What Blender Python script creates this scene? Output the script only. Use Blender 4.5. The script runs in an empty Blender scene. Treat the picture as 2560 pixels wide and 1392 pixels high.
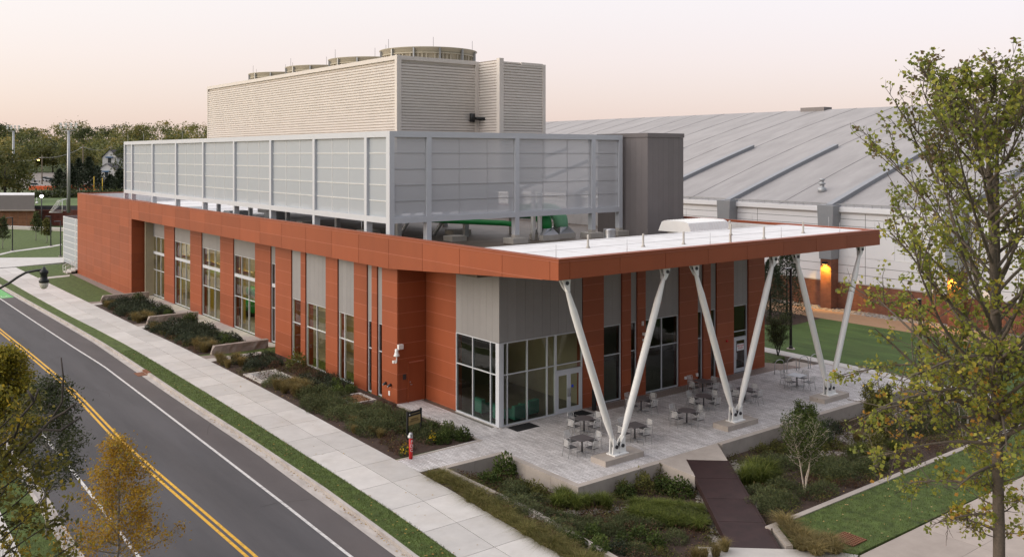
import bpy, math, random
import numpy as np
from mathutils import Vector, Matrix
random.seed(7); RNG = np.random.default_rng(7)
C = bpy.context.scene.collection
# ------------------------------------------------------------------ camera geometry (X along the short front, Y along the street)
F_PX, CX, CY, CAM_H = 2287.0, 1280.0, 387.0, 14.3
RT = (0.7893150, -0.6139884); FW = (0.6139884, 0.7893150)
def ray(px):
    t = (px - CX) / F_PX
    return (FW[0] + RT[0]*t, FW[1] + RT[1]*t)
def G(px, py, z=0.0):
    d = (CAM_H - z) * F_PX / (py - CY); v = ray(px)
    return (v[0]*d, v[1]*d)
def onX(px, X): v = ray(px); return v[1] * X / v[0]
def onY(px, Y): v = ray(px); return v[0] * Y / v[1]
def zX(px, py, X): return CAM_H - (py - CY) * (X / ray(px)[0]) / F_PX
def zY(px, py, Y): return CAM_H - (py - CY) * (Y / ray(px)[1]) / F_PX
def at(px, depth): v = ray(px); return (v[0]*depth, v[1]*depth)
def GP(pts, z=0.0): return [G(a, b, z) for a, b in pts]
# ------------------------------------------------------------------ materials
MATS = {}
def node(nt, t, **k):
    n = nt.nodes.new(t)
    for a, b in k.items(): setattr(n, a, b)
    return n
def ramp_node(nt, stops):
    r = node(nt, 'ShaderNodeValToRGB'); e = r.color_ramp.elements
    while len(e) < len(stops): e.new(0.5)
    for i, (p, c) in enumerate(stops):
        e[i].position = p; e[i].color = (c[0], c[1], c[2], 1)
    return r
def M(name, col, rough=0.6, metal=0.0, var=0.08, scale=2.0, bump=0.0, bscale=40.0, spec=0.4, tint=0.0, rnd=0.0, stretch=(1,1,1), stain=0.0, stain_col=(.03,.025,.02), stain_scale=.5):
    m = bpy.data.materials.new(name); m.use_nodes = True; nt = m.node_tree; L = nt.links
    b = nt.nodes['Principled BSDF']
    b.inputs['Roughness'].default_value = rough; b.inputs['Metallic'].default_value = metal
    b.inputs['Specular IOR Level'].default_value = spec
    geo = node(nt, 'ShaderNodeNewGeometry'); mp = node(nt, 'ShaderNodeMapping')
    mp.inputs['Scale'].default_value = stretch
    L.new(geo.outputs['Position'], mp.inputs['Vector'])
    no = node(nt, 'ShaderNodeTexNoise'); no.inputs['Scale'].default_value = scale; no.inputs['Detail'].default_value = 6
    no.inputs['Roughness'].default_value = 0.65
    L.new(mp.outputs['Vector'], no.inputs['Vector'])
    fac = node(nt, 'ShaderNodeMapRange'); fac.inputs['From Min'].default_value = 0.3; fac.inputs['From Max'].default_value = 0.7
    fac.inputs['To Min'].default_value = 1 - var; fac.inputs['To Max'].default_value = 1 + var
    L.new(no.outputs['Fac'], fac.inputs['Value'])
    val = fac.outputs['Result']
    def mul(a, lo, hi, src):
        r = node(nt, 'ShaderNodeMapRange'); r.inputs['To Min'].default_value = lo; r.inputs['To Max'].default_value = hi
        L.new(src, r.inputs['Value'])
        q = node(nt, 'ShaderNodeMath', operation='MULTIPLY'); L.new(a, q.inputs[0]); L.new(r.outputs['Result'], q.inputs[1])
        return q.outputs[0]
    if tint:
        at_ = node(nt, 'ShaderNodeAttribute', attribute_name='tint'); val = mul(val, 1 - tint, 1 + tint, at_.outputs['Fac'])
    if rnd:
        oi = node(nt, 'ShaderNodeObjectInfo'); val = mul(val, 1 - rnd, 1 + rnd, oi.outputs['Random'])
    vm = node(nt, 'ShaderNodeVectorMath', operation='SCALE'); vm.inputs[0].default_value = col[:3]
    L.new(val, vm.inputs['Scale'])
    out = vm.outputs['Vector']
    if stain:
        n2 = node(nt, 'ShaderNodeTexNoise'); n2.inputs['Scale'].default_value = stain_scale; n2.inputs['Detail'].default_value = 8
        n2.inputs['Roughness'].default_value = 0.7
        L.new(mp.outputs['Vector'], n2.inputs['Vector'])
        r2 = node(nt, 'ShaderNodeMapRange'); r2.inputs['From Min'].default_value = 0.5; r2.inputs['From Max'].default_value = 0.75
        r2.inputs['To Max'].default_value = stain
        L.new(n2.outputs['Fac'], r2.inputs['Value'])
        mx = node(nt, 'ShaderNodeMix', data_type='RGBA'); L.new(r2.outputs['Result'], mx.inputs['Factor'])
        L.new(out, mx.inputs['A']); mx.inputs['B'].default_value = (*stain_col, 1); out = mx.outputs['Result']
    L.new(out, b.inputs['Base Color'])
    if bump:
        n3 = node(nt, 'ShaderNodeTexNoise'); n3.inputs['Scale'].default_value = bscale; n3.inputs['Detail'].default_value = 4
        L.new(geo.outputs['Position'], n3.inputs['Vector'])
        bp = node(nt, 'ShaderNodeBump'); bp.inputs['Strength'].default_value = bump; bp.inputs['Distance'].default_value = 0.02
        L.new(n3.outputs['Fac'], bp.inputs['Height']); L.new(bp.outputs['Normal'], b.inputs['Normal'])
    MATS[name] = m
    return m
def leafmat(name, stops, trans=0.25, rnd=0.25, rough=0.6):
    m = bpy.data.materials.new(name); m.use_nodes = True; nt = m.node_tree; L = nt.links
    b = nt.nodes['Principled BSDF']; b.inputs['Roughness'].default_value = rough; b.inputs['Specular IOR Level'].default_value = 0.25
    a = node(nt, 'ShaderNodeAttribute', attribute_name='tint')
    r = ramp_node(nt, stops); L.new(a.outputs['Fac'], r.inputs['Fac'])
    oi = node(nt, 'ShaderNodeObjectInfo'); mr = node(nt, 'ShaderNodeMapRange')
    mr.inputs['To Min'].default_value = 1 - rnd; mr.inputs['To Max'].default_value = 1 + rnd
    L.new(oi.outputs['Random'], mr.inputs['Value'])
    vm = node(nt, 'ShaderNodeVectorMath', operation='SCALE'); L.new(r.outputs['Color'], vm.inputs[0]); L.new(mr.outputs['Result'], vm.inputs['Scale'])
    L.new(vm.outputs['Vector'], b.inputs['Base Color'])
    t = node(nt, 'ShaderNodeBsdfTranslucent'); L.new(vm.outputs['Vector'], t.inputs['Color'])
    mx = node(nt, 'ShaderNodeMixShader'); mx.inputs['Fac'].default_value = trans
    L.new(b.outputs['BSDF'], mx.inputs[1]); L.new(t.outputs['BSDF'], mx.inputs[2])
    L.new(mx.outputs['Shader'], nt.nodes['Material Output'].inputs['Surface'])
    MATS[name] = m
    return m
def glassmat(name, tintc, f0=0.08):
    m = bpy.data.materials.new(name); m.use_nodes = True; nt = m.node_tree; L = nt.links
    nt.nodes.remove(nt.nodes['Principled BSDF'])
    tr = node(nt, 'ShaderNodeBsdfTransparent'); tr.inputs['Color'].default_value = (*tintc, 1)
    gl = node(nt, 'ShaderNodeBsdfGlossy'); gl.inputs['Roughness'].default_value = 0.015; gl.inputs['Color'].default_value = (.9, .93, .92, 1)
    geo = node(nt, 'ShaderNodeNewGeometry'); n3 = node(nt, 'ShaderNodeTexNoise'); n3.inputs['Scale'].default_value = 0.55; n3.inputs['Detail'].default_value = 1
    L.new(geo.outputs['Position'], n3.inputs['Vector'])
    bp = node(nt, 'ShaderNodeBump'); bp.inputs['Strength'].default_value = 0.5; bp.inputs['Distance'].default_value = 0.012
    L.new(n3.outputs['Fac'], bp.inputs['Height']); L.new(bp.outputs['Normal'], gl.inputs['Normal'])
    fr = node(nt, 'ShaderNodeFresnel'); fr.inputs['IOR'].default_value = 1.55
    mx = node(nt, 'ShaderNodeMixShader'); L.new(fr.outputs['Fac'], mx.inputs['Fac'])
    L.new(tr.outputs['BSDF'], mx.inputs[1]); L.new(gl.outputs['BSDF'], mx.inputs[2])
    L.new(mx.outputs['Shader'], nt.nodes['Material Output'].inputs['Surface'])
    MATS[name] = m
    return m
def emitmat(name, col, s):
    m = bpy.data.materials.new(name); m.use_nodes = True; b = m.node_tree.nodes['Principled BSDF']
    b.inputs['Base Color'].default_value = (*col, 1); b.inputs['Emission Color'].default_value = (*col, 1); b.inputs['Emission Strength'].default_value = s
    MATS[name] = m
    return m
def brickmat(name, c1, c2, mortar, w, h, ms, vecs, rough=0.85, bump=0.3, var=.3, offset=.5):
    """vecs: which world axes feed the pattern's two directions"""
    m = bpy.data.materials.new(name); m.use_nodes = True; nt = m.node_tree; L = nt.links
    b = nt.nodes['Principled BSDF']; b.inputs['Roughness'].default_value = rough; b.inputs['Specular IOR Level'].default_value = 0.25
    geo = node(nt, 'ShaderNodeNewGeometry'); sx = node(nt, 'ShaderNodeSeparateXYZ'); cx = node(nt, 'ShaderNodeCombineXYZ')
    L.new(geo.outputs['Position'], sx.inputs[0])
    if vecs[0] == 'XY':
        ad = node(nt, 'ShaderNodeMath', operation='ADD'); L.new(sx.outputs['X'], ad.inputs[0]); L.new(sx.outputs['Y'], ad.inputs[1]); L.new(ad.outputs[0], cx.inputs['X'])
    else: L.new(sx.outputs[vecs[0]], cx.inputs['X'])
    L.new(sx.outputs[vecs[1]], cx.inputs['Y'])
    br = node(nt, 'ShaderNodeTexBrick', offset=offset); br.inputs['Scale'].default_value = 1.0
    br.inputs['Brick Width'].default_value = w; br.inputs['Row Height'].default_value = h; br.inputs['Mortar Size'].default_value = ms
    br.inputs['Color1'].default_value = (*c1, 1); br.inputs['Color2'].default_value = (*c2, 1); br.inputs['Mortar'].default_value = (*mortar, 1)
    L.new(cx.outputs[0], br.inputs['Vector'])
    no = node(nt, 'ShaderNodeTexNoise'); no.inputs['Scale'].default_value = 1.3; no.inputs['Detail'].default_value = 8; no.inputs['Roughness'].default_value = .7
    L.new(geo.outputs['Position'], no.inputs['Vector'])
    mr = node(nt, 'ShaderNodeMapRange'); mr.inputs['From Min'].default_value = .3; mr.inputs['From Max'].default_value = .7
    mr.inputs['To Min'].default_value = 1 - var; mr.inputs['To Max'].default_value = 1 + var
    L.new(no.outputs['Fac'], mr.inputs['Value'])
    vm = node(nt, 'ShaderNodeVectorMath', operation='SCALE'); L.new(br.outputs['Color'], vm.inputs[0]); L.new(mr.outputs['Result'], vm.inputs['Scale'])
    L.new(vm.outputs['Vector'], b.inputs['Base Color'])
    bp = node(nt, 'ShaderNodeBump', invert=True); bp.inputs['Strength'].default_value = bump; bp.inputs['Distance'].default_value = .01
    L.new(br.outputs['Fac'], bp.inputs['Height']); L.new(bp.outputs['Normal'], b.inputs['Normal'])
    MATS[name] = m
    return m
def perfmat(name, col, open_):
    m = bpy.data.materials.new(name); m.use_nodes = True; nt = m.node_tree; L = nt.links
    b = nt.nodes['Principled BSDF']; b.inputs['Base Color'].default_value = (*col, 1); b.inputs['Roughness'].default_value = .5
    tr = node(nt, 'ShaderNodeBsdfTransparent'); mx = node(nt, 'ShaderNodeMixShader'); mx.inputs['Fac'].default_value = open_
    L.new(b.outputs['BSDF'], mx.inputs[1]); L.new(tr.outputs['BSDF'], mx.inputs[2])
    L.new(mx.outputs['Shader'], nt.nodes['Material Output'].inputs['Surface'])
    MATS[name] = m
    return m
# ------------------------------------------------------------------ mesh builder
class MB:
    def __init__(s): s.v = []; s.f = []; s.m = []; s.t = []; s.smooth = []
    def face(s, pts, m=0, t=.5, sm=False):
        i = len(s.v); s.v += [tuple(p) for p in pts]; s.f.append(tuple(range(i, i + len(pts)))); s.m.append(m); s.t.append(t); s.smooth.append(sm)
        return s
    def addf(s, idx, m=0, t=.5, sm=False):
        s.f.append(tuple(idx)); s.m.append(m); s.t.append(t); s.smooth.append(sm)
    def box(s, x0, x1, y0, y1, z0, z1, m=0, t=.5):
        if x1 < x0: x0, x1 = x1, x0
        if y1 < y0: y0, y1 = y1, y0
        if z1 < z0: z0, z1 = z1, z0
        i = len(s.v)
        s.v += [(x0,y0,z0),(x1,y0,z0),(x1,y1,z0),(x0,y1,z0),(x0,y0,z1),(x1,y0,z1),(x1,y1,z1),(x0,y1,z1)]
        for q in ((3,2,1,0),(4,5,6,7),(0,1,5,4),(1,2,6,5),(2,3,7,6),(3,0,4,7)): s.addf([i + k for k in q], m, t)
        return s
    def obox(s, c, ux, uy, hx, hy, z0, z1, m=0, t=.5):
        """box with horizontal axes ux, uy (unit 2-vectors) and half sizes"""
        p = [(c[0] + a*hx*ux[0] + b*hy*uy[0], c[1] + a*hx*ux[1] + b*hy*uy[1]) for a, b in ((-1,-1),(1,-1),(1,1),(-1,1))]
        return s.prism(p, z0, z1, m, t)
    def prism(s, poly, z0, z1, m=0, t=.5, mside=None):
        a = sum(poly[k][0]*poly[(k+1) % len(poly)][1] - poly[(k+1) % len(poly)][0]*poly[k][1] for k in range(len(poly)))
        if a < 0: poly = poly[::-1]
        n = len(poly); i = len(s.v)
        s.v += [(p[0], p[1], z0) for p in poly] + [(p[0], p[1], z1) for p in poly]
        s.addf(range(i + n, i + 2*n), m, t); s.addf(range(i + n - 1, i - 1, -1), m, t)
        for k in range(n):
            j = (k + 1) % n
            s.addf((i + k, i + j, i + n + j, i + n + k), m if mside is None else mside, t)
        return s
    def xprism(s, poly, x0, x1, m=0, t=.5):
        """polygon in (y, z), extruded along x"""
        n = len(poly); i = len(s.v)
        s.v += [(x0, p[0], p[1]) for p in poly] + [(x1, p[0], p[1]) for p in poly]
        s.addf(range(i, i + n), m, t); s.addf(range(i + 2*n - 1, i + n - 1, -1), m, t)
        for k in range(n):
            j = (k + 1) % n
            s.addf((i + k, i + n + k, i + n + j, i + j), m, t)
        return s
    def yprism(s, poly, y0, y1, m=0, t=.5):
        """polygon in (x, z), extruded along y"""
        n = len(poly); i = len(s.v)
        s.v += [(p[0], y0, p[1]) for p in poly] + [(p[0], y1, p[1]) for p in poly]
        s.addf(range(i, i + n), m, t); s.addf(range(i + 2*n - 1, i + n - 1, -1), m, t)
        for k in range(n):
            j = (k + 1) % n
            s.addf((i + k, i + n + k, i + n + j, i + j), m, t)
        return s
    def tube(s, pts, rad, n=8, m=0, t=.5, cap=True, sm=True):
        pts = [Vector(p) for p in pts]
        if not hasattr(rad, '__len__'): rad = [rad] * len(pts)
        rings = []; up = None
        for k, p in enumerate(pts):
            d = (pts[min(k + 1, len(pts) - 1)] - pts[max(k - 1, 0)])
            if d.length < 1e-9: d = Vector((0, 0, 1))
            d.normalize()
            if up is None: up = d.orthogonal().normalized()
            else:
                up = up - d * up.dot(d)
                up = up.normalized() if up.length > 1e-6 else d.orthogonal().normalized()
            w = d.cross(up); i = len(s.v)
            for a in range(n):
                q = 2 * math.pi * a / n
                s.v.append(tuple(p + (up * math.cos(q) + w * math.sin(q)) * rad[k]))
            rings.append(i)
        for k in range(len(rings) - 1):
            for a in range(n):
                b = (a + 1) % n
                s.addf((rings[k] + a, rings[k] + b, rings[k+1] + b, rings[k+1] + a), m, t, sm)
        if cap:
            s.addf([rings[0] + a for a in range(n - 1, -1, -1)], m, t); s.addf([rings[-1] + a for a in range(n)], m, t)
        return s
    def lathe(s, c, prof, n=24, m=0, t=.5, sm=True):
        """prof: (radius, z) from bottom to top around the vertical through c"""
        rings = []
        for r, z in prof:
            rings.append(len(s.v))
            for a in range(n):
                q = 2 * math.pi * a / n
                s.v.append((c[0] + r*math.cos(q), c[1] + r*math.sin(q), c[2] + z))
        for k in range(len(rings) - 1):
            for a in range(n):
                b = (a + 1) % n
                s.addf((rings[k] + a, rings[k] + b, rings[k+1] + b, rings[k+1] + a), m, t, sm)
        s.addf([rings[-1] + a for a in range(n)], m, t); s.addf([rings[0] + a for a in range(n - 1, -1, -1)], m, t)
        return s
    def mesh(s, name, mats, off=(0,0,0)):
        me = bpy.data.meshes.new(name)
        o = Vector(off)
        me.from_pydata([tuple(Vector(p) - o) for p in s.v], [], s.f)
        for m in (mats if isinstance(mats, (list, tuple)) else [mats]): me.materials.append(MATS[m] if isinstance(m, str) else m)
        me.polygons.foreach_set('material_index', s.m); me.polygons.foreach_set('use_smooth', s.smooth)
        a = me.attributes.new('tint', 'FLOAT', 'FACE'); a.data.foreach_set('value', s.t)
        me.update()
        return me
ROOT = {}
def props(o, label=None, cat=None, group=None, kind=None):
    if label: o['label'] = label
    if cat: o['category'] = cat
    if group: o['group'] = group
    if kind: o['kind'] = kind
    return o
def obj(name, mb, mats, parent=None, label=None, cat=None, group=None, kind=None, loc=None):
    """link a builder as ONE mesh object; vertices are world positions, or local ones when loc is given"""
    if parent is not None:
        root = ROOT[parent.name]; me = mb.mesh(name, mats, root) if isinstance(mb, MB) else mb
        o = bpy.data.objects.new(name, me); C.objects.link(o); o.parent = parent; ROOT[o.name] = root
    else:
        me = mb.mesh(name, mats) if isinstance(mb, MB) else mb
        o = bpy.data.objects.new(name, me); C.objects.link(o)
        if loc is not None: o.location = loc
        ROOT[o.name] = (0, 0, 0)
    return props(o, label, cat, group, kind)
def thing(name, loc, label, cat, group=None, local=False):
    o = bpy.data.objects.new(name, None); C.objects.link(o); o.location = loc; o.empty_display_size = .3
    ROOT[o.name] = (0, 0, 0) if local else tuple(loc)
    return props(o, label, cat, group)
def struct(name, mb, mats): return obj(name, mb, mats, kind='structure')
def copy_tree(o, parent=None):
    c = o.copy(); C.objects.link(c)
    ROOT[c.name] = ROOT[o.name]
    if parent is not None: c.parent = parent
    for ch in list(o.children): copy_tree(ch, c)
    return c
def place(proto, used, loc, rz=0.0, sc=1.0, label=None, cat=None, group=None):
    """first call moves the prototype itself, later ones copy the whole thing"""
    o = proto if proto.name not in used else copy_tree(proto)
    used.add(proto.name); o.location = loc; o.rotation_euler = (0, 0, rz); o.scale = (sc,)*3 if not hasattr(sc, '__len__') else sc
    return props(o, label, cat, group)
USED = set()
def text_mesh(name, body, size, mat, extrude=.002):
    cu = bpy.data.curves.new(name, 'FONT'); cu.body = body; cu.size = size; cu.extrude = extrude; cu.align_x = 'CENTER'; cu.align_y = 'CENTER'
    tmp = bpy.data.objects.new(name, cu); C.objects.link(tmp)
    bpy.context.view_layer.update()
    me = bpy.data.meshes.new_from_object(tmp.evaluated_get(bpy.context.evaluated_depsgraph_get()))
    bpy.data.objects.remove(tmp); bpy.data.curves.remove(cu)
    me.name = name; me.materials.clear(); me.materials.append(MATS[mat])
    return me
def text(name, body, size, mat, parent, loc, rot):
    me = text_mesh(name, body, size, mat)
    o = bpy.data.objects.new(name, me); C.objects.link(o); o.parent = parent
    r = ROOT[parent.name]; o.location = Vector(loc) - Vector(r); o.rotation_euler = rot; ROOT[o.name] = r
    return o
def interp(tab, y):
    if y <= tab[0][0]: return tab[0][1]
    for (a, b), (c, d) in zip(tab, tab[1:]):
        if y <= c: return b + (d - b) * (y - a) / (c - a)
    return tab[-1][1]
# ------------------------------------------------------------------ materials of this place
M('red_panel', (.305,.076,.029), .5, var=.07, scale=.6, tint=.11, spec=.35, stretch=(1,1,.25), stain=.22, stain_col=(.20,.05,.025), stain_scale=.9)
M('red_dark', (.27,.06,.03), .5, var=.05, scale=.6, tint=.07)
M('seam_highlight_trim', (.46,.15,.09), .5, var=.03)  # pale red: bevel-edge highlight along the joints, put into the colour
M('grey_panel', (.275,.266,.266), .55, var=.04, scale=1.2, tint=.05)
M('dark_grey_panel', (.20,.18,.18), .5, var=.05, scale=.8, tint=.05)
M('aluminium', (.50,.50,.52), .45, metal=.15, var=.03)
M('frame_grey', (.58,.60,.64), .5, var=.03, scale=.7)
M('white_paint', (.83,.83,.82), .4, var=.03)
M('roof_white', (.72,.71,.71), .8, var=.07, scale=.9, stain=.35, stain_col=(.42,.38,.36), stain_scale=.8, bump=.1, bscale=8)
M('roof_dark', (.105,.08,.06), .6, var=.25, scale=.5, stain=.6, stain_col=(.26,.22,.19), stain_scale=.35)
M('concrete', (.42,.37,.33), .85, var=.12, scale=1.2, bump=.15, bscale=60, stain=.4, stain_col=(.25,.21,.18), stain_scale=.7)
M('concrete_light', (.50,.47,.44), .85, var=.08, scale=1.5, bump=.1, bscale=60, stain=.2, stain_col=(.33,.3,.27), stain_scale=.5)
M('plinth', (.47,.44,.40), .85, var=.08, scale=2)
M('beige_siding', (.72,.665,.62), .6, var=.04, scale=.7)
M('beige_trim', (.72,.66,.61), .55, var=.03)
M('fan_beige', (.42,.38,.29), .6, var=.05)
M('black_paint', (.015,.016,.018), .4, var=.1)
M('black_mat', (.012,.012,.014), .9, var=.2, scale=20)
M('dark_steel', (.05,.05,.055), .45, metal=.3, var=.1)
M('steel', (.42,.42,.43), .3, metal=.7, var=.06)
M('galvanised', (.40,.41,.42), .4, metal=.5, var=.1)
M('green_pipe', (.008,.21,.045), .4, var=.05)
M('pale_green', (.22,.52,.32), .4, var=.05)
M('teal_fabric', (.07,.27,.21), .85, var=.05)
M('interior_floor', (.13,.12,.10), .35, var=.1)
M('interior_yellow', (.42,.34,.15), .7, var=.08)
M('interior_wall', (.42,.37,.27), .8, var=.05)
M('interior_dark', (.06,.06,.055), .8, var=.1)
M('yellow_steel', (.62,.47,.10), .5, var=.05)
M('blue_machine', (.03,.12,.26), .45, var=.05)
M('stone_block', (.30,.25,.22), .9, var=.2, scale=2.5, bump=.8, bscale=6)
M('corten', (.032,.014,.014), .6, var=.3, scale=2, stain=.45, stain_col=(.06,.035,.032), stain_scale=.6)
M('rust', (.20,.08,.04), .8, var=.25, scale=8)
M('red_post', (.55,.02,.02), .4, var=.05)
M('gold_sign', (.42,.30,.13), .45, var=.04)
M('letter_dark', (.06,.04,.02), .6); M('letter_white', (.8,.8,.8), .6); M('letter_red', (.6,.05,.06), .6)
M('paper_white', (.78,.76,.76), .7)
M('blue_button', (.02,.06,.6), .4)
M('arena_white', (.80,.80,.83), .6, var=.03, scale=.3)
M('arena_grey', (.27,.28,.30), .55, var=.05)
M('arena_roof', (.325,.308,.305), .75, var=.13, scale=.5, stretch=(.10,1,1), stain=.5, stain_col=(.46,.44,.435), stain_scale=.3)
M('arena_seam', (.22,.21,.21), .7); M('seam_dark', (.10,.10,.105), .7)
M('wood_pole', (.20,.16,.12), .9, var=.2)
M('yellow_paint', (.75,.50,.04), .5)
M('orange_fence', (.75,.13,.04), .7, var=.1)
M('house_white', (.65,.65,.64), .8); M('house_roof', (.06,.055,.06), .85, var=.15)
M('car_white', (.7,.7,.7), .25); M('car_dark', (.03,.03,.035), .25); M('car_red', (.5,.02,.02), .3); M('car_silver', (.45,.45,.47), .25, metal=.3)
M('tyre', (.02,.02,.02), .8); M('car_glass', (.03,.04,.05), .1)
M('bark', (.13,.105,.085), .9, var=.3, scale=14, bump=.6, bscale=25)
M('bark_grey', (.27,.25,.23), .9, var=.3, scale=14, bump=.4, bscale=30)
M('birch_bark', (.55,.47,.40), .8, var=.25, scale=18)
M('bark_dark', (.055,.045,.04), .9, var=.3, scale=10)
M('netting', (.75,.75,.75), .7)
brickmat('brick', (.25,.085,.045), (.17,.052,.03), (.25,.17,.13), .30, .10, .013, ('XY','Z'))
brickmat('brick_far', (.17,.05,.035), (.12,.035,.026), (.16,.09,.07), .5, .2, .02, ('XY','Z'))
brickmat('paver', (.68,.66,.66), (.50,.475,.47), (.20,.175,.165), .62, .11, .010, ('Y','X'), var=.22)
glassmat('glass', (.60,.62,.58)); glassmat('glass_clear', (.66,.72,.68))
perfmat('perforated', (.60,.61,.64), .17); perfmat('perforated_grazing', (.40,.435,.475), .06)  # one mesh, two copies; grazing-angle opacity and tone put into the street one
emitmat('lamp_glow', (1.0, .82, .95), 6.0); emitmat('lamp_warm', (1.0, .5, .12), 8.0); emitmat('ceiling_lamp', (1.0, .85, .5), 6.0)
M('lamp_glass', (.62,.58,.52), .2)
# grounds
M('asphalt', (.074,.070,.074), .8, var=.24, scale=.55, bump=.3, bscale=70, stain=.6, stain_col=(.098,.088,.088), stain_scale=.4, stretch=(1,.12,1))
M('line_white', (.62,.60,.58), .7, var=.2, scale=9, stain=.75, stain_col=(.12,.11,.11), stain_scale=5); M('line_yellow', (.72,.40,.035), .7, var=.2, scale=9, stain=.6, stain_col=(.13,.09,.06), stain_scale=5); M('bike_green', (.14,.42,.13), .7, var=.1)
M('walk_concrete', (.55,.525,.50), .85, var=.08, scale=1.1, bump=.08, bscale=80, tint=.11, stain=.4, stain_col=(.40,.35,.29), stain_scale=.45)
M('gutter_concrete', (.46,.42,.39), .85, var=.15, scale=2, stain=.55, stain_col=(.16,.12,.10), stain_scale=1.2, stretch=(2,.5,1))
M('joint_dark', (.06,.055,.05), .9)
M('lawn', (.074,.108,.024), .9, var=.5, scale=2.2, bump=.9, bscale=30, stain=.35, stain_col=(.085,.10,.03), stain_scale=.45)
M('lawn_deep', (.060,.102,.021), .9, var=.4, scale=.7, bump=.9, bscale=30, stretch=(1.0,.25,1), stain=.4, stain_col=(.075,.10,.026), stain_scale=.5)
M('field', (.10,.15,.045), .9, var=.15, scale=.08)
M('mulch', (.055,.034,.026), .95, var=.45, scale=5, bump=1.0, bscale=26, stain=.4, stain_col=(.10,.065,.045), stain_scale=3)
M('gravel', (.26,.21,.185), .9, var=.35, scale=11, bump=1.0, bscale=30)
M('river_stone', (.36,.32,.29), .85, var=.2, scale=3, rnd=.3, tint=.4)
M('tan_path', (.36,.22,.13), .9, var=.12, scale=2, bump=.2, bscale=60)
M('plaza', (.40,.34,.30), .85, var=.10, scale=1.2, bump=.15, bscale=120, tint=.06)
M('far_ground', (.07,.09,.03), .95, var=.3, scale=.05)
# foliage
leafmat('leaf_tulip', [(0,(.18,.13,.07)),(.12,(.14,.17,.04)),(.5,(.27,.295,.055)),(.82,(.40,.38,.07)),(.95,(.50,.38,.06)),(1,(.45,.24,.05))], .5, rough=.5)
leafmat('leaf_dark', [(0,(.035,.05,.02)),(.5,(.072,.092,.034)),(1,(.13,.14,.048))], .35)
leafmat('leaf_green', [(0,(.03,.055,.014)),(.5,(.075,.11,.026)),(1,(.14,.165,.04))], .3)
leafmat('leaf_orange', [(0,(.20,.12,.02)),(.4,(.42,.24,.03)),(.75,(.54,.36,.045)),(1,(.30,.28,.05))], .5)
leafmat('leaf_yellow', [(0,(.12,.12,.02)),(.5,(.28,.25,.03)),(.85,(.40,.31,.03)),(1,(.48,.36,.04))], .45)
leafmat('leaf_olive', [(0,(.05,.052,.018)),(.5,(.115,.118,.032)),(1,(.20,.18,.045))], .3)
leafmat('needle', [(0,(.022,.031,.018)),(.6,(.05,.066,.036)),(1,(.095,.10,.05))], .12)
leafmat('juniper', [(0,(.045,.055,.024)),(.5,(.10,.12,.05)),(.85,(.16,.175,.07)),(1,(.22,.16,.075))], .25)
leafmat('grass_tan', [(0,(.10,.085,.03)),(.5,(.22,.175,.065)),(1,(.36,.27,.12))], .3)
leafmat('grass_bright', [(0,(.05,.075,.018)),(.5,(.135,.17,.034)),(1,(.26,.28,.07))], .35)
leafmat('lawn_blade', [(0,(.045,.07,.015)),(.6,(.085,.12,.025)),(1,(.17,.17,.05))], .35)
leafmat('grass_strip', [(0,(.07,.07,.02)),(.5,(.15,.145,.04)),(.85,(.24,.20,.07)),(1,(.34,.25,.11))], .3)
leafmat('dry_brown', [(0,(.06,.032,.02)),(.6,(.13,.07,.04)),(1,(.22,.14,.08))], .2)
leafmat('fallen', [(0,(.25,.12,.04)),(.5,(.45,.28,.05)),(1,(.5,.35,.18))], .1)
leafmat('wood_autumn', [(0,(.06,.07,.03)),(.35,(.115,.13,.045)),(.7,(.19,.185,.055)),(1,(.27,.21,.06))], .3)
leafmat('flower', [(0,(.5,.33,.01)),(1,(.7,.5,.02))], .2)
# ------------------------------------------------------------------ ground, road, pavements
T_SWR = [(5,21.0),(24.5,21.44),(29.2,21.68),(33,21.98),(40,22.1),(50,22.35),(57,22.45),(70,22.4),(82,22.15),(95,22.05),(118,21.8),(132,21.6)]
T_SWL = [(5,18.1),(26.9,18.45),(31,18.75),(36.7,18.92),(45,19.12),(53,19.28),(64,19.36),(72,19.38),(80,19.2),(88,18.92),(101.6,18.7),(122,18.5),(160,18.2)]
T_KB = [(5,17.0),(27.7,17.4),(31,17.6),(36,17.83),(45,17.97),(54,18.0),(67,18.22),(74,18.25),(84,18.1),(98,17.75),(114.7,17.44),(160,17.0)]
T_GE = [(5,16.5),(28.7,16.91),(32,17.05),(37.7,17.23),(43,17.42),(48,17.46),(57,17.54),(65,17.66),(75.6,17.8),(89,17.56),(101.6,17.26),(112,17.09),(160,16.6)]
T_WL = [(5,15.3),(29.5,15.64),(36,15.82),(44,15.98),(55.7,16.2),(66.7,16.38),(74.5,16.2),(89.5,16.0),(104,15.85),(160,15.4)]
T_YL = [(5,12.6),(31.6,12.86),(47,12.72),(58,13.1),(63.9,13.21),(73.5,13.15),(85.5,12.99),(160,12.5)]
T_LL = [(5,9.3),(34.2,9.6),(40,9.74),(46.7,9.85),(60.8,9.89),(80,9.9),(160,9.5)]
T_LG = [(5,7.8),(38,8.1),(42,8.25),(60,8.35),(160,8.0)]
T_LB = [(5,7.3),(35.6,7.5),(42.7,7.65),(60,7.75),(160,7.4)]
T_LW = [(5,6.1),(36,6.38),(41,6.5),(60,6.6),(160,6.3)]
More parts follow.
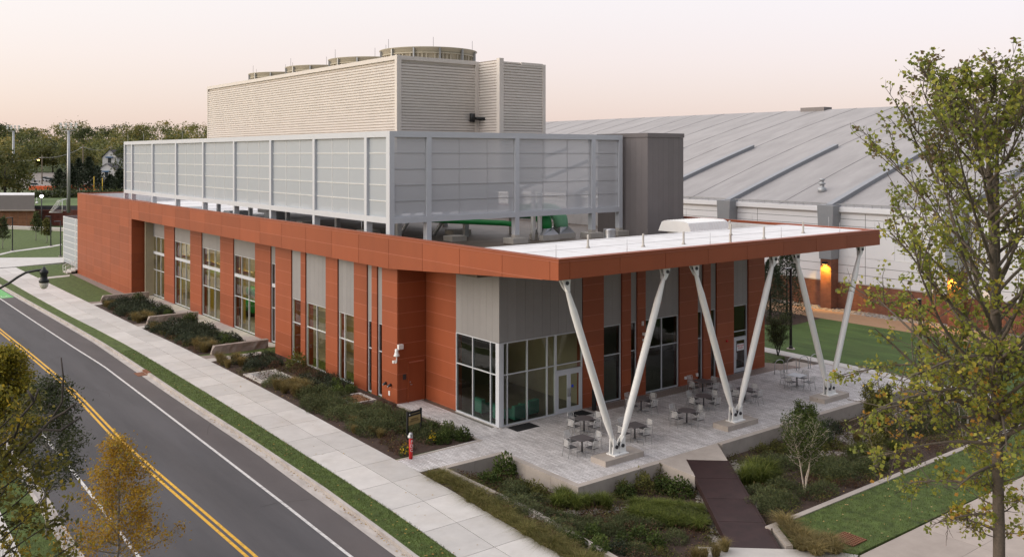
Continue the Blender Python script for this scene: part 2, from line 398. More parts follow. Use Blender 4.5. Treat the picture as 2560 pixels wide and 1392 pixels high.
def strip(mb, ta, tb, z, y0, y1, step=2.0, m=0, zb=None, oa=0, ob=0):
    ys = np.linspace(y0, y1, max(2, int((y1 - y0) / step) + 1))
    for a, b in zip(ys, ys[1:]):
        A = (interp(ta, a) + oa, a); B = (interp(tb, a) + ob, a); Cc = (interp(tb, b) + ob, b); D = (interp(ta, b) + oa, b)
        if zb is None: mb.face([(*A, z), (*B, z), (*Cc, z), (*D, z)], m)
        else: mb.prism([A, B, Cc, D], zb, z, m)
    return mb
# one sheet to the horizon
mb = MB()
g = 1500
for i in range(-g, g, 300):
    for j in range(-g, g, 300): mb.face([(i, j, -.95), (i+300, j, -.95), (i+300, j+300, -.95), (i, j+300, -.95)])
struct('ground', mb, 'far_ground')
mb = strip(MB(), T_LG, T_GE, -.15, 8, 160); struct('road', mb, 'asphalt')
# earth slabs carrying grass (tops just below the paving sheets)
mb = strip(MB(), T_KB, T_SWL, -.012, 8, 160, zb=-.9)
struct('verge_lawn', mb, 'lawn')
mb = MB(); strip(mb, T_LB, T_LB, -.02, 8, 160, zb=-.9, oa=-1.3); struct('verge_lawn_opposite', mb, 'lawn')
mb = MB(); strip(mb, T_LB, T_LB, 0.0, 8, 160, zb=-.9, oa=-4.2, ob=-1.3); struct('pavement_opposite', mb, 'walk_concrete')
mb = MB(); strip(mb, T_LB, T_LB, -.03, 8, 160, zb=-.9, oa=-120, ob=-4.2, step=10); struct('lawn_opposite', mb, 'lawn')
mb = MB(); strip(mb, T_SWR, T_SWR, -.016, 35.3, 131, zb=-.9, oa=0, ob=7.5); struct('front_lawn', mb, 'lawn')
# kerbs and gutters
for nm, ta, tb, sgn in (('kerb', T_KB, T_GE, 1), ('kerb_opposite', T_LB, T_LG, -1)):
    mb = MB(); strip(mb, ta, ta, 0.0, 8, 160, zb=-.4, oa=-.16 if sgn > 0 else 0, ob=0 if sgn > 0 else .16); struct(nm, mb, 'gutter_concrete')
    mb = MB()
    if sgn > 0: strip(mb, tb, ta, -.144, 8, 160, ob=-.16)
    else: strip(mb, ta, tb, -.144, 8, 160, oa=.16)
    struct('gutter' if sgn > 0 else 'gutter_opposite', mb, 'gutter_concrete')
mb = MB()
for ta, o in ((T_WL, 0), (T_LL, 0)): strip(mb, ta, ta, -.146, 8, 160, oa=-.065 + o, ob=.065 + o)
struct('edge_lines', mb, 'line_white')
mb = MB()
for o in (-.17, .09):
    for y0, y1 in ((8, 62.0), (63.3, 160)): strip(mb, T_YL, T_YL, -.146, y0, y1, oa=o - .065, ob=o + .065)
struct('centre_line', mb, 'line_yellow')
mb = MB(); strip(mb, T_WL, T_GE, -.1455, 104.3, 114, oa=.12, ob=-.1)
struct('cycle_lane_patch', mb, 'bike_green')
M('asphalt_brown', (.098,.086,.086), .85, var=.16, scale=.5, bump=.25, bscale=70, stain=.5, stain_col=(.115,.092,.085), stain_scale=.3, stretch=(1,.3,1))
mb = MB(); strip(mb, T_WL, T_GE, -.1475, 8, 160, oa=.02, ob=-.004); struct('cycle_lane', mb, 'asphalt_brown')
mb = MB()
x0 = interp(T_WL, 106)
mb.box(x0+.25, x0+.95, 105.2, 105.35, -.1452, -.1446); mb.box(x0+.3, x0+.38, 105.4, 105.9, -.1452, -.1446); mb.box(x0+.75, x0+.83, 105.4, 105.9, -.1452, -.1446)
struct('cycle_lane_marking', mb, 'line_white')
# sidewalk of separate slabs over a dark bed
mb = MB(); strip(mb, T_SWL, T_SWR, -.018, 8, 131, zb=-.9); struct('sidewalk_bed', mb, 'joint_dark')
mb = MB(); y = 8.0; k = 0
while y < 130:
    ln = 2.68; y1 = min(y + ln, 130.5)
    for side in (0, 1):
        def P(yy, e):
            a, b = interp(T_SWL, yy), interp(T_SWR, yy); c = a + (b - a) * .5
            return {0: a, 1: c - .014, 2: c + .014, 3: b}[e]
        e0, e1 = (0, 1) if side == 0 else (2, 3)
        g_ = .016 if k % 2 == 0 else .009
        tt = random.random()
        mb.prism([(P(y + g_, e0), y + g_), (P(y + g_, e1), y + g_), (P(y1 - g_, e1), y1 - g_), (P(y1 - g_, e0), y1 - g_)], -.05, 0.0, t=tt)
    y = y1; k += 1
struct('sidewalk', mb, 'walk_concrete')
# drive across the far end, service yard and far lawns
mb = MB(); mb.prism([(8.5,131.2),(21.6,131.3),(27.3,132.8),(60,132.8),(60,139.5),(28.8,139.4),(21.9,144.2),(8.4,146)], -.9, -.006); struct('driveway', mb, 'walk_concrete')
mb = MB(); mb.prism([(18,146.5),(21.9,144.4),(28.8,139.6),(120,139.7),(120,200),(-60,200),(-60,190),(18,185)], -.9, -.02); struct('far_lawn', mb, 'lawn')
mb = MB(); pp = GP([(0,1008/5.8+460),(180/5.8,968/5.8+460),(735/5.8,895/5.8+460),(895/5.8,868/5.8+460),(895/5.8,885/5.8+460),(735/5.8,915/5.8+460),(180/5.8,985/5.8+460),(0,1030/5.8+460)])
mb.prism(pp, -.05, -.004); struct('far_path', mb, 'walk_concrete')
# walk to the stair and planting beds along the front
mb = MB(); mb.prism([(21.8,116.2),(25.0,117.0),(25.4,118.6),(21.85,117.8)], -.1, -.003); struct('stair_path', mb, 'concrete_light')
mb = MB(); mb.prism([(25.3,96.4),(26.4,96.4),(26.4,119.3),(25.7,119.3)], -.1, -.008); struct('gravel_margin', mb, 'gravel')
mb = MB()
for y0, y1 in ((80.6,93.2),(65.4,78.4)):
    ys = np.linspace(y0, y1, 6)
    for a, b in zip(ys, ys[1:]): mb.prism([(interp(T_SWR,a)+.02,a),(26.4,a),(26.4,b),(interp(T_SWR,b)+.02,b)], -.2, -.006)
ys = np.linspace(37.35, 62.8, 12)
for a, b in zip(ys, ys[1:]): mb.prism([(interp(T_SWR,a)+.02,a),(27.05 if a > 44 else 26.75,a),(27.05 if a > 44 else 26.75,b),(interp(T_SWR,b)+.02,b)], -.2, -.006)
struct('mulch_beds', mb, 'mulch')
mb = MB()
for y in (93.2, 78.4, 62.8): mb.prism([(interp(T_SWR,y)+.02,y),(26.4,y),(26.4,y+1.0),(interp(T_SWR,y)+.02,y+1.0)], -.2, -.002)
mb.box(26.4, 28.36, 64.7, 96.6, -.2, .0)
struct('entry_pads', mb, 'concrete_light')
mb = MB()
for y in (94.2, 79.4, 63.8):
    mb.prism([(interp(T_SWR,y)+.02,y),(23.3,y),(23.3,y+1.0),(interp(T_SWR,y)+.02,y+1.2)], -.2, -.004)
struct('gravel_patches', mb, 'gravel')
# patio, path, concrete walls
PATIO = [(22.05,35.12),(26.72,35.12),(26.72,29.62),(54.85,29.62),(55.4,36.5),(52.9,36.6),(51.4,37.3),(51.4,38.3),(28.85,38.3),(28.95,45.5),(27.0,45.5),(26.95,37.35),(22.05,37.2)]
mb = MB(); mb.prism(PATIO, -.05, .0); struct('patio', mb, 'paver')
mb = MB(); mb.prism([(22.05,35.5),(26.95,35.5),(26.95,29.95),(54.8,29.95),(54.8,38.25),(22.05,38.25)], -.9, -.06); struct('patio_base', mb, 'concrete')
mb = MB(); mb.prism([(22.02,37.2),(26.82,37.2),(26.82,45.3),(26.98,45.3),(26.98,37.05),(22.02,37.05)], -.2, .012); struct('bed_edging', mb, 'concrete')
mb = MB(); mb.box(34.9,51.3,37.25,38.22,-.02,.006); mb.prism([(51.32,36.95),(53.2,36.7),(53.0,38.2),(51.45,40.2)], -.02, .010); struct('gravel_strip', mb, 'gravel')
# retaining walls round the rain garden: pieces with joints between
def wallrun(mb, a, b, th, z0, z1, piece, side):
    v = Vector((b[0]-a[0], b[1]-a[1])); L_ = v.length; v /= L_; n = Vector((-v.y, v.x)) * side; k = max(1, round(L_ / piece)); st = L_ / k
    for i in range(k):
        s0, s1 = i*st + .006, (i+1)*st - .006
        p = [Vector(a) + v*s0, Vector(a) + v*s1]
        mb.prism([tuple(p[0]), tuple(p[1]), tuple(p[1] + n*th), tuple(p[0] + n*th)], z0, z1, t=random.random())
mb = MB(); wallrun(mb, (23.05,34.8),(26.7,34.8),.32,-.9,.014,1.9,1); wallrun(mb,(26.4,34.79),(26.4,29.3),.32,-.9,.014,2.0,1)
wallrun(mb,(26.73,29.3),(31.55,29.3),.32,-.9,.014,2.6,1); wallrun(mb,(35.95,29.3),(54.85,29.3),.32,-.9,.014,3.1,1)
wallrun(mb,(54.86,29.62),(55.4,36.4),.2,-.3,.014,3.0,-1)
obj('retaining_wall', mb, 'concrete', label='low smooth concrete retaining wall holding up the paved terrace', cat='wall')
mb = MB(); mb.prism([(31.57,29.6),(31.4,27.1),(32.86,28.86),(34.27,27.6),(35.93,29.6)], -.9, .006); struct('bridge_landing', mb, 'concrete')
mb = MB(); mb.prism([(24.6,21.0),(26.0,22.3),(26.88,21.53),(28.2,20.35),(28.7,19.9),(29.3,20.4),(30,18.3),(26,17)], -.9, -.06); struct('lower_paving', mb, 'concrete_light')
mb = MB(); wallrun(mb,(23.06,34.75),(23.12,28.5),.22,-.7,.03,9,1); wallrun(mb,(23.12,28.5),(22.5,20.5),.22,-.7,.03,9,1)
obj('bed_kerb', mb, 'concrete', label='narrow weathered stone kerb between ornamental grass strip and sunken garden', cat='kerb')
mb = MB(); wallrun(mb,(29.3,21.55),(58,21.62),.26,-.6,.02,40,1); wallrun(mb,(28.45,20.25),(29.55,21.75),.26,-.6,.018,9,-1)
obj('garden_kerb', mb, 'concrete', label='straight concrete kerb between sunken garden and lower lawn', cat='kerb')
# sunken garden soil
GX = np.linspace(22.9, 56, 70); GY = np.linspace(19.5, 35.2, 40)
def soil_z(x, y):
    d1 = min(1, max(0, (y - 21.7) / 5.5)); d2 = min(1, max(0, (x - 23.0) / 2.0))
    w = d1 if x > 31 else min(d2, max(d1, min(1, max(0, (x - 23.0) / 3.2))))
    w = w*w*(3 - 2*w)
    return -.10 - .62*w + .05*math.sin(x*1.7 + 1)*math.sin(y*1.3)*w
mb = MB()
for x in GX:
    for y in GY: mb.v.append((x, y, soil_z(x, y)))
n = len(GY)
for i in range(len(GX) - 1):
    for j in range(n - 1):
        if (GX[i] < 26.5 and GY[j] < 34.9) or (GX[i] >= 26 and GY[j] < 29.45): mb.addf((i*n + j, (i+1)*n + j, (i+1)*n + j + 1, i*n + j + 1), sm=True)
struct('garden_soil', mb, 'mulch')
mb = MB(); strip(mb, T_SWR, T_SWR, -.012, 8, 35.1, zb=-.9, oa=0, ob=1.0); struct('grass_strip_soil', mb, 'mulch')
mb = MB(); mb.prism([(29.4,21.55),(28.9,20.2),(30,18.33),(30,18.33),(62,18.1),(62,21.6)], -.9, -.02); struct('lower_lawn', mb, 'lawn')
mb = MB()
xs = [20.5, 26.4, 29.9, 34.0, 39.0, 44.0, 49.0, 54.0, 60.0]
for a, b in zip(xs, xs[1:]):
    for y0, y1 in ((15.9,18.2),(12.5,15.9),(8,12.5)):
        if a < 29 and y1 > 17: continue
        mb.prism([(a+.006,y0+.006),(b-.006,y0+.006),(b-.006,y1-.006),(a+.006,y1-.006)], -.9, -.02, t=random.random())
struct('plaza', mb, 'plaza')
# right side: walkway, lawn, tan path, stone margin
mb = MB(); mb.prism([(54.2,16),(56.1,16),(56.35,31.3),(56.65,42),(56.9,60),(55.2,60),(55.3,40.5),(55.42,36.5),(54.9,29.6)], -.9, -.002); struct('side_walkway', mb, 'walk_concrete')
mb = MB(); mb.prism([(56.1,14),(56.35,31.3),(56.65,42),(56.9,60),(56.9,120),(70.6,120),(70.6,14)], -.9, -.016); struct('side_lawn', mb, 'lawn_deep')
mb = MB(); mb.prism([(51.4,38.4),(55.2,39.4),(55.2,60),(51.4,60)], -.9, -.02); struct('corner_lawn', mb, 'lawn')
mb = MB(); mb.box(70.6,75.2,14,150,-.9,-.006); struct('tan_path', mb, 'tan_path')
mb = MB(); mb.box(75.2,76.6,14,150,-.9,-.02); struct('stone_margin', mb, 'gravel')
mb = MB(); mb.prism([(63.5,48.5),(66,46.2),(70.6,46.6),(70.6,60),(64.5,60)], -.05, -.008); struct('mulch_island', mb, 'mulch')
mb = MB(); mb.prism([(35,60),(56.9,60.05),(56.9,132),(52.2,132.5),(52.2,60.05)], -.9, -.03); mb.box(76.6,260,-40,420,-.9,-.1); struct('rear_yard', mb, 'gravel')

CK = MB(); rr_ = random.Random(4)
for (cx0, cy0, an, n_) in ((14.6,58,1.3,9),(11.2,41,1.75,10),(14.9,36,.25,7),(16.6,47,1.5,8),(12.1,70,.4,6),(15.2,78,1.4,9),(10.9,52,2.9,6)):
    p = Vector((cx0, cy0)); a = an
    for k in range(n_):
        a += rr_.gauss(0,.35); q = p + Vector((math.cos(a), math.sin(a)))*rr_.uniform(.3,.8); nv = Vector((-math.sin(a), math.cos(a)))*.011
        CK.face([(*(p-nv), -.1442), (*(p+nv), -.1442), (*(q+nv), -.1442), (*(q-nv), -.1442)]); p = q
struct('road_cracks', CK, 'joint_dark')
# ------------------------------------------------------------------ the orange-red energy plant
PLANT = thing('energy_plant', (26.4, 38.2, 0), 'low orange-red panelled energy plant with flared canopy, tall windows and grey metal panels', 'building')
XF, YC, XR = 26.43, 30.62, 52.6       # street face of the fascia, front face of the canopy, its right end
Z0F, Z1F, ZCAP = 7.80, 9.54, 9.68
YK = 45.66                            # the fascia tapers from here to the corner
def taper(y): return Z0F + max(0, (YK - y) / (YK - YC)) * (8.74 - Z0F)
def clip_low(poly, zf):
    out = []
    for k in range(len(poly)):
        a, b = poly[k], poly[(k+1) % len(poly)]
        da, db = a[1] - zf(a[0]), b[1] - zf(b[0])
        if da >= 0: out.append(a)
        if da * db < 0:
            s = da / (da - db); out.append((a[0] + (b[0]-a[0])*s, a[1] + (b[1]-a[1])*s))
    return out
GAP = .014
def panels_x(mb, X, cols, rows, th=.05, sgn=-1, low=None, seam=True, clipall=None):
    """panelled face at x = X looking along sgn; cols are y joints, rows are z joints; slot 0 panel, slot 1 highlight strip along the seams"""
    for a, b in zip(cols, cols[1:]):
        for c, d in zip(rows, rows[1:]):
            p = [(a+GAP, c+GAP), (b-GAP, c+GAP), (b-GAP, d-GAP), (a+GAP, d-GAP)]
            if low: p = clip_low(p, low)
            if len(p) >= 3: mb.xprism(p, X, X - sgn*th, 0, random.random())
    if seam:
        for z in rows[1:-1]:
            if low is None: mb.box(X - sgn*.0, X - sgn*.03, cols[0]+GAP, cols[-1]-GAP, z-GAP+.002, z+GAP-.002, 1)
def panels_y(mb, Y, cols, rows, th=.05, sgn=-1, seam=True):
    for a, b in zip(cols, cols[1:]):
        for c, d in zip(rows, rows[1:]): mb.box(a+GAP, b-GAP, Y, Y - sgn*th, c+GAP, d-GAP, 0, random.random())
    if seam:
        for z in rows[1:-1]: mb.box(cols[0]+GAP, cols[-1]-GAP, Y, Y - sgn*.03, z-GAP+.002, z+GAP-.002, 1)
ROWS = [-.15] + [7.80 - .8735*k for k in range(8, -1, -1)]       # wall joints, base strip first
ROWS = [-.15, .06] + ROWS[1:]
FJ = [30.62, 31.22, 34.75, 38.33, 41.84, 45.41, 48.96, 52.48, 56.27, 60.09, 63.9, 67.72, 71.53, 75.39, 79.11, 82.97, 86.75, 90.49, 94.12, 96.65]
EB = [96.65, 97.66, 101.1, 104.56, 108.11, 111.62, 115.21, 119.5]
RP = ['red_panel', 'seam_highlight_trim', 'red_dark']
# fascia on the street side, the front, the right and the far end
mb = MB()
fr = [Z0F, 8.67, Z1F]
panels_x(mb, XF, [y for y in FJ if y >= YK - .3][0:0] + [45.41] + FJ[6:], fr, low=taper, seam=False)
panels_x(mb, XF, FJ[:6], fr, low=taper, seam=False)
for c, d in ((8.67, 8.67),): # painted seam highlight, ends where the taper meets it
    ye = YK - (8.67 - Z0F) / (8.74 - Z0F) * (YK - YC)
    mb.box(XF, XF+.03, ye+.02, 96.6, 8.67-GAP+.002, 8.67+GAP-.002, 1)
mb.xprism(clip_low([(YC+.02, 7.8), (YK, 7.8), (96.65, 7.8), (96.65, Z1F), (YC+.02, Z1F)], lambda y: taper(y)+.01), XF+.032, XF+.42, 2)
mb.box(XF-.012, XF+.44, YC-.012, 119.5, Z1F, ZCAP, 0, .1); mb.box(XF-.016, XF-.004, YC-.014, 119.5, Z1F-.004, Z1F+.018, 1)  # pale strip under the cap paints its highlight line
panels_y(mb, YC, [XF+.02, 27.09, 30.21, 33.32, 36.47, 39.61, 42.77, 45.88, 48.98, XR], [8.74, Z1F], seam=False)
mb.box(XF+.42, XR-.45, YC+.032, YC+.42, 8.75, Z1F-.002, 2); mb.box(XF+.44, XR+.012, YC-.012, YC+.44, Z1F, ZCAP, 0, .1); mb.box(XF-.01, XR+.014, YC-.016, YC-.004, Z1F-.004, Z1F+.018, 1)  # same painted highlight line along the front cap
mb.box(XF+.03, XR-.02, YC+.03, YC+.05, 8.742, 8.752, 2)
panels_x(mb, XR, [YC+.02, 33.8, 36.9, 40.0, 43.1, 46.2, 49.3, 52.4, 60, 70, 80, 90, 100, 110, 119.5], fr, sgn=1, low=taper, seam=False)
mb.xprism(clip_low([(YC+.5, 7.8), (YK, 7.8), (119.4, 7.8), (119.4, Z1F), (YC+.5, Z1F)], lambda y: taper(y)+.01), XR-.26, XR-.06, 2)
mb.box(XR-.3, XR+.012, YC+.44, 119.5, Z1F, ZCAP, 0, .1); mb.box(XF+.44, XR-.3, 119.2, 119.5, Z1F-.1, ZCAP, 0, .1)
obj('fascia', mb, RP, PLANT)
# canopy soffit (slopes up to the corner) and roofs
mb = MB(); mb.xprism([(YC+.42, 8.80), (YK, 7.87), (YK, 7.95), (YC+.42, 8.9)], XF+.42, XR-.42); mb.box(XF+.42, 28.4, YK+.01, 96.6, 7.84, 7.95)
obj('soffit', mb, 'red_dark', PLANT)
mb = MB(); mb.box(XF+.44, XR-.3, YC+.44, 37.45, 9.46, 9.60); mb.box(XF+.445, XR-.305, 37.25, 37.45, 8.4, 9.455)
for x in np.arange(29.6, 52, 3.05): mb.box(x-.03, x+.03, YC+.46, 37.24, 9.601, 9.606, 1)
mb.box(XF+.46, XR-.32, 34.2, 34.25, 9.607, 9.611, 1); mb.box(XF+.46, XR-.32, 37.0, 37.2, 9.607, 9.612, 1)
M('membrane_seam', (.58,.57,.57), .8, var=.15, scale=3)
obj('canopy_roof', mb, ['roof_white', 'membrane_seam'], PLANT)
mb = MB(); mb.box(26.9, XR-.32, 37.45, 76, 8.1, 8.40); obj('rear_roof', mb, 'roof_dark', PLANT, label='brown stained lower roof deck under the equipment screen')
mb = MB(); mb.box(26.9, XR-.32, 76.0, 119.2, 8.1, 8.42)
mb.box(26.875, 26.93, 37.6, 119.2, 8.3, 9.53); mb.box(XR-.36, XR-.31, 37.6, 119.2, 8.3, 9.52); mb.box(26.94, XR-.37, 119.1, 119.19, 8.3, 9.57)
for yy in range(80, 118, 6): mb.box(28, 51, yy, yy+.12, 8.42, 8.45)
obj('main_roof', mb, 'roof_white', PLANT)
# end block
mb = MB(); panels_x(mb, XF, EB, [-.1, .05] + ROWS[2:] + [8.67, Z1F]); mb.box(XF+.045, 28.6, 96.68, 119.4, -.6, 9.45, 2)
mb.box(XF-.006, XF+.03, 96.7, 119.5, .03, .055, 1)
for a, b in ((26.46, 28.4),): panels_y(mb, 96.65, [a, b], ROWS, seam=False)
panels_y(mb, 119.5, [XF+.02, 30, 35, 40, 45, 52], ROWS + [8.67, Z1F], sgn=1, seam=False); mb.box(28.6, 52, 119.0, 119.4, -.6, 8.0, 2)
obj('end_wall', mb, RP, PLANT)
# outer shell behind everything
mb = MB(); mb.box(XR-1.24, XR-1.02, 38.6, 119.4, -.6, 8.0); obj('side_wall', mb, 'red_panel', PLANT)
mb = MB(); panels_y(mb, 38.25, [49.62, 51.36], ROWS); panels_x(mb, 51.36, [38.27, 40.0], ROWS, sgn=1, seam=False); mb.box(49.62, 51.3, 38.3, 38.8, -.6, 8.3, 2)
obj('pilaster', mb, RP, PLANT)
# windows: one mesh of frame bars, a child with its panes
def window_x(X, y0, y1, z0, z1, vs=(), hs=(), th=.055, glass='glass', spandrel=None, parent=PLANT):
    mb = MB(); d = .14; w = .05
    mb.box(X, X+d, y0, y0+w, z0, z1); mb.box(X, X+d, y1-w, y1, z0, z1); mb.box(X+.003, X+d, y0+w, y1-w, z0, z0+w*1.3); mb.box(X+.003, X+d, y0+w, y1-w, z1-w, z1)
    for v in vs: mb.box(X+.004, X+d, v-w/2, v+w/2, z0+w*1.3, z1-w)
    for h in hs: mb.box(X+.008, X+d-.01, y0+w, y1-w, h-w/2, h+w/2)
    if spandrel: mb.box(X+.002, X+d-.02, y0+w, y1-w, spandrel[0], spandrel[1])
    f = obj('window', mb, 'frame_grey', parent)
    g_ = MB(); g_.face([(X+.07, y0+w, z1-w), (X+.07, y1-w, z1-w), (X+.07, y1-w, z0+w), (X+.07, y0+w, z0+w)]); obj('pane', g_, glass, f)
    return f
def window_y(Y, x0, x1, z0, z1, vs=(), hs=(), glass='glass', parent=PLANT, hseg=None):
    mb = MB(); d = .14; w = .05
    mb.box(x0, x0+w, Y, Y+d, z0, z1); mb.box(x1-w, x1, Y, Y+d, z0, z1); mb.box(x0+w, x1-w, Y+.003, Y+d, z0, z0+w*1.3); mb.box(x0+w, x1-w, Y+.003, Y+d, z1-w, z1)
    for v in vs: mb.box(v-w/2, v+w/2, Y+.004, Y+d, z0+w*1.3, z1-w)
    for h in hs: mb.box(x0+w, x1-w, Y+.008, Y+d-.01, h-w/2, h+w/2)
    f = obj('window', mb, 'frame_grey', parent)
    g_ = MB(); g_.face([(x0+w, Y+.07, z0+w), (x1-w, Y+.07, z0+w), (x1-w, Y+.07, z1-w), (x0+w, Y+.07, z1-w)]); obj('pane', g_, glass, f)
    return f
def grey_x(X, y0, y1, z0, z1, n):
    mb = MB(); st = (y1 - y0) / n
    for k in range(n): mb.box(X, X+.1, y0+k*st+.005, y0+(k+1)*st-.005, z0, z1, 0, random.random())
    mb.box(X+.02, X+.2, y0+.03, y1-.03, z0+.01, z1, 0); obj('metal_panel', mb, 'grey_panel', PLANT)
def grey_y(Y, x0, x1, z0, z1, n, mat='grey_panel'):
    mb = MB(); st = (x1 - x0) / n
    for k in range(n): mb.box(x0+k*st+.005, x0+(k+1)*st-.005, Y, Y+.1, z0, z1, 0, random.random())
    mb.box(x0+.03, x1-.03, Y+.02, Y+.2, z0+.01, z1, 0); obj('metal_panel', mb, mat, PLANT)
def pil_x(X, y0, y1, depth=.5, vents=False):
    mb = MB(); panels_x(mb, X, [y0-GAP, y1+GAP], ROWS); mb.box(X+.04, X+depth, y0, y1, -.6, 7.84, 2); obj('pilaster', mb, RP, PLANT)
def pil_y(Y, x0, x1, depth=.5):
    mb = MB(); panels_y(mb, Y, [x0-GAP, x1+GAP], ROWS); mb.box(x0, x1, Y+.04, Y+depth, -.6, 8.35, 2); obj('pilaster', mb, RP, PLANT)
# street side, recessed bays
X1 = 28.30
for y0, y1 in ((89.2,92.2),(81.6,84.6),(74.0,77.0),(66.4,69.4),(61.7,64.6)): pil_x(X1, y0, y1)
for (y0, y1, nv) in ((92.2,96.64,2),(84.6,89.2,2),(77.0,81.6,2),(69.4,74.0,2),(64.6,66.4,1)):
    grey_x(X1+.08, y0+.01, y1-.01, 6.05, 7.84, 8 if nv == 2 else 3)
    vs = [y0 + (y1-y0)*k/3 for k in (1, 2)] if nv == 2 else [y0 + (y1-y0)*.66]
    window_x(X1+.10, y0+.02, y1-.02, .06, 6.05, vs, (2.66,), spandrel=(4.24,4.50))
X2 = 27.05
for y0, y1 in ((59.9,62.6),(57.64,58.37),(52.92,54.58),(49.1,50.73),(47.86,48.5)): pil_x(X2, y0, y1, .6)
mb = MB(); mb.box(X2+.06, X1+.3, 62.3, 62.58, -.6, 7.84, 0); obj('return_wall', mb, 'red_panel', PLANT)
for y0, y1, vs in ((58.38,59.88,()),(54.59,57.62,(56.1,)),(50.74,52.9,(52.15,)),(48.52,49.08,()),(47.27,47.85,())):
    grey_x(X2+.08, y0, y1, 4.31, 7.84, max(1, round((y1-y0)/.6)))
    window_x(X2+.10, y0+.01, y1-.01, .02, 4.31, vs, (2.65,))
# pier beside the alcove, alcove walls with a door
mb = MB(); panels_x(mb, X2, [45.5, 47.27], ROWS); mb.box(X2+.04, X2+.5, 45.56, 47.25, -.6, 7.84, 2)
panels_y(mb, 45.48, [X2+.02, 28.97], ROWS); mb.box(X2+.5, 29.2, 45.52, 45.8, -.6, 7.84, 2); obj('pilaster', mb, RP, PLANT)
mb = MB(); panels_x(mb, 28.95, [42.24, 45.46], ROWS); mb.box(28.99, 29.3, 42.25, 45.5, -.6, 8.2, 2); obj('alcove_wall', mb, RP, PLANT)
xa, xb = onY(1021, 45.48), onY(1058, 45.48)
mb = MB(); mb.box(xa, xb, 45.43, 45.475, .02, 2.25, 0, .2); mb.box(xa-.07, xa-.003, 45.41, 45.474, .0, 2.33, 0, .6); mb.box(xb+.003, xb+.07, 45.41, 45.474, .0, 2.33, 0, .6); mb.box(xa-.003, xb+.003, 45.41, 45.474, 2.26, 2.33, 1, .6); mb.box(xa, xb, 45.40, 45.474, .0, .018, 3)
dr = obj('door', mb, RP + ['concrete_light'], PLANT, label='red flush steel door in the alcove')
mb = MB(); mb.tube([(xa+.1,45.43,1.02),(xa+.1,45.36,1.02),(xa+.22,45.36,1.02)], .015); mb.box(xa+.06,xa+.14,45.42,45.429,1.12,1.2); obj('handle', mb, 'steel', dr)
# glazed corner
XG, YG = 28.86, 38.2
grey_x(XG+.02, 38.22, 42.22, 4.43, 8.3, 7); grey_y(YG+.02, 28.88, 34.74, 4.43, 8.36, 10)
mb = MB(); mb.box(XG-.02, XG+.24, YG-.02, YG+.24, -.02, 4.42); obj('corner_post', mb, 'frame_grey', PLANT)
mb = MB(); mb.box(XG+.022, XG+.3, YG+.022, YG+.3, 4.43, 8.36); obj('corner_panel', mb, 'grey_panel', PLANT)
window_x(XG, 38.46, 42.20, .03, 4.42, (38.99, 40.62), (2.72,), glass='glass_clear')
window_y(YG, 29.12, 32.76, .03, 4.42, (29.42, 30.77, 32.16), (2.72,), glass='glass_clear')
window_y(YG, 32.78, 34.73, 2.35, 4.42, (), (2.72,), glass='glass_clear')
mb = MB(); mb.box(XG-.06, XG+.1, 38.0, 42.2, -.05, .028); mb.box(XG-.06, 34.75, YG-.06, YG+.1, -.05, .027); obj('sill', mb, 'concrete_light', PLANT)
def leaf(x0, x1, Y, z1, hx, name='door', label=None):
    mb = MB(); s = .13
    mb.box(x0, x0+s, Y, Y+.05, .03, z1); mb.box(x1-s, x1, Y, Y+.05, .03, z1); mb.box(x0+s, x1-s, Y+.002, Y+.048, .03, .28); mb.box(x0+s, x1-s, Y+.002, Y+.048, z1-.16, z1)
    f = obj(name, mb, 'frame_grey', PLANT, label=label)
    g_ = MB(); g_.face([(x0+s, Y+.025, .28), (x1-s, Y+.025, .28), (x1-s, Y+.025, z1-.16), (x0+s, Y+.025, z1-.16)]); obj('pane', g_, 'glass_clear', f)
    h = MB(); h.tube([(hx, Y-.01, .9), (hx, Y-.06, .9), (hx, Y-.06, 1.3), (hx, Y-.01, 1.3)], .014); h.box(hx-.04, hx+.04, Y-.008, Y-.001, .86, 1.34); obj('handle', h, 'steel', f)
    return f
mb = MB(); mb.box(32.78, 32.86, YG+.01, YG+.12, .03, 2.34); mb.box(34.65, 34.73, YG+.01, YG+.12, .03, 2.34); mb.box(32.86, 34.65, YG+.012, YG+.12, 2.27, 2.34); obj('door_frame', mb, 'frame_grey', PLANT)
leaf(32.865, 33.75, YG+.03, 2.26, 33.68, label='left leaf of the grey glazed double door'); d2 = leaf(33.76, 34.645, YG+.03, 2.26, 33.83, label='right leaf of the grey glazed double door, blue button beside it')
mb = MB(); mb.lathe((0,0,0), [(.001,0),(.085,0),(.085,.012),(.001,.012)], 20); o = obj('push_button', mb.mesh('push_button', 'blue_button', (0,0,0)), None, d2); o.location = Vector((34.02, YG+.04, 1.42)) - Vector(ROOT[d2.name]); o.rotation_euler = (math.pi/2, 0, 0)
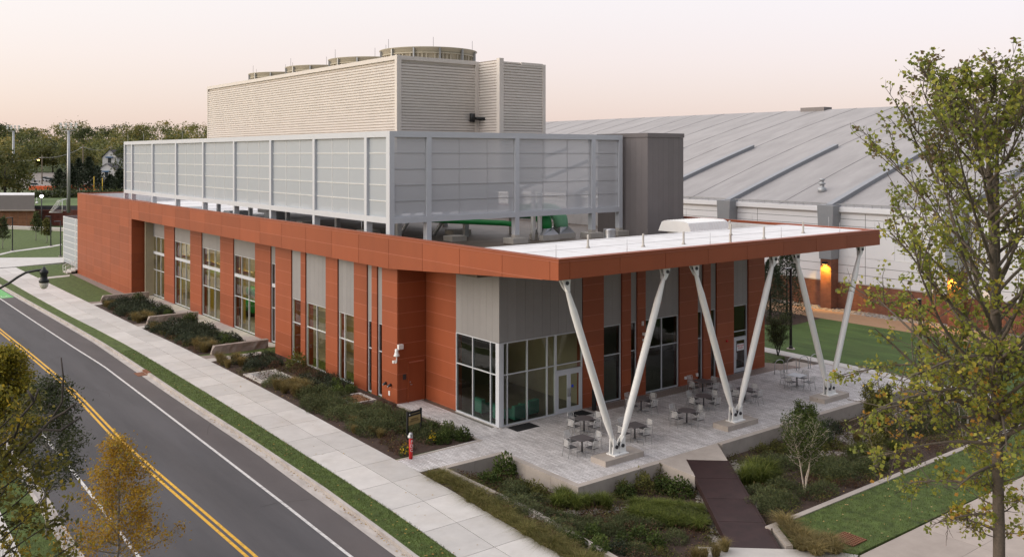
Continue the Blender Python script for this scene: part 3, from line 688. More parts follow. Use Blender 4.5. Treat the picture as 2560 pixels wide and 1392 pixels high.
# front wall
YF = 38.25
for x0, x1 in ((34.82,36.44),(37.92,38.64),(39.19,39.88),(42.88,44.57),(45.1,45.81),(46.40,48.11)): pil_y(YF, x0, x1)
for x0, x1, vs in ((36.46,37.9,()),(38.66,39.17,()),(39.9,42.86,(41.38,)),(44.59,45.08,()),(45.83,46.38,())):
    grey_y(YF+.08, x0, x1, 4.42, 8.36, max(1, round((x1-x0)/.6))); window_y(YF+.10, x0+.01, x1-.01, .02, 4.42, vs, (2.71,))
grey_y(YF+.08, 48.13, 49.6, 4.42, 8.36, 3); window_y(YF+.10, 48.14, 49.59, 2.27, 4.42, (), (2.71,))
mb = MB(); mb.box(48.14, 48.36, YF+.11, YF+.2, .02, 2.26); mb.box(49.5, 49.59, YF+.11, YF+.2, .02, 2.26); obj('door_frame', mb, 'frame_grey', PLANT)
d3 = leaf(48.37, 49.49, YF+.12, 2.25, 48.5, label='grey glazed single door with a red and white notice')
mb = MB(); mb.box(48.56, 49.3, YF+.118, YF+.122, 1.42, 1.86); nt_ = obj('notice', mb, 'paper_white', d3)
text('notice_lettering', 'FIRE PUMP\nROOM', .15, 'letter_red', d3, (48.93, YF+.114, 1.65), (math.pi/2, 0, 0))
# interiors seen through the glass
mb = MB(); mb.box(28.6, 51.3, 38.5, 119.0, -.5, .005); obj('interior_floor', mb, 'interior_floor', PLANT)
mb = MB(); mb.box(37.6, 37.8, 46.3, 96.6, .01, 7.8); mb.box(27.6, 37.6, 96.0, 96.2, .01, 7.8); obj('interior_wall', mb, 'interior_wall', PLANT, label='pale wall at the back of the plant hall')
mb = MB(); mb.box(29.3, 51.2, 46.1, 46.3, .01, 7.8); obj('interior_wall', mb, 'interior_dark', PLANT)
mb = MB(); mb.box(29.3, 51.2, 38.6, 46.1, 4.5, 4.6); mb.box(28.6, 37.6, 46.4, 62, 7.7, 7.78); mb.box(28.6, 37.6, 62, 96, 7.7, 7.78); obj('ceiling', mb, 'interior_wall', PLANT)
mb = MB(); mb.box(35.2, 35.3, 38.6, 46, .01, 4.5); mb.box(30.2, 31.0, 45.9, 46.09, .01, 3.2); obj('lobby_wall', mb, 'interior_wall', PLANT)
mb = MB(); mb.box(29.6, 30.15, 45.8, 45.89, .6, 2.4); obj('lobby_panel', mb, 'interior_yellow', PLANT)
mb = MB()
for y in (94.5, 91.5, 87.5, 83.0, 79.6, 75.4, 71.9, 67.8, 63.5): mb.box(29.5, 29.85, y-.18, y+.18, .01, 7.69)
for y in (86.5, 71.5): mb.tube([(29.7, y-1.8, .2), (29.7, y+1.6, 4.2)], .09); mb.tube([(29.7, y+1.6, 4.4), (29.7, y-1.0, 6.4)], .09)
mb.box(29.6, 29.8, 46.4, 96, 4.25, 4.5)
obj('interior_column', mb, 'yellow_steel', PLANT, label='yellow steel columns and braces inside the plant hall')
mb = MB()
mb.box(31.5, 31.7, 47.3, 60.5, .01, 4.6)
obj('interior_wall', mb, 'interior_yellow', PLANT, label='yellow partition behind the lower windows')
# machines inside the hall
def chiller(name, loc, ln, mats, label):
    t = thing(name, loc, label, 'machine')
    x, y, z = loc; mb = MB(); mb.tube([(x, y-ln/2, .9), (x, y+ln/2, .9)], .55, 16); mb.tube([(x+.9, y-ln/2+.3, 1.9), (x+.9, y+ln/2-.2, 1.9)], .4, 16); obj('shell', mb, mats, t)
    mb = MB()
    for s in (-.35, .35): mb.box(x-.45, x+1.1, y+s*ln-.12, y+s*ln+.12, .01, .6)
    obj('stand', mb, 'dark_steel', t)
    mb = MB(); mb.box(x-.7, x-.58, y-.4, y+.4, .7, 1.7); obj('control_box', mb, 'galvanised', t)
chiller('chiller', (31.4, 71.5, 0), 3.6, 'blue_machine', 'blue machine behind the widest street-side window')
chiller('chiller', (31.6, 79.3, 0), 3.6, 'green_pipe', 'green machine behind the third street-side window')
for k, (x, y, rz, lb) in enumerate(((29.9,41.1,-1.57,'teal armchair behind the street-side corner glazing, further from the corner post'),(29.9,39.5,-1.57,'teal armchair behind the street-side corner glazing, next to the corner post'),(30.6,38.95,0,'teal armchair just behind the wide terrace window left of the double door'),(31.75,39.3,.15,'teal armchair angled behind the terrace glazing nearest the double door'))):
    if k == 0:
        ARM = thing('armchair', (0,0,0), '', 'armchair', 'lobby armchairs', local=True)
        mb = MB(); mb.box(-.42,.42,-.38,-.12,.1,.82); obj('backrest', mb, 'teal_fabric', ARM)
        mb = MB(); mb.box(-.28,.28,-.12,.4,.12,.42); obj('seat', mb, 'teal_fabric', ARM)
        for s in (-1, 1): mb = MB(); mb.box(s*.285, s*.43, -.118, .4, .1, .6); obj('armrest', mb, 'teal_fabric', ARM)
        mb = MB()
        for a in (-.36, .36):
            for b in (-.3, .34): mb.box(a-.03, a+.03, b-.03, b+.03, .006, .1)
        obj('feet', mb, 'black_paint', ARM)
    place(ARM, USED, (x, y, .006), rz, label=lb, cat='armchair', group='lobby armchairs')
# ------------------------------------------------------------------ equipment screen on the roof
SCR = thing('equipment_screen', (28, 48, 8.4), 'tall pale grey perforated metal equipment screen standing on the roof', 'screen')
SX, SY, SZ0, SZ1 = 28.0, 48.0, 10.13, 15.73
PY = [48.0, 51.0, 58.36, 65.75, 73.13, 80.44, 87.85, 95.15, 102.4, 105.2]
PX = [28.0, 30.83, 37.8, 44.75, 47.45]
XE, YE = 47.62, 105.36
for k, y in enumerate(PY[1:], 1):
    mb = MB(); mb.box(SX, SX+.42, y-.16, y+.16, 8.4, SZ1-.004); obj('post', mb, 'frame_grey', SCR)
for k, x in enumerate(PX[1:], 1):
    mb = MB(); mb.box(x-.17, x+.17, SY, SY+.42, 8.4, SZ1-.004); mb.box(x-.175, x+.175, SY-.006, SY+.426, 8.4, 8.95, 1); obj('post', mb, ['frame_grey', 'plinth'], SCR)
mb = MB(); mb.box(SX-.004, SX+.34, SY-.004, SY+.42, 8.4, SZ1); obj('post', mb, 'frame_grey', SCR)
mb = MB(); mb.box(SX+.003, SX+.4, SY+.42, YE, SZ1-.36, SZ1-.001); mb.box(SX+.34, XE, SY+.003, SY+.4, SZ1-.36, SZ1-.001); obj('top_rail', mb, 'frame_grey', SCR)
mb = MB(); mb.box(SX+.003, SX+.4, SY+.42, YE, SZ0, SZ0+.36); mb.box(SX+.34, XE, SY+.003, SY+.4, SZ0, SZ0+.36); obj('bottom_rail', mb, 'frame_grey', SCR)
def bay_x(y0, y1, n):
    mb = MB(); X = SX+.16; z0, z1 = SZ0+.36, SZ1-.36
    mb.face([(X+.02, y0, z0), (X+.02, y1, z0), (X+.02, y1, z1), (X+.02, y0, z1)], 0)
    for k in range(1, n): y = y0 + (y1-y0)*k/n; mb.box(X, X+.05, y-.018, y+.018, z0, z1, 1)
    for k in range(1, 5): z = z0 + (z1-z0)*k/5; mb.box(X-.006, X+.05, y0, y1, z-.028, z-.006, 1); mb.box(X-.006, X+.05, y0, y1, z+.008, z+.028, 1)
    mb.box(X-.002, X+.04, y0, y0+.03, z0, z1, 2); mb.box(X-.002, X+.04, y0, y1, z1-.03, z1, 2)
    obj('mesh_panel', mb, ['perforated_grazing', 'white_paint', 'galvanised'], SCR)
def bay_y(x0, x1, n):
    mb = MB(); Y = SY+.16; z0, z1 = SZ0+.36, SZ1-.36
    mb.face([(x0, Y+.02, z0), (x1, Y+.02, z0), (x1, Y+.02, z1), (x0, Y+.02, z1)], 0)
    for k in range(1, n): x = x0 + (x1-x0)*k/n; mb.box(x-.018, x+.018, Y, Y+.05, z0, z1, 1)
    for k in range(1, 5): z = z0 + (z1-z0)*k/5; mb.box(x0, x1, Y-.006, Y+.05, z-.022, z-.006, 1); mb.box(x0, x1, Y-.006, Y+.05, z+.008, z+.022, 1)
    mb.box(x0, x1, Y-.004, Y+.04, z0, z0+.03, 1); mb.box(x1-.03, x1, Y-.004, Y+.04, z0, z1, 1); mb.box(x0, x1, Y-.002, Y+.04, z1-.03, z1, 2)
    obj('mesh_panel', mb, ['perforated', 'aluminium', 'galvanised'], SCR)
for a, b in zip(PY, PY[1:]): bay_x(a + (.42 if a == 48 else .16), b - .16, 3 if b - a > 5 else 1)
for a, b in zip(PX, PX[1:]): bay_y(a + (.34 if a == 28 else .17), b - .17, 3 if b - a > 5 else 1)
# plinths of posts and plant steel
for x, y, s in [(x, SY+.2, .62) for x in PX[1:]] + [(31.2, 52.5, .75), (35.5, 52.0, .6), (38.5, 56, .8), (33.2, 60, .7), (31.5, 66, .7), (33.5, 71, .7)]:
    mb = MB(); mb.box(x-s, x+s, y-.55, y+.55, 8.39, 8.75); obj('roof_plinth', mb, 'plinth', label='pale concrete plinth on the roof under a screen post' if abs(y-48.2) < .1 else 'pale concrete plinth on the roof under plant steelwork', cat='plinth', group='plinths on the lower roof' if abs(y-48.2) < .1 else 'plinths under the plant steel')
# ------------------------------------------------------------------ cooling tower
TWR = thing('cooling_tower', (31.5, 53, 8.4), 'long beige corrugated cooling tower with four round fan stacks', 'cooling tower')
TX0, TX1, TY0, TY1, TZ0, TZ1 = 31.5, 38.2, 53.0, 89.1, 12.3, 20.95
def prof(z0, z1, p=.195):
    z = z0
    while z + p <= z1 + 1e-6: yield z, p; z += p
def corr_x(mb, X, y0, y1, z0, z1, s):
    for z, p in prof(z0, z1):
        a, b, c = z, z+.125, z+p
        mb.face([(X,y0,a),(X,y1,a),(X+s*.004,y1,b),(X+s*.004,y0,b)]); mb.face([(X+s*.004,y0,b),(X+s*.004,y1,b),(X-s*.10,y1,b+.022),(X-s*.10,y0,b+.022)]); mb.face([(X-s*.10,y0,b+.022),(X-s*.10,y1,b+.022),(X,y1,c),(X,y0,c)])
def corr_y(mb, Y, x0, x1, z0, z1, s):
    for z, p in prof(z0, z1):
        a, b, c = z, z+.125, z+p
        mb.face([(x0,Y,a),(x1,Y,a),(x1,Y+s*.004,b),(x0,Y+s*.004,b)]); mb.face([(x0,Y+s*.004,b),(x1,Y+s*.004,b),(x1,Y-s*.10,b+.022),(x0,Y-s*.10,b+.022)]); mb.face([(x0,Y-s*.10,b+.022),(x1,Y-s*.10,b+.022),(x1,Y,c),(x0,Y,c)])
mb = MB(); corr_x(mb, TX0, TY0+.3, TY1-.1, TZ0, TZ1-.3, -1); mb.box(TX0+.12, 42.9, TY0+.12, TY1, TZ0-.1, TZ1-.06); obj('casing', mb, 'beige_siding', TWR)
mb = MB(); corr_y(mb, TY0, TX0+.3, TX1-.3, TZ0, TZ1-.3, -1); obj('casing', mb, 'beige_siding', TWR)
mb = MB(); mb.box(TX0-.05, TX0+.3, TY0-.05, TY0+.25, TZ0, TZ1+.03); mb.box(TX1-.3, TX1, TY0-.04, TY0+.1, TZ0, TZ1-.04); mb.box(TX0-.03, TX0+.2, TY1-.12, TY1+.05, TZ0, TZ1); obj('corner_trim', mb, 'beige_trim', TWR)
mb = MB(); mb.box(TX0-.045, TX0+.1, TY0+.25, TY1-.12, TZ1-.28, TZ1); mb.box(TX0+.3, TX1-.3, TY0-.045, TY0+.1, TZ1-.28, TZ1-.002); obj('top_trim', mb, 'beige_trim', TWR)
# projecting bay at the right
BX0, BX1, BY0 = 38.2, 42.3, 50.5
mb = MB(); corr_x(mb, BX0, BY0+.3, TY0-.02, TZ0, TZ1-.06, -1); corr_y(mb, BY0, BX0+.3, BX1-.25, TZ0, TZ1-.12, -1); mb.box(BX0+.12, BX1-.12, BY0+.12, TY0+.12, TZ0-.1, TZ1-.16); obj('casing', mb, 'beige_siding', TWR)
mb = MB(); mb.box(BX0-.05, BX0+.32, BY0-.05, BY0+.3, TZ0, TZ1+.04); mb.box(BX1-.25, BX1+.02, BY0-.04, BY0+.2, TZ0, TZ1-.2); mb.box(BX0+1.9, BX1-.25, BY0-.03, BY0+.1, TZ1-.34, TZ1-.15); obj('corner_trim', mb, 'beige_trim', TWR)
for k, y in enumerate((58.2, 66.6, 75.0, 83.4)):
    c = (37.3, y, 0); R = 3.55
    mb = MB(); mb.lathe(c, [(R-.2, TZ1-.1), (R-.2, TZ1+.62), (R-.1, TZ1+.72), (R-.05, TZ1+.95), (R+.12, TZ1+1.02), (R+.12, TZ1+1.06), (R-.3, TZ1+1.06)], 64)
    for a in range(72):
        if a % 6 == 0: continue
        q = 2*math.pi*a/72; u = (math.cos(q), math.sin(q)); mb.obox((c[0]+(R-.16)*u[0], c[1]+(R-.16)*u[1]), u, (-u[1], u[0]), .07, .055, TZ1-.1, TZ1+.64)
    mb.lathe(c, [(R-.05, TZ1+.60), (R-.03, TZ1+.61), (R-.03, TZ1+.70), (R-.05, TZ1+.71)], 64)
    st = obj('fan_stack', mb, 'fan_beige', TWR)
    for a in range(12):
        q = 2*math.pi*(a+.35)/12; u = (math.cos(q), math.sin(q)); mb = MB(); mb.obox((c[0]+(R-.02)*u[0], c[1]+(R-.02)*u[1]), u, (-u[1], u[0]), .13, .05, TZ1-.1, TZ1+1.0); obj('stiffener', mb, 'galvanised', st)
    for a in range(4, 12, 2):
        q = 2*math.pi*(a+.1)/12; u = (math.cos(q), math.sin(q)); mb = MB(); x, yy = c[0]+R*u[0], c[1]+R*u[1]; mb.tube([(x,yy,TZ1+1.0),(x,yy,TZ1+1.75)], .012, 4); obj('lightning_rod', mb, 'dark_steel', st)
mb = MB(); mb.tube([(37.4,52.75,16.9),(39.0,52.75,16.75)], .11, 8); mb.tube([(37.45,52.7,16.6),(37.45,52.7,17.2)], .2, 8); mb.tube([(38.9,51.9,16.55),(38.9,51.9,17.05)], .17, 8); mb.tube([(37.45,52.72,16.88),(38.9,51.9,16.8)], .10, 8); obj('pipe_coupling', mb, 'black_paint', TWR)
mb = MB()
for p in ((32.2,54),(37.8,54),(42,54),(32.2,63),(42,63),(32.2,72),(42,72),(32.2,80),(32.2,88),(42,88)): mb.box(p[0]-.16, p[0]+.16, p[1]-.16, p[1]+.16, 8.3, TZ0-.05)
mb.box(32, 42.4, 53.7, 54.0, 11.6, TZ0-.06); mb.box(31.9, 32.3, 54, 88.5, 11.6, TZ0-.06)
mb.tube([(32.3,54.3,8.5),(34.8,54.3,12.0)], .12, 6); mb.tube([(37.9,54.3,11.9),(35.2,54.3,8.6)], .12, 6)
obj('steel_frame', mb, 'galvanised', TWR)
mb = MB(); mb.box(33.0, 41.5, 55, 88, 10.2, 11.5); obj('basin', mb, 'dark_grey_panel', TWR)
# ------------------------------------------------------------------ other things on the roof
PH = MB()
hx0, hx1, hy0, hy1 = 47.95, 51.75, 45.8, 51.0
for k in range(9): a, b = hy0+(hy1-hy0)*k/9, hy0+(hy1-hy0)*(k+1)/9; PH.box(hx0, hx0+.1, a+.004, b-.004, 8.3, 15.55, 0, random.random())
for k in range(7): a, b = hx0+(hx1-hx0)*k/7, hx0+(hx1-hx0)*(k+1)/7; PH.box(a+.004, b-.004, hy0, hy0+.1, 8.3, 15.55, 0, random.random())
PH.box(hx0+.02, hx1, hy0+.02, hy1, 8.2, 15.54); PH.box(hx0-.05, hx1+.05, hy0-.05, hy1+.05, 15.56, 15.86)
obj('stair_penthouse', PH, 'dark_grey_panel', label='tall dark grey metal-clad box on the roof right of the screen', cat='penthouse')
HD = MB()
a0, a1, b0, b1 = 45.4, 49.3, 39.5, 42.4
profl = [(b0, 9.22), (b0+.28, 9.85), (b0+.6, 9.94), (b1-.6, 9.94), (b1-.32, 9.84), (b1, 9.22)]
HD.xprism(profl, a0, a1)
for k in range(1, 14): x = a0 + (a1-a0)*k/14; HD.xprism([(p[0]+(.015 if i < 3 else -.015)*-1, p[1]+.015) for i, p in enumerate(profl)], x-.012, x+.012)
hd = thing('roof_hood', (47.3, 40.9, 8.4), 'white curved ventilation hood standing on the pale canopy roof', 'hood')
obj('cowl', HD, 'white_paint', hd); mb = MB(); mb.box(45.9, 48.8, 40.0, 42.0, 8.38, 9.22); obj('curb', mb, 'plinth', hd)
mb = MB(); mb.lathe((43.6, 45.2, 8.4), [(.75,0),(.6,.12),(.42,.16),(.40,.2),(.42,.75),(.40,.85),(.05,.88)], 24); obj('exhaust_fan', mb, 'steel', label='small polished metal exhaust fan on the lower roof before the grey penthouse', cat='exhaust fan')
FANS = [(30.6, 90.5, 1.6, .75, 'larger low curved metal roof fan under the far part of the screen'), (32.6, 84.5, 1.1, .6, 'small curved metal roof fan under the screen beside a raised duct')]
for x, y, l, h, lb in FANS:
    mb = MB(); mb.xprism([(y-l, 8.42), (y-l*.95, 8.42+h*.7), (y-l*.6, 8.42+h), (y+l*.6, 8.42+h), (y+l*.95, 8.42+h*.7), (y+l, 8.42)], x-.9, x+.9); obj('roof_fan', mb, 'galvanised', label=lb, cat='roof fan')
mb = MB(); mb.box(33.5, 35.2, 78.5, 80.0, 8.4, 9.2); mb.box(33.9, 34.6, 80, 82.5, 8.9, 9.6); obj('roof_duct', mb, 'galvanised', label='grey sheet metal duct on the roof seen below the screen', cat='duct')
def elbow(x, y, m, label):
    t = thing('pipe_elbow', (x, y, 8.4), label, 'pipe')
    mb = MB(); pts = [(x, y, 9.0), (x, y, 9.5)] + [(x - (1.0 - math.cos(q))*.35, y + .93*(1-math.cos(q)), 9.5 + math.sin(q)*.8) for q in (.3, .6, .9, 1.2, 1.57)] + [(x-.8, y+2.4, 10.3)]
    mb.tube(pts, .52, 20); obj('bend', mb, m, t)
    mb = MB(); mb.v += [(x-.72,y-.72,8.76),(x+.72,y-.72,8.76),(x+.72,y+.72,8.76),(x-.72,y+.72,8.76)]
    n = 12
    for k in range(n): q = 2*math.pi*k/n - math.pi*3/4; mb.v.append((x+.56*math.cos(q), y+.56*math.sin(q), 9.2))
    for k in range(n): mb.addf((min(3, k//3), (k//3 + (1 if k % 3 == 2 else 0)) % 4, 4 + (k+1) % n, 4 + k)) if k % 3 == 2 else mb.addf((k//3, 4 + (k+1) % n, 4 + k))
    obj('flashing', mb, 'steel', t)
    mb = MB(); mb.box(x-.75, x+.75, y-.75, y+.75, 8.39, 8.76); obj('plinth', mb, 'plinth', t)
elbow(40.95, 48.95, 'green_pipe', 'thick dark green pipe elbow rising from a pale plinth behind the screen')
elbow(42.75, 49.3, 'pale_green', 'thick pale green pipe elbow beside the darker one behind the screen')
mb = MB(); mb.tube([(30.5,58.5,10.0),(34.5,54.5,9.75),(38.2,49.9,9.6),(38.5,49.5,9.55),(38.62,49.35,9.3),(38.65,49.3,8.4)], .19, 10); obj('green_pipe', mb, 'green_pipe', label='thin dark green pipe running low across the lower roof behind the screen', cat='pipe')
for x, y, lb in ((39.9,48.9,'left'),(40.3,48.7,'right')):
    mb = MB(); mb.lathe((x, y, 8.4), [(.13,0),(.13,.5),(.17,.55),(.17,3.5)], 12); obj('vent_stack', mb, 'white_paint', label=f'thin white vertical pipe between screen post and green elbow, {lb} of two', cat='pipe')
VP = None
for px, py in ((1470,620),(1608,617),(1709,611),(1910,597),(1826,609),(1827,588),(2008,583),(1824,573)):
    x, y = G(px, py, 9.6)
    if VP is None:
        m_ = MB(); m_.lathe((0,0,0), [(.2,0),(.11,.12),(.09,.2),(.085,.62),(.09,.63),(.09,.78)], 12); VP = obj('vent_pipe', m_, 'plinth', loc=(0,0,0))
        VP.data.materials.append(MATS['dark_steel'])
    o = place(VP, USED, (x, min(y, 37.2) if py > 590 else y, 9.6), 0, (.62,.62,.86) if py not in (609, 573) else .7, 'short pale vent pipe standing on the canopy roof', 'vent pipe', 'vent pipes on the canopy roof')
LR = None
rods = [(26.6, y) for y in (31.0, 48.9, 119.3)] + [(x, 30.85) for x in (30.9, 36.9, 42.9, 48.6, 52.4)]
for x, y in rods + [(52.3, y) for y in (34, 40, 46)]:
    if LR is None: m_ = MB(); m_.tube([(0,0,0),(0,0,.62)], .012, 5); LR = obj('lightning_rod', m_, 'aluminium', loc=(0,0,0))
    place(LR, USED, (x, y, ZCAP-.01), 0, 1, 'thin lightning rod on the edge of the red roof', 'lightning rod', 'lightning rods on the roof edge')
for y in (104.5, 98.7, 92.6, 86.5): place(LR, USED, (28.2, y, SZ1-.01), 0, 1.2, 'thin lightning rod on top of the grey screen', 'lightning rod', 'lightning rods on the screen')
# ------------------------------------------------------------------ V columns
def vcol(x, lab):
    y = 30.93; t = thing('canopy_column', (x, y, 0), lab, 'column', 'V columns under the canopy')
    mb = MB(); mb.prism([(x-1.25, y-.5), (x+1.25, y-.5), (x+1.25, y+.5), (x-1.25, y+.5)], -.02, .26); obj('plinth', mb, 'concrete', t)
    mb = MB(); mb.box(x-.46, x+.46, y-.3, y+.3, .262, .31); obj('base_plate', mb, 'white_paint', t)
    for s in (-1, 1):
        a = Vector((x + s*.2, y, .64)); b = Vector((x + s*3.28, y, 8.56)); d = (b-a).normalized()
        L_ = (b-a).length
        def p(q): return a + d*q
        mb = MB(); mb.tube([p(.12), p(.45), p(1.35), p(L_*.5), p(L_-1.5), p(L_-.5), p(L_-.15)], [.085, .105, .168, .176, .168, .105, .085], 20); obj('strut', mb, 'white_paint', t)
        mb = MB()
        for e, c in ((a, 1), (b, -1)):
            n = Vector((-d.z, 0, d.x))
            for off in (-.11, .11):
                q = [e - d*c*.22 - n*.17, e - d*c*.22 + n*.17, e + d*c*.2 + n*.13, e + d*c*.42 + n*.05, e + d*c*.42 - n*.05, e + d*c*.2 - n*.13]
                if c == 1: q[0] = Vector((e.x-.24, y, .31)); q[1] = Vector((e.x+.24, y, .31))
                else: q[0] = Vector((e.x-.3, y, 8.74)); q[1] = Vector((e.x+.24, y, 8.74))
                if q[0].x < q[1].x and n.x < 0: q[0], q[1] = q[1], q[0]
                mb.yprism([(v_.x, v_.z) for v_ in q], y+off-.022, y+off+.022)
        obj('gusset', mb, 'white_paint', t)
        for e in (a, b): mb = MB(); mb.tube([(e.x, y-.19, e.z), (e.x, y+.19, e.z)], .085, 14); obj('pin', mb, 'dark_steel', t)
vcol(30.35, 'white V-shaped column nearest the canopy corner by the street')
vcol(39.05, 'white V-shaped column in the middle of the canopy front')
vcol(47.65, 'white V-shaped column furthest from the street, beside the lawn')
# ------------------------------------------------------------------ the big hall behind
AR = thing('sports_hall', (76.5, 60, 0), 'huge hall with sloping grey metal roof, white walls and brick base', 'building')
WX, AY0, AY1 = 76.5, -8.0, 178.0
mb = MB(); mb.box(WX, WX+.4, AY0, AY1, -.5, 2.42); mb.box(WX-.03, WX+.2, AY0, AY1, 2.42, 2.5, 1); obj('brick_wall', mb, ['brick', 'concrete_light'], AR)
mb = MB()
rows = [2.52, 3.3, 4.08, 4.86]
for a, b in zip(rows, rows[1:]): mb.box(WX+.05, WX+.4, AY0, AY1, a, b-.03)
mb.box(WX+.09, WX+.5, AY0, AY1, 2.5, 9.0)
for a, b in zip([6.3,7.0,7.7,8.35], [7.0,7.7,8.35,9.0]): mb.box(WX+.05, WX+.4, AY0, AY1, a, b-.03)
mb.box(WX+.05, WX+.4, 43.2, AY1, 4.86, 6.27)
for y in np.arange(46, AY1, 11.9): mb.box(WX+.046, WX+.1, y-.02, y+.02, 2.52, 9.0, 1)
for z in (3.3,4.08,7.0,7.7,8.35): mb.box(WX+.043, WX+.1, AY0, AY1, z-.032, z+.004, 1)
obj('white_wall', mb, ['arena_white', 'seam_dark'], AR)
mb = MB(); mb.box(WX-.25, WX+.5, AY0, AY1, 9.0, 9.45); mb.box(WX-.1, WX+.5, AY0, AY1, 8.9, 9.0); obj('eave', mb, 'arena_white', AR)
mb = MB()
for y in np.arange(20, 120, .9): mb.box(WX-.14, WX-.10, y, y+.04, 9.44, 9.75)
mb.box(WX-.13, WX-.11, 18, 120, 9.7, 9.75); mb.box(WX+.3, WX+.35, 18, 120, 9.62, 9.66); obj('snow_guard', mb, 'galvanised', AR)
RX, RZ = 119.3, 20.95
mb = MB()
zr = lambda x: 9.45 + (x - WX) * (RZ - 9.45) / (RX - WX) + 1.1*math.sin(math.pi*(x-WX)/(RX-WX))*.5
xs_ = np.linspace(WX-.2, RX, 9)
for a, b in zip(xs_, xs_[1:]): mb.face([(a, AY0, zr(a)), (b, AY0, zr(b)), (b, AY1, zr(b)), (a, AY1, zr(a))], sm=True)
mb.face([(RX, AY0, RZ), (RX+40, AY0, 10), (RX+40, AY1, 10), (RX, AY1, RZ)])
mb.face([(WX, AY0, 9.4)] + [(x, AY0, zr(x)) for x in xs_[1:]] + [(RX+40, AY0, 10)]); mb.face([(WX, AY1, 9.4)] + [(x, AY1, zr(x)) for x in xs_[1:]] + [(RX+40, AY1, 10)])
def rline(mb, y0, y1, h0, h1, xa, xb, m=0):
    q = np.linspace(xa, xb, 8)
    for a, b in zip(q, q[1:]): 
        i = len(mb.v); mb.v += [(a,y0,zr(a)+h0),(a,y1,zr(a)+h0),(b,y1,zr(b)+h0),(b,y0,zr(b)+h0),(a,y0,zr(a)+h1),(a,y1,zr(a)+h1),(b,y1,zr(b)+h1),(b,y0,zr(b)+h1)]
        for f_ in ((4,5,6,7),(0,1,5,4),(1,2,6,5),(2,3,7,6),(3,0,4,7)): mb.addf([i+k for k in f_], m)
for y in np.arange(13.5, 178, 5.95): rline(mb, y-.035, y+.035, -.02, .03, WX, RX, 1)
obj('roof', mb, ['arena_roof', 'arena_seam'], AR)
for k, y in enumerate((25.4, 37.3, 49.3, 61.2, 73.1, 85, 96.9, 108.8)):
    mb = MB(); rline(mb, y-.33, y+.33, -.1, .42, WX-.6, 95.6); obj('roof_beam', mb, 'arena_grey', AR)
    mb = MB(); mb.xprism([(y-.85, 9.6), (y+.85, 9.6), (y+.62, 4.6), (y-.62, 4.6)], WX-1.25, WX+.06)
    for z in (5.9, 7.3): mb.box(WX-1.258, WX+.05, y-.8+.1, y+.8-.1, z-.015, z+.015, 1)
    obj('clad_leg', mb, ['arena_grey', 'seam_dark'], AR)
    mb = MB(); mb.box(WX-1.15, WX+.05, y-.55, y+.55, -.5, 4.62); obj('brick_pier', mb, 'brick', AR)
mb = MB(); mb.box(WX+.06, WX+.2, AY0, 48.3, 4.86, 4.95); mb.box(WX+.06, WX+.2, AY0, 48.3, 6.2, 6.3)
for y in np.arange(-7, 48.4, 1.45): mb.box(WX+.065, WX+.2, y-.03, y+.03, 4.95, 6.2)
f_ = obj('window', mb, 'white_paint', AR); mb = MB(); mb.box(WX+.10, WX+.12, AY0, 48.3, 4.95, 6.2); obj('pane', mb, 'car_glass', f_)
mb = MB(); hy_ = onX(2040, RX); mb.box(RX-1, RX+1, hy_-2, hy_+2, RZ-.4, RZ+.35); obj('roof_hatch', mb, 'dark_grey_panel', AR)
vx = min(np.arange(77, 95, .1), key=lambda X: abs(CY + (CAM_H - zr(X))*F_PX/(X/ray(2055)[0]) - 478)); vy = onX(2055, vx)
mb = MB(); mb.lathe((vx, vy, zr(vx)-.15), [(.42,0),(.42,.5),(.22,.54),(.22,.82),(.34,.86),(.34,.98),(.17,1.03),(.17,1.2),(.28,1.23),(.28,1.38),(.06,1.42)], 14); obj('roof_ventilator', mb, 'galvanised', label='small stacked metal ventilator standing on the big sloping roof', cat='ventilator')
for y, lb in ((49.3,'lit amber lamp on the brick pier seen between the columns'),(37.3,'lit amber lamp on the brick pier behind the big tree')):
    t = thing('wall_lamp', (WX-1.15, y, 4.3), lb, 'lamp')
    mb = MB(); mb.box(WX-1.42, WX-1.15, y-.22, y+.22, 4.12, 4.36); obj('housing', mb, 'black_paint', t)
    mb = MB(); mb.box(WX-1.4, WX-1.18, y-.2, y+.2, 4.10, 4.118); obj('bulb', mb, 'lamp_warm', t)
    ld = bpy.data.lights.new('amber_lamp', 'SPOT'); ld.energy = 620; ld.color = (1, .52, .05); ld.spot_size = math.radians(120); ld.spot_blend = .6; ld.shadow_soft_size = .08
    lo = bpy.data.objects.new('amber_lamp', ld); C.objects.link(lo); lo.location = (WX-1.62, y, 4.05); lo.rotation_euler = Vector((.55, 0, -1)).to_track_quat('-Z', 'Y').to_euler()
# warm lamps inside the plant hall
for y in (92, 84, 76, 68, 57, 51):
    x = 32.8 if y > 62 else 29.6
    mb = MB(); mb.box(x-.15, x+.15, y-1.2, y+1.2, 7.3, 7.4) if y > 62 else mb.box(x-.1, x+.1, y-.9, y+.9, 4.9, 5.0)
    obj('ceiling_light', mb, 'ceiling_lamp', PLANT)
    ld = bpy.data.lights.new('hall_lamp', 'AREA'); ld.energy = 380 if y > 62 else 150; ld.color = (1, .84, .52); ld.size = 2; lo = bpy.data.objects.new('hall_lamp', ld); C.objects.link(lo); lo.location = (x, y, 7.2 if y > 62 else 4.85)

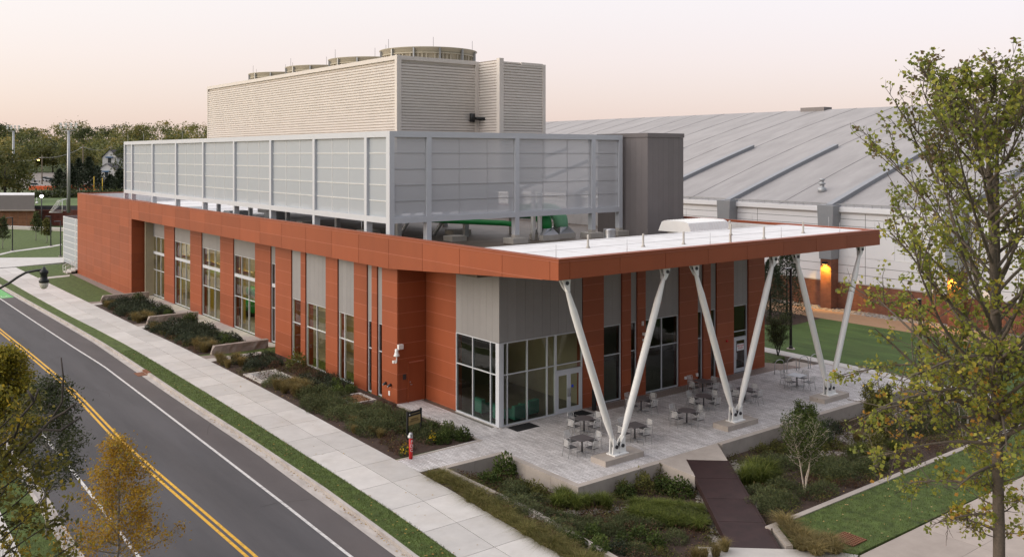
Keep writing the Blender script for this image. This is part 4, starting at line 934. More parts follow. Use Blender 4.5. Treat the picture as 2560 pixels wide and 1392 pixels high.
ld = bpy.data.lights.new('lobby_lamp', 'AREA'); ld.energy = 16; ld.color = (1, .86, .62); ld.size = 2.5; lo = bpy.data.objects.new('lobby_lamp', ld); C.objects.link(lo); lo.location = (31.8, 42.5, 4.4)
ld = bpy.data.lights.new('window_fill_light', 'AREA'); ld.energy = 30; ld.color = (.9, 1, .92); ld.size = 3; lo = bpy.data.objects.new('window_fill_light', ld); C.objects.link(lo); lo.location = (42.5, 43, 4.4)  # added fill so the right terrace windows look less black; no fixture there
mb = MB(); mb.box(31.2, 32.4, 42.4, 42.6, 4.44, 4.49); obj('ceiling_light', mb, 'ceiling_lamp', PLANT)
# ------------------------------------------------------------------ foliage builders
def np_mesh(name, V, faces_n, F, tint, mat):
    """V (n,3); F flat loop indices; faces_n list/array of polygon sizes; tint per face"""
    me = bpy.data.meshes.new(name); me.vertices.add(len(V)); me.vertices.foreach_set('co', np.asarray(V, np.float32).ravel())
    F = np.asarray(F, np.int32).ravel(); me.loops.add(len(F)); me.loops.foreach_set('vertex_index', F)
    fn = np.asarray(faces_n, np.int32); st = np.concatenate([[0], np.cumsum(fn)[:-1]]).astype(np.int32)
    me.polygons.add(len(fn)); me.polygons.foreach_set('loop_start', st)
    a = me.attributes.new('tint', 'FLOAT', 'FACE'); a.data.foreach_set('value', np.asarray(tint, np.float32))
    me.materials.append(MATS[mat]); me.update(calc_edges=True); me.validate()
    return me
def unit(v): return v / np.maximum(1e-9, np.linalg.norm(v, axis=-1, keepdims=True))
def leaf_mesh(name, P, size, tint, mat, aspect=.62, up=.35, axis=None):
    P = np.asarray(P, float); n = len(P); size = np.broadcast_to(np.asarray(size, float), (n,))
    N = unit(RNG.normal(size=(n,3)) + np.array([0, 0, up*2]))
    A = RNG.normal(size=(n,3)) if axis is None else np.asarray(axis, float) + RNG.normal(size=(n,3))*.35
    A = unit(A - N*np.sum(A*N, 1, keepdims=True)); B = np.cross(N, A)
    s = size[:, None]
    V = np.stack([P, P + A*s*.45 + B*s*aspect*.5 + N*s*.06, P + A*s, P + A*s*.45 - B*s*aspect*.5 + N*s*.06], 1).reshape(-1, 3)
    return np_mesh(name, V, np.full(n, 4), np.arange(4*n), np.clip(tint, 0, 1), mat)
def blade_mesh(name, P, h, lean, width, tint, mat):
    P = np.asarray(P, float); n = len(P); h = np.broadcast_to(np.asarray(h, float), (n,))[:, None]; lean = np.asarray(lean, float)
    w = np.stack([-lean[:,1], lean[:,0], np.zeros(n)], 1); w = unit(w + RNG.normal(size=(n,3))*.3*np.array([1,1,0])) * width
    L3 = np.concatenate([lean, np.zeros((n,1))], 1); Z = np.array([0,0,1.0])
    mid = P + Z*h*.62 + L3*h*.28; tip = P + Z*h*(1 - .45*np.linalg.norm(lean, axis=1, keepdims=True)) + L3*h*.95
    V = np.stack([P - w, P + w, mid + w*.8, mid - w*.8, tip], 1).reshape(-1, 3)
    i = np.arange(n)[:, None]*5
    F = np.concatenate([i + np.array([0,1,2,3]), i + np.array([3,2,4])], 1)
    return np_mesh(name, V, np.tile([4,3], n), F, np.repeat(np.clip(tint, 0, 1), 2), mat)
def crown_pts(nclump, per, rx, rz, cz, cr, shell=.55, seed=0, flat=0.0):
    r = np.random.default_rng(seed)
    d = unit(r.normal(size=(nclump,3))); q = shell + (1-shell)*r.random((nclump,1))**.5
    c = d*q*np.array([rx, rx, rz]); 
    if flat: c[:,2] = np.maximum(c[:,2], -rz*flat)
    k = cr*(.6 + .8*r.random((nclump,1,1)))
    p = c[:,None,:] + r.normal(size=(nclump,per,3))*k*np.array([1,1,.7])
    t = np.clip(.5 + .22*r.normal(size=(nclump,1)) + .16*r.normal(size=(nclump,per)), 0, 1)
    p[:,:,2] += cz
    return p.reshape(-1,3), t.reshape(-1)
def leader_tree(seed, h, R, base, prof, nb, el0, el1, tr, twigs=6, bend=.3, leafper=8, spread=.12, lean=(0,0), droop=0., pick=None, twl=.35):
    """leader with laterals; prof(t) gives lateral length / R at height fraction t; returns branch builder, leaf points"""
    r = random.Random(seed); mb = MB(); L = []
    top = Vector((lean[0]*h, lean[1]*h, h)); tp = [Vector((0,0,-.1))]; tr_ = [tr*1.15]
    for k in range(1, 9):
        q = k/8; tp.append(Vector((lean[0]*h*q + r.gauss(0,.012)*h*(q<1), lean[1]*h*q + r.gauss(0,.012)*h*(q<1), h*q))); tr_.append(tr*(1-q)**.8 + .008)
    mb.tube(tp, tr_, 8)
    def trunk(q):
        x = q*8; k = min(7, int(x)); return tp[k].lerp(tp[k+1], x-k)
    for i in range(nb):
        t = (i + .5 + r.uniform(-.3,.3))/nb; q = base + (1-base)*t; o = trunk(q*.97); az = i*2.39996 + r.uniform(-.4,.4); el = el0 + (el1-el0)*t + r.uniform(-.12,.12)
        ln = R*prof(t)*r.uniform(.75,1.1); 
        if ln < .05: continue
        d = Vector((math.cos(az)*math.cos(el), math.sin(az)*math.cos(el), math.sin(el)))
        if pick and not pick(t, az): continue
        pts = [o]; n = 5; dd = d.copy()
        for k in range(n):
            dd = (dd + Vector((r.gauss(0,.10), r.gauss(0,.10), bend*.2 - droop*k*.12))).normalized(); pts.append(pts[-1] + dd*ln/n)
        rb = max(.006, tr*.42*(1-q)**.6*min(1, ln/R+.2)); mb.tube(pts, [rb*(1-.8*k/n) + .003 for k in range(n+1)], 5, cap=False)
        for j in range(max(2, int(twigs*(.4+prof(t))))):
            s = r.uniform(.25, 1.0); x = s*n; k = min(n-1, int(x)); b = pts[k].lerp(pts[k+1], x-k)
            td = (dd*.6 + Vector((r.gauss(0,.7), r.gauss(0,.7), r.gauss(.15,.4)-droop))).normalized(); tl = twl*R*r.uniform(.4,1.1)*(1.1-s*.5)
            e = b + td*tl + Vector((0,0,-droop*tl*.5)); mid = b.lerp(e,.5) + Vector((r.gauss(0,.04*tl),)*3)
            mb.tube([b, mid, e], [.006+rb*.2, .005+rb*.1, .003], 3, cap=False)
            tn = min(1, max(0, r.gauss(.5,.2)))
            for _ in range(leafper):
                u = r.uniform(.3,1.05); p = b.lerp(e, u); L.append((p.x + r.gauss(0,spread), p.y + r.gauss(0,spread), p.z + r.gauss(0,spread), min(1, max(0, tn + r.gauss(0,.16)))))
    return mb, np.array(L)
def tree_thing(name, loc, label, cat, mb, bark, me, crown='crown', group=None, local=False):
    t = thing(name, loc, label, cat, group, local=True)
    o = bpy.data.objects.new('trunk', mb.mesh('trunk', bark)); C.objects.link(o); o.parent = t; ROOT[o.name] = (0,0,0)
    if me is not None: c = bpy.data.objects.new(crown, me); C.objects.link(c); c.parent = t; ROOT[c.name] = (0,0,0)
    return t
# ------------------------------------------------------------------ the large tulip tree in the right foreground
bx, by = at(2497, 27.5)
def big_tree():
    r = random.Random(11); mb = MB(); L = []
    def limb(o, d, ln, rad, lvl, up):
        n = 6 if lvl < 2 else 4; pts = [o]; dd = d.copy()
        for k in range(n):
            dd = (dd + Vector((r.gauss(0,.09), r.gauss(0,.09), up*.10 + r.gauss(0,.05)))).normalized(); pts.append(pts[-1] + dd*ln/n)
        mb.tube(pts, [rad*(1-.78*k/n) + .004 for k in range(n+1)], 7 if lvl < 2 else 4, cap=False)
        return pts, dd
    def along(pts, s):
        x = s*(len(pts)-1); k = min(len(pts)-2, int(x)); return pts[k].lerp(pts[k+1], x-k)
    trunk = [Vector((0,0,-.3)), Vector((.02,0,3)), Vector((-.02,.05,6)), Vector((.0,.1,9)), Vector((-.2,.1,12)), Vector((-.6,.05,14.4)), Vector((-.95,0,16.4))]
    mb.tube(trunk, [.185,.165,.15,.13,.10,.06,.02], 12)
    lead2 = [Vector((.05,.05,7.2)), Vector((.55,.3,9.2)), Vector((.95,.5,12)), Vector((1.2,.6,14)), Vector((1.35,.6,15.6))]
    mb.tube(lead2, [.15,.13,.10,.06,.02], 9)
    def twigs(pts, dd, n, tl, dens, lvl):
        for j in range(n):
            s = r.uniform(.18,1.0) if j else 1.0; b = along(pts, s)
            td = (dd*.75 + Vector((r.gauss(0,.55), r.gauss(0,.55), r.gauss(.12,.4)))).normalized(); ll = tl*r.uniform(.5,1.2)
            e = b + td*ll; m_ = b.lerp(e,.5) + Vector((r.gauss(0,.05), r.gauss(0,.05), r.gauss(0,.05)))
            mb.tube([b, m_, e], [.011,.008,.004], 3, cap=False)
            tn = min(1, max(0, r.gauss(.48,.2)))
            if r.random() < dens:
                for _ in range(r.randint(6,13)):
                    p = b.lerp(e, r.uniform(.3,1.1)); L.append((p.x+r.gauss(0,.085), p.y+r.gauss(0,.085), p.z+r.gauss(0,.085), min(1,max(0,tn+r.gauss(0,.2)))))
    RL = [(4,2.6),(6,3.6),(8,4.6),(9.5,5.3),(11,5.2),(12.5,4.3),(14,3.0),(15.2,1.8),(16.4,.8)]
    for i in range(62):
        z = 5.2 + 11.0*((i+.5)/62)**.9; lead = trunk if (i % 3 or z < 8) else lead2
        zz = [p.z for p in lead]; k = max(0, min(len(lead)-2, sum(1 for q in zz if q < z)-1)); f = max(0, min(1, (z-zz[k])/(zz[k+1]-zz[k]))); o = lead[k].lerp(lead[k+1], f)
        az = i*2.39996 + r.uniform(-.5,.5); el = .45 + .5*(z-5)/12 + r.uniform(-.15,.15)
        ln = interp(RL, z)*r.uniform(.72,1.12)/max(.55, math.cos(el))*.82
        d = Vector((math.cos(az)*math.cos(el), math.sin(az)*math.cos(el), math.sin(el)))
        pts, dd = limb(o - Vector((0,0,ln*.22)) if z > 7 else o, d, ln, .045*(1.25-z/20)*1.25 + .012, 1, .6)
        dens = (.62 if z > 12 else .74) if z > 7.5 else .55
        for j in range(9):
            s = r.uniform(.22,.97); b = along(pts, s); sd = (dd*.7 + Vector((r.gauss(0,.5), r.gauss(0,.5), r.gauss(.2,.3)))).normalized()
            p2, d2 = limb(b, sd, ln*r.uniform(.22,.42)*(1.15-s*.5), .016, 2, .5); twigs(p2, d2, 5, .45, dens, 2)
        twigs(pts, dd, 5, .4, dens, 1)
    for i in range(30):
        z = 2.6 + 5.6*i/30; az = i*2.39996; d = Vector((math.cos(az), math.sin(az), .35)).normalized(); ln = r.uniform(.7,1.7)
        pts, dd = limb(Vector((0,0,z)), d, ln, .02, 2, .3); twigs(pts, dd, 7, .4, .9, 2)
    # lower, drooping, half bare limbs
    for (z, az, ln, dens) in ((7.8,2.75,4.4,.9),(7.2,3.3,4.0,.9),(8.3,3.7,3.8,.8),(6.2,2.4,3.2,.5),(5.6,3.0,3.4,.5),(5.0,3.6,2.4,.5),(4.3,2.8,2.6,.55),(3.5,3.3,2.0,.5),(6.6,4.4,3,.7),(5.2,1.5,2.5,.6),(3.0,2.2,1.6,.5),(6.8,3.0,4.6,.75)):
        a_ = az - .66    # measured against the picture plane
        d = Vector((math.cos(a_)*.95, math.sin(a_)*.95, .22)); pts = [Vector((0,0,z))]; dd = d.normalized()
        for k in range(7): dd = (dd + Vector((r.gauss(0,.07), r.gauss(0,.07), -.085))).normalized(); pts.append(pts[-1] + dd*ln/7)
        mb.tube(pts, [.055*(1-.85*k/7)+.005 for k in range(8)], 6, cap=False)
        for j in range(11):
            s = r.uniform(.3,1); b = along(pts, s); sd = (dd*.6 + Vector((r.gauss(0,.6), r.gauss(0,.6), r.gauss(-.1,.45)))).normalized()
            p2, d2 = limb(b, sd, ln*r.uniform(.14,.3), .012, 2, -.3); twigs(p2, d2, 4, .36, dens*.6, 2)
    return mb, np.array(L)
mb, Lf = big_tree()
me = leaf_mesh('crown', Lf[:,:3], RNG.uniform(.08,.165,len(Lf)), np.clip(Lf[:,3] - .16*np.clip((Lf[:,2]-9.5)/5, -.6, 1), 0, 1), 'leaf_tulip', .95, .3)
tree_thing('tulip_tree', (bx, by, -.02), 'tall sparse yellow-green tree with bare lower twigs at the right edge', 'tree', mb, 'bark', me)
# ------------------------------------------------------------------ young street trees, lower left
oval = lambda t: max(.12, math.sin(math.pi*min(1, .18 + .82*t))**.8)
cone = lambda t: max(.08, (1-t)**.85)
def street_tree(name, px, py, h, R, base, prof, nb, leaf, lab, seed, sz=(.05,.11), per=9, lpt=9, bark='bark_grey', dp=0, tw=8, z=0.0, spread=.07, cat='tree', tr=.06, asp=.5, el=(.35,.9), loc=None):
    mb, L = leader_tree(seed, h, R, base, prof, nb, el[0], el[1], tr, twigs=tw, leafper=lpt, spread=spread, droop=dp)
    me = leaf_mesh('crown', L[:,:3], RNG.uniform(sz[0], sz[1], len(L)), L[:,3], leaf, asp)
    p = G(px, py, z) if loc is None else loc
    return tree_thing(name, (p[0], p[1], z), lab, cat, mb, bark, me)
street_tree('oak_tree', 118, 1345, 5.7, 1.75, .28, lambda t: max(.15, math.sin(math.pi*min(1,.25+.72*t))**.7), 46, 'leaf_dark', 'young dark green street tree with slim grey trunk beside the kerb', 3, sz=(.08,.16), lpt=17, tw=10, spread=.13, asp=.4)
x, y = at(292, 30.8)
street_tree('oak_tree', 0, 0, 4.6, 1.95, .12, lambda t: max(.08, (1-t)**.62)*(1+.25*math.sin(t*23)), 46, 'leaf_orange', 'young orange autumn tree at the bottom edge beside the road', 5, loc=(x, y), lpt=21, tw=10, spread=.13, asp=.45, sz=(.07,.14))
x, y = at(12, 43)
street_tree('maple_tree', 0, 0, 5.0, 1.7, .2, oval, 50, 'leaf_yellow', 'soft yellow-green street tree at the left edge beyond the dark one', 8, loc=(x, y), lpt=22, tw=12, spread=.18, asp=.5, sz=(.10,.2))
# near tree whose crown enters from the left edge
def near_tree():
    r = random.Random(21); mb = MB(); L = []
    mb.tube([Vector((0,0,-.2)), Vector((.1,0,3)), Vector((0,.1,6)), Vector((.05,.1,8.6))], [.17,.14,.10,.03], 9)
    rt = Vector((RT[0], RT[1], 0)); fw = Vector((FW[0], FW[1], 0))
    for i in range(46):
        z = 2.6 + 5.6*i/46; az = i*2.39996; d = (rt*math.cos(az) + fw*math.sin(az))*1.0 + Vector((0,0,.5 if z > 5 else .2)); d.normalize(); ln = 2.0*(1.05-abs(z-4.8)/6.5)*r.uniform(.7,1.1)
        pts = [Vector((0,0,z))]; dd = d
        for k in range(5): dd = (dd + Vector((r.gauss(0,.1), r.gauss(0,.1), r.gauss(.05,.08)))).normalized(); pts.append(pts[-1]+dd*ln/5)
        mb.tube(pts, [.018*(1-.8*k/5)+.004 for k in range(6)], 5, cap=False)
        for j in range(9):
            x = r.uniform(1.2,5); k = min(4,int(x)); b = pts[k].lerp(pts[k+1], x-k); e = b + (dd*.5 + Vector((r.gauss(0,.6), r.gauss(0,.6), r.gauss(0,.45)))).normalized()*r.uniform(.25,.65)
            mb.tube([b, e], [.009,.004], 3, cap=False); tn = min(1,max(0,r.gauss(.45,.22)))
            if r.random() < .9:
                for _ in range(17): p = b.lerp(e, r.uniform(.2,1.1)); L.append((p.x+r.gauss(0,.08), p.y+r.gauss(0,.08), p.z+r.gauss(0,.08), min(1,max(0,tn+r.gauss(0,.15)))))
    # the bare leader that sticks up over the road
    for pts in ([(.15,0,7.2),(.95,.0,8.0),(1.25,.05,8.35),(1.5,.05,8.75),(1.53,.05,9.3),(1.48,.05,9.75)], [(1.25,.05,8.35),(1.6,0,8.55),(1.85,0,8.75)], [(.3,0,7.5),(.55,.1,8.4),(.85,.1,8.75),(.95,.1,9.05)], [(1.0,0,8.15),(1.45,.1,8.1),(1.9,.1,8.4)], [(.85,.1,8.75),(.7,.1,9.0)]):
        q = [rt*p[0] + fw*p[1] + Vector((0,0,p[2]-.0)) for p in pts]; mb.tube(q, [.035*(1-.7*k/len(q)) for k in range(len(q))], 6)
    return mb, np.array(L)
mb, Lf = near_tree(); x, y = at(-15, 20.5)
me = leaf_mesh('crown', Lf[:,:3], RNG.uniform(.08,.16,len(Lf)), Lf[:,3], 'leaf_yellow', .6)
me.materials.clear(); leafmat('leaf_near', [(0,(.06,.06,.018)),(.45,(.16,.15,.03)),(.8,(.28,.22,.03)),(1,(.45,.30,.03))], .45); me.materials.append(MATS['leaf_near'])
NT = tree_thing('ash_tree', (x, y, 0), 'nearest olive and yellow tree at the left edge with bare leader', 'tree', mb, 'bark_dark', me)
# ------------------------------------------------------------------ planting prototypes
def proto(name, me, cat, lab=''):
    return obj(name, me, None, label=lab or name, cat=cat, loc=(0,0,-50))
def mound_pts(n, rx, h, seed, ragged=.18):
    r = np.random.default_rng(seed); d = unit(r.normal(size=(n,3))*np.array([1,1,.8])); d[:,2] = np.abs(d[:,2]); q = (.5+.5*r.random((n,1))**.6)*(1+ragged*np.sin(d[:,:1]*5+seed)*np.cos(d[:,1:2]*6))
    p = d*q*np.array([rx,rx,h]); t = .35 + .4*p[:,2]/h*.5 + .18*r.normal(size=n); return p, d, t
def P_shrub(name, rx, h, n, mat, sz, seed, asp=.5):
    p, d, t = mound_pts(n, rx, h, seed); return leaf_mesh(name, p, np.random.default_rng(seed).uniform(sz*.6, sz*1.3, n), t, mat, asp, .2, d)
def P_grass(name, n, r0, h, mat, seed, w=.008, lean=.75):
    r = np.random.default_rng(seed); a = r.random(n)*6.283; q = r.random(n)**.5; P = np.stack([np.cos(a)*q*r0, np.sin(a)*q*r0, np.zeros(n)], 1)
    a2 = a + r.normal(size=n)*.6; l = (lean*q*(.5+r.random(n)))[:,None]*np.stack([np.cos(a2), np.sin(a2)], 1)
    return blade_mesh(name, P, h*(.55+.6*r.random(n)), l, w, .5+.25*r.normal(size=n), mat)
PR = {}
PR['juniper'] = [proto('juniper_shrub', P_shrub('juniper_shrub', .62, .55, 1500, 'juniper', .11, s, .22), 'shrub') for s in (1, 2)]
PR['dark'] = [proto('evergreen_shrub', P_shrub('evergreen_shrub', .6, .62, 1300, 'needle', .10, s, .4), 'shrub') for s in (3, 4)]
PR['leafy'] = [proto('leafy_shrub', P_shrub('leafy_shrub', .5, .75, 800, 'leaf_green', .12, s, .55), 'shrub') for s in (5, 6)]
PR['yellowish'] = [proto('leafy_shrub', P_shrub('leafy_shrub', .45, .8, 700, 'leaf_olive', .11, s, .5), 'shrub') for s in (7,)]
PR['tan'] = [proto('grass_clump', P_grass('grass_clump', 420, .16, .78, 'grass_tan', s, .007), 'grass') for s in (8, 9)]
PR['bright'] = [proto('grass_clump', P_grass('grass_clump', 420, .15, .75, 'grass_bright', s, .009), 'grass') for s in (10, 11)]
PR['strip'] = [proto('grass_clump', P_grass('grass_clump', 260, .2, .75, 'grass_strip', s, .006, 1.0), 'grass') for s in (13, 14, 15)]
PR['dry'] = [proto('dry_plant', P_shrub('dry_plant', .4, .45, 420, 'dry_brown', .09, s, .3), 'plant') for s in (12,)]
def plant(kind, x, y, z, sc, label, group, rz=None):
    p = random.choice(PR[kind]); s = sc if hasattr(sc, '__len__') else (sc*random.uniform(.92,1.08), sc*random.uniform(.92,1.08), sc*random.uniform(.88,1.1))
    return place(p, USED, (x, y, z), random.uniform(0, 6.28) if rz is None else rz, s, label, p['category'], group)
def mass(kind, x0, x1, y0, y1, dist, sc, label, group, zf=lambda x, y: -.006, tries=400, keep=lambda x, y: True):
    pts = []
    for _ in range(tries):
        x, y = random.uniform(x0, x1), random.uniform(y0, y1)
        if keep(x, y) and all((x-a)**2 + (y-b)**2 > dist**2 for a, b in pts): pts.append((x, y))
    for x, y in pts: plant(kind, x, y, zf(x, y), sc*random.uniform(.85,1.15), label, group)
    return len(pts)
# upper beds between the stone blocks
for nm, y0, y1, tag_ in (('first', 81.3, 92.6, 'between first and second stone block'), ('second', 66.2, 77.8, 'between second and third stone block')):
    mass('dark', 22.9, 26.0, y0+1.2, y1, .85, 1.12, f'dark evergreen shrub {tag_}', f'dark shrubs, {nm} bed')
    mass('leafy', 25.2, 26.1, y0+.5, y0+4, .8, .9, f'mid green leafy shrub near the windows {tag_}', f'leafy shrubs, {nm} bed', tries=60)
    plant('leafy', 25.9, y1-.2, 0, 1.25, f'tall leafy green shrub at the stone end {tag_}', None)
    mass('tan', 22.75, 24.0, y0-.3, y0+1.9, .55, 1.05, f'yellowish grass clump at the street corner {tag_}', f'grass clumps, {nm} bed', tries=60)
    mass('tan', 22.6, 23.3, y1-1.6, y1+.1, .5, .8, f'short tan grass tuft {tag_}', f'grass tufts, {nm} bed', tries=40)
    mass('dry', 22.5, 22.9, y0, y1, 1.4, .55, f'low brown edging plant {tag_}', f'brown edging plants, {nm} bed', tries=80)
# long lower bed in front of the building
B = 'in the long bed before the building'
def Cc(kind, px, py, sc, lab): x, y = G(px, py+6); plant(kind, x, y, -.006, sc, lab, None)
mass('tan', 22.7, 23.9, 60.2, 62.2, .6, 1.0, f'tan grass clump at the far end {B}', 'grass clumps at the far end of the long bed', tries=50)
mass('dark', 23.6, 26.2, 58.4, 61.6, .95, 1.0, f'dark shrub at the far end {B}', 'dark shrubs at the far end of the long bed', tries=80)
mass('dry', 25.0, 26.7, 54.0, 58.5, .8, 1.0, f'brown shrub by the wall {B}', 'brown shrubs by the wall', tries=50)
Cc('yellowish', 741, 915, 1.5, 'taller yellow-green shrub with pale flowers just beyond the concrete access slab'); Cc('juniper', 696, 946, 1.0, 'small round bluish shrub on the concrete access slab edge'); Cc('juniper', 676, 958, .9, 'low round bluish shrub at the near corner of the access slab')
mass('tan', 22.9, 24.2, 50.6, 52.9, .55, 1.05, f'tall tan grass clump near the pavement {B}', 'tall tan grasses near the pavement', tries=60)
mass('dark', 24.2, 26.6, 50.4, 53.6, .9, 1.0, f'dark green shrub below the middle windows {B}', 'dark shrubs below the middle windows', tries=60)
mass('juniper', 22.9, 25.0, 45.6, 50.2, .75, 1.1, f'feathery grey-green shrub {B}', 'feathery shrubs before the pier', tries=150)
mass('leafy', 25.0, 26.7, 48.9, 51.0, .8, .9, f'green shrub between wall and wooden grate {B}', 'green shrubs by the grate', tries=40)
mass('dry', 24.9, 26.6, 44.6, 46.6, .7, .7, f'low brown plant on mulch before the pier {B}', 'brown plants before the pier', tries=50)
mass('juniper', 22.9, 25.8, 41.2, 45.3, .78, 1.15, f'feathery grey-green shrub beyond the name sign {B}', 'feathery shrubs beyond the sign', tries=140)
mass('juniper', 24.6, 26.3, 38.4, 41.0, .8, 1.0, f'dark leafy shrub between name sign and terrace {B}', 'shrubs between sign and terrace', tries=60)
mass('leafy', 25.2, 26.5, 37.8, 40.2, .75, .8, f'green shrub at the terrace corner {B}', 'green shrubs at the terrace corner', tries=60)
mass('tan', 22.5, 23.2, 40.6, 44.0, .7, .75, f'tan grass tuft at the pavement edge {B}', 'tan tufts at the pavement edge', tries=60)
mass('dry', 22.6, 23.6, 37.7, 40.4, .7, .8, f'brown low plant near the red post {B}', 'brown plants near the red post', tries=60)
for k, (px, py, lb) in enumerate(((1013,1128,'yellow flowering plant at the foot of the red post'),(1080,1098,'tall yellow flowering plant right of the name sign'))):
    p, d, t = mound_pts(60, .25, .55, 40+k); q = np.concatenate([p, p[:40]*.9]); x, y = G(px, py+10)
    me = leaf_mesh('blooms', p, .07, t+.2, 'flower', .9, .6); t_ = thing('flowering_plant', (x, y, 0), lb, 'plant', local=True)
    o = bpy.data.objects.new('blooms', me); C.objects.link(o); o.parent = t_; o.location = (0,0,.12)
    o = bpy.data.objects.new('foliage', P_shrub('foliage', .3, .5, 260, 'leaf_green', .09, 50+k)); C.objects.link(o); o.parent = t_
# ornamental grasses along the pavement edge
mb_n = 0
for y in np.arange(20.4, 34.6, .42):
    for o_ in (.18, .5):
        x = interp(T_SWR, y) + o_ + random.uniform(-.1,.1); q_ = random.uniform(.75,1.2)
        if random.random() < .12: continue
        plant('strip', x, y + random.uniform(-.15,.15), -.01, (q_, q_, q_*.5), 'drooping tan-green grass in the strip between pavement and kerb', 'grasses between pavement and kerb')
# sunken garden, left of the bridge
def GZ(px, py):
    x, y = G(px, py, -.6); z = soil_z(x, y)
    for _ in range(4): x, y = G(px, py, z); z = soil_z(x, y)
    return x, y, z
def Gp(kind, px, py, sc, lab, grp=None): x, y, z = GZ(px, py); plant(kind, x, y, z - .02, sc, lab, grp)
LG_ = 'left of the bridge'; RG_ = 'right of the bridge'
Gp('leafy', 1262, 1192, (1.1,1.1,1.5), f'tall grey-green shrub in the wall corner {LG_}'); Gp('leafy', 1222, 1214, (1.2,1.2,.9), f'broad green shrub left of the wall corner {LG_}'); Gp('juniper', 1283, 1232, 1.15, f'grey-green shrub below the tall one {LG_}')
for k, (px, py) in enumerate(((1262,1262),(1300,1270),(1335,1290),(1330,1262),(1278,1240))): Gp('juniper', px, py, (1.2,1.2,.85), f'feathery grey-green shrub of the mass beside the terrace wall {LG_}', 'feathery shrub mass beside the terrace wall')
for px, py in ((1305,1228),(1330,1232),(1348,1240)): Gp('yellowish', px, py, .75, f'low golden-leaved plant by the terrace wall {LG_}', 'golden plants by the terrace wall')
for px, py in ((1395,1268),(1420,1262),(1440,1272),(1405,1250)): Gp('bright', px, py, (1.15,1.15,1.0), f'bright green grass clump below the outer wall corner {LG_}', 'bright grasses below the wall corner')
for px, py in ((1470,1268),(1500,1262),(1515,1272)): Gp('bright', px, py, 1.0, f'yellow-green grass clump along the front wall {LG_}', 'yellow-green grasses along the front wall')
for px, py in ((1560,1234),(1612,1228),(1648,1196),(1600,1210)): Gp('yellowish', px, py, .95, f'leafy yellowing plant below the landing {LG_}', 'yellowing plants below the landing')
Gp('leafy', 1565, 1240, .9, f'small round green plant beneath the front wall {LG_}'); Gp('leafy', 1700, 1236, 1.15, f'dark round green plant tucked by the landing side {LG_}'); Gp('leafy', 1660, 1226, 1.0, f'lime green plant between landing and bright grass {LG_}')
n_ = 0
for a in np.linspace(0, 1, 13):
    for b in (0, 1, 2): px = 1590 + 160*a + random.uniform(-6,6); py = 1272 + 26*a*(1 if b else .6) + 13*b + random.uniform(-5,5); Gp('bright', px, py, (1.0,1.0,.72), f'lime green grass clump of the curved drift {LG_}', 'lime grass drift left of the bridge')
for a in np.linspace(0, 1, 17):
    for b in (0, 1): px = 1385 + 350*a; py = 1304 + 10*math.sin(a*5) + 15*b + random.uniform(-5,5); Gp('juniper', px, py, .75, f'low dark shrub of the row below the grass drift {LG_}', 'low dark row left of the bridge')
for px, py in ((1415,1345),(1440,1362),(1482,1350),(1530,1338),(1560,1362),(1600,1345),(1640,1368),(1500,1380),(1690,1350),(1590,1385)): Gp('juniper' if (px//10) % 2 else 'leafy', px, py, .8, f'scattered green plant on the near mulch {LG_}', 'scattered plants on the near mulch')
for px, py in ((1240,1252),(1270,1285),(1320,1310),(1350,1330),(1385,1355),(1440,1385),(1420,1330),(1520,1320),(1580,1325)): Gp('dry', px, py, .85, f'dry brown plant beside the kerb {LG_}', 'dry brown plants beside the kerb')
Gp('dark', 1545, 1382, .8, f'small dark bluish shrub near the bottom edge {LG_}')
# sunken garden, right of the bridge
for px, py in ((1890,1205),(1868,1212),(1905,1215),(1885,1190),(1920,1198)): Gp('bright', px, py, 1.5, f'tall bright green grass clump beside the bridge {RG_}', 'tall bright grasses beside the bridge')
Gp('bright', 1943, 1196, .8, f'small light grass tuft next to the tall grasses {RG_}')
for px, py in ((1905,1130),(1940,1124),(1975,1118),(2010,1112),(1960,1135),(2060,1125),(2090,1120)): Gp('yellowish', px, py, .7, f'low golden-green plant below the long wall {RG_}', 'golden plants below the long wall')
for px, py in ((1960,1170),(2050,1165),(2085,1170),(2110,1180),(2140,1165),(2070,1190),(2100,1200),(2150,1190),(2180,1175),(2040,1182),(1930,1160)): Gp('juniper', px, py, 1.15, f'green shrub of the wide central mass {RG_}', 'central shrub mass right of the bridge')
for px, py in ((1895,1240),(1925,1250),(1950,1225),(1985,1230),(2030,1240),(1935,1275),(1960,1258),(2060,1230),(1900,1268)): Gp('juniper', px, py, 1.0, f'grey-green shrub near the front kerb {RG_}', 'front shrubs right of the bridge')
for px, py in ((2130,1145),(2155,1140),(2185,1150),(2210,1155),(2235,1130)): Gp('bright', px, py, 1.05, f'arching green grass clump near the far kerb {RG_}', 'arching grasses near the far kerb')
for px, py in ((2020,1098),(2075,1080),(2055,1100)): Gp('dark', px, py, 1.1, f'dark round shrub amid the river stones {RG_}', 'dark shrubs amid the river stones')
Gp('tan', 2145, 1105, 1.1, f'pale grass tuft between river stones and tall willow shrub {RG_}'); Gp('dark', 2118, 1030, .9, f'dark low shrub beneath the long wall {RG_}')
for px, py in ((2270,1020),(2295,1010),(2285,1040),(2330,1030),(2360,1040)): Gp('bright', px, py, 1.1, f'green grassy plant near the wall end {RG_}', 'grassy plants near the wall end')
for px, py in ((2030,1205),(2090,1215),(2130,1215),(2200,1180),(2250,1165),(2290,1140),(2330,1120),(2380,1100)): Gp('dry', px, py, .7, f'low russet plant on the mulch by the kerb {RG_}', 'russet plants on the mulch')
for px, py in ((2350,1075),(2400,1060),(2300,1085),(2440,1045),(2260,1075),(2400,1030),(2450,1010),(2340,1050)): Gp('juniper', px, py, 1.25, f'spreading olive shrub behind the big tree {RG_}', 'spreading shrubs behind the big tree')
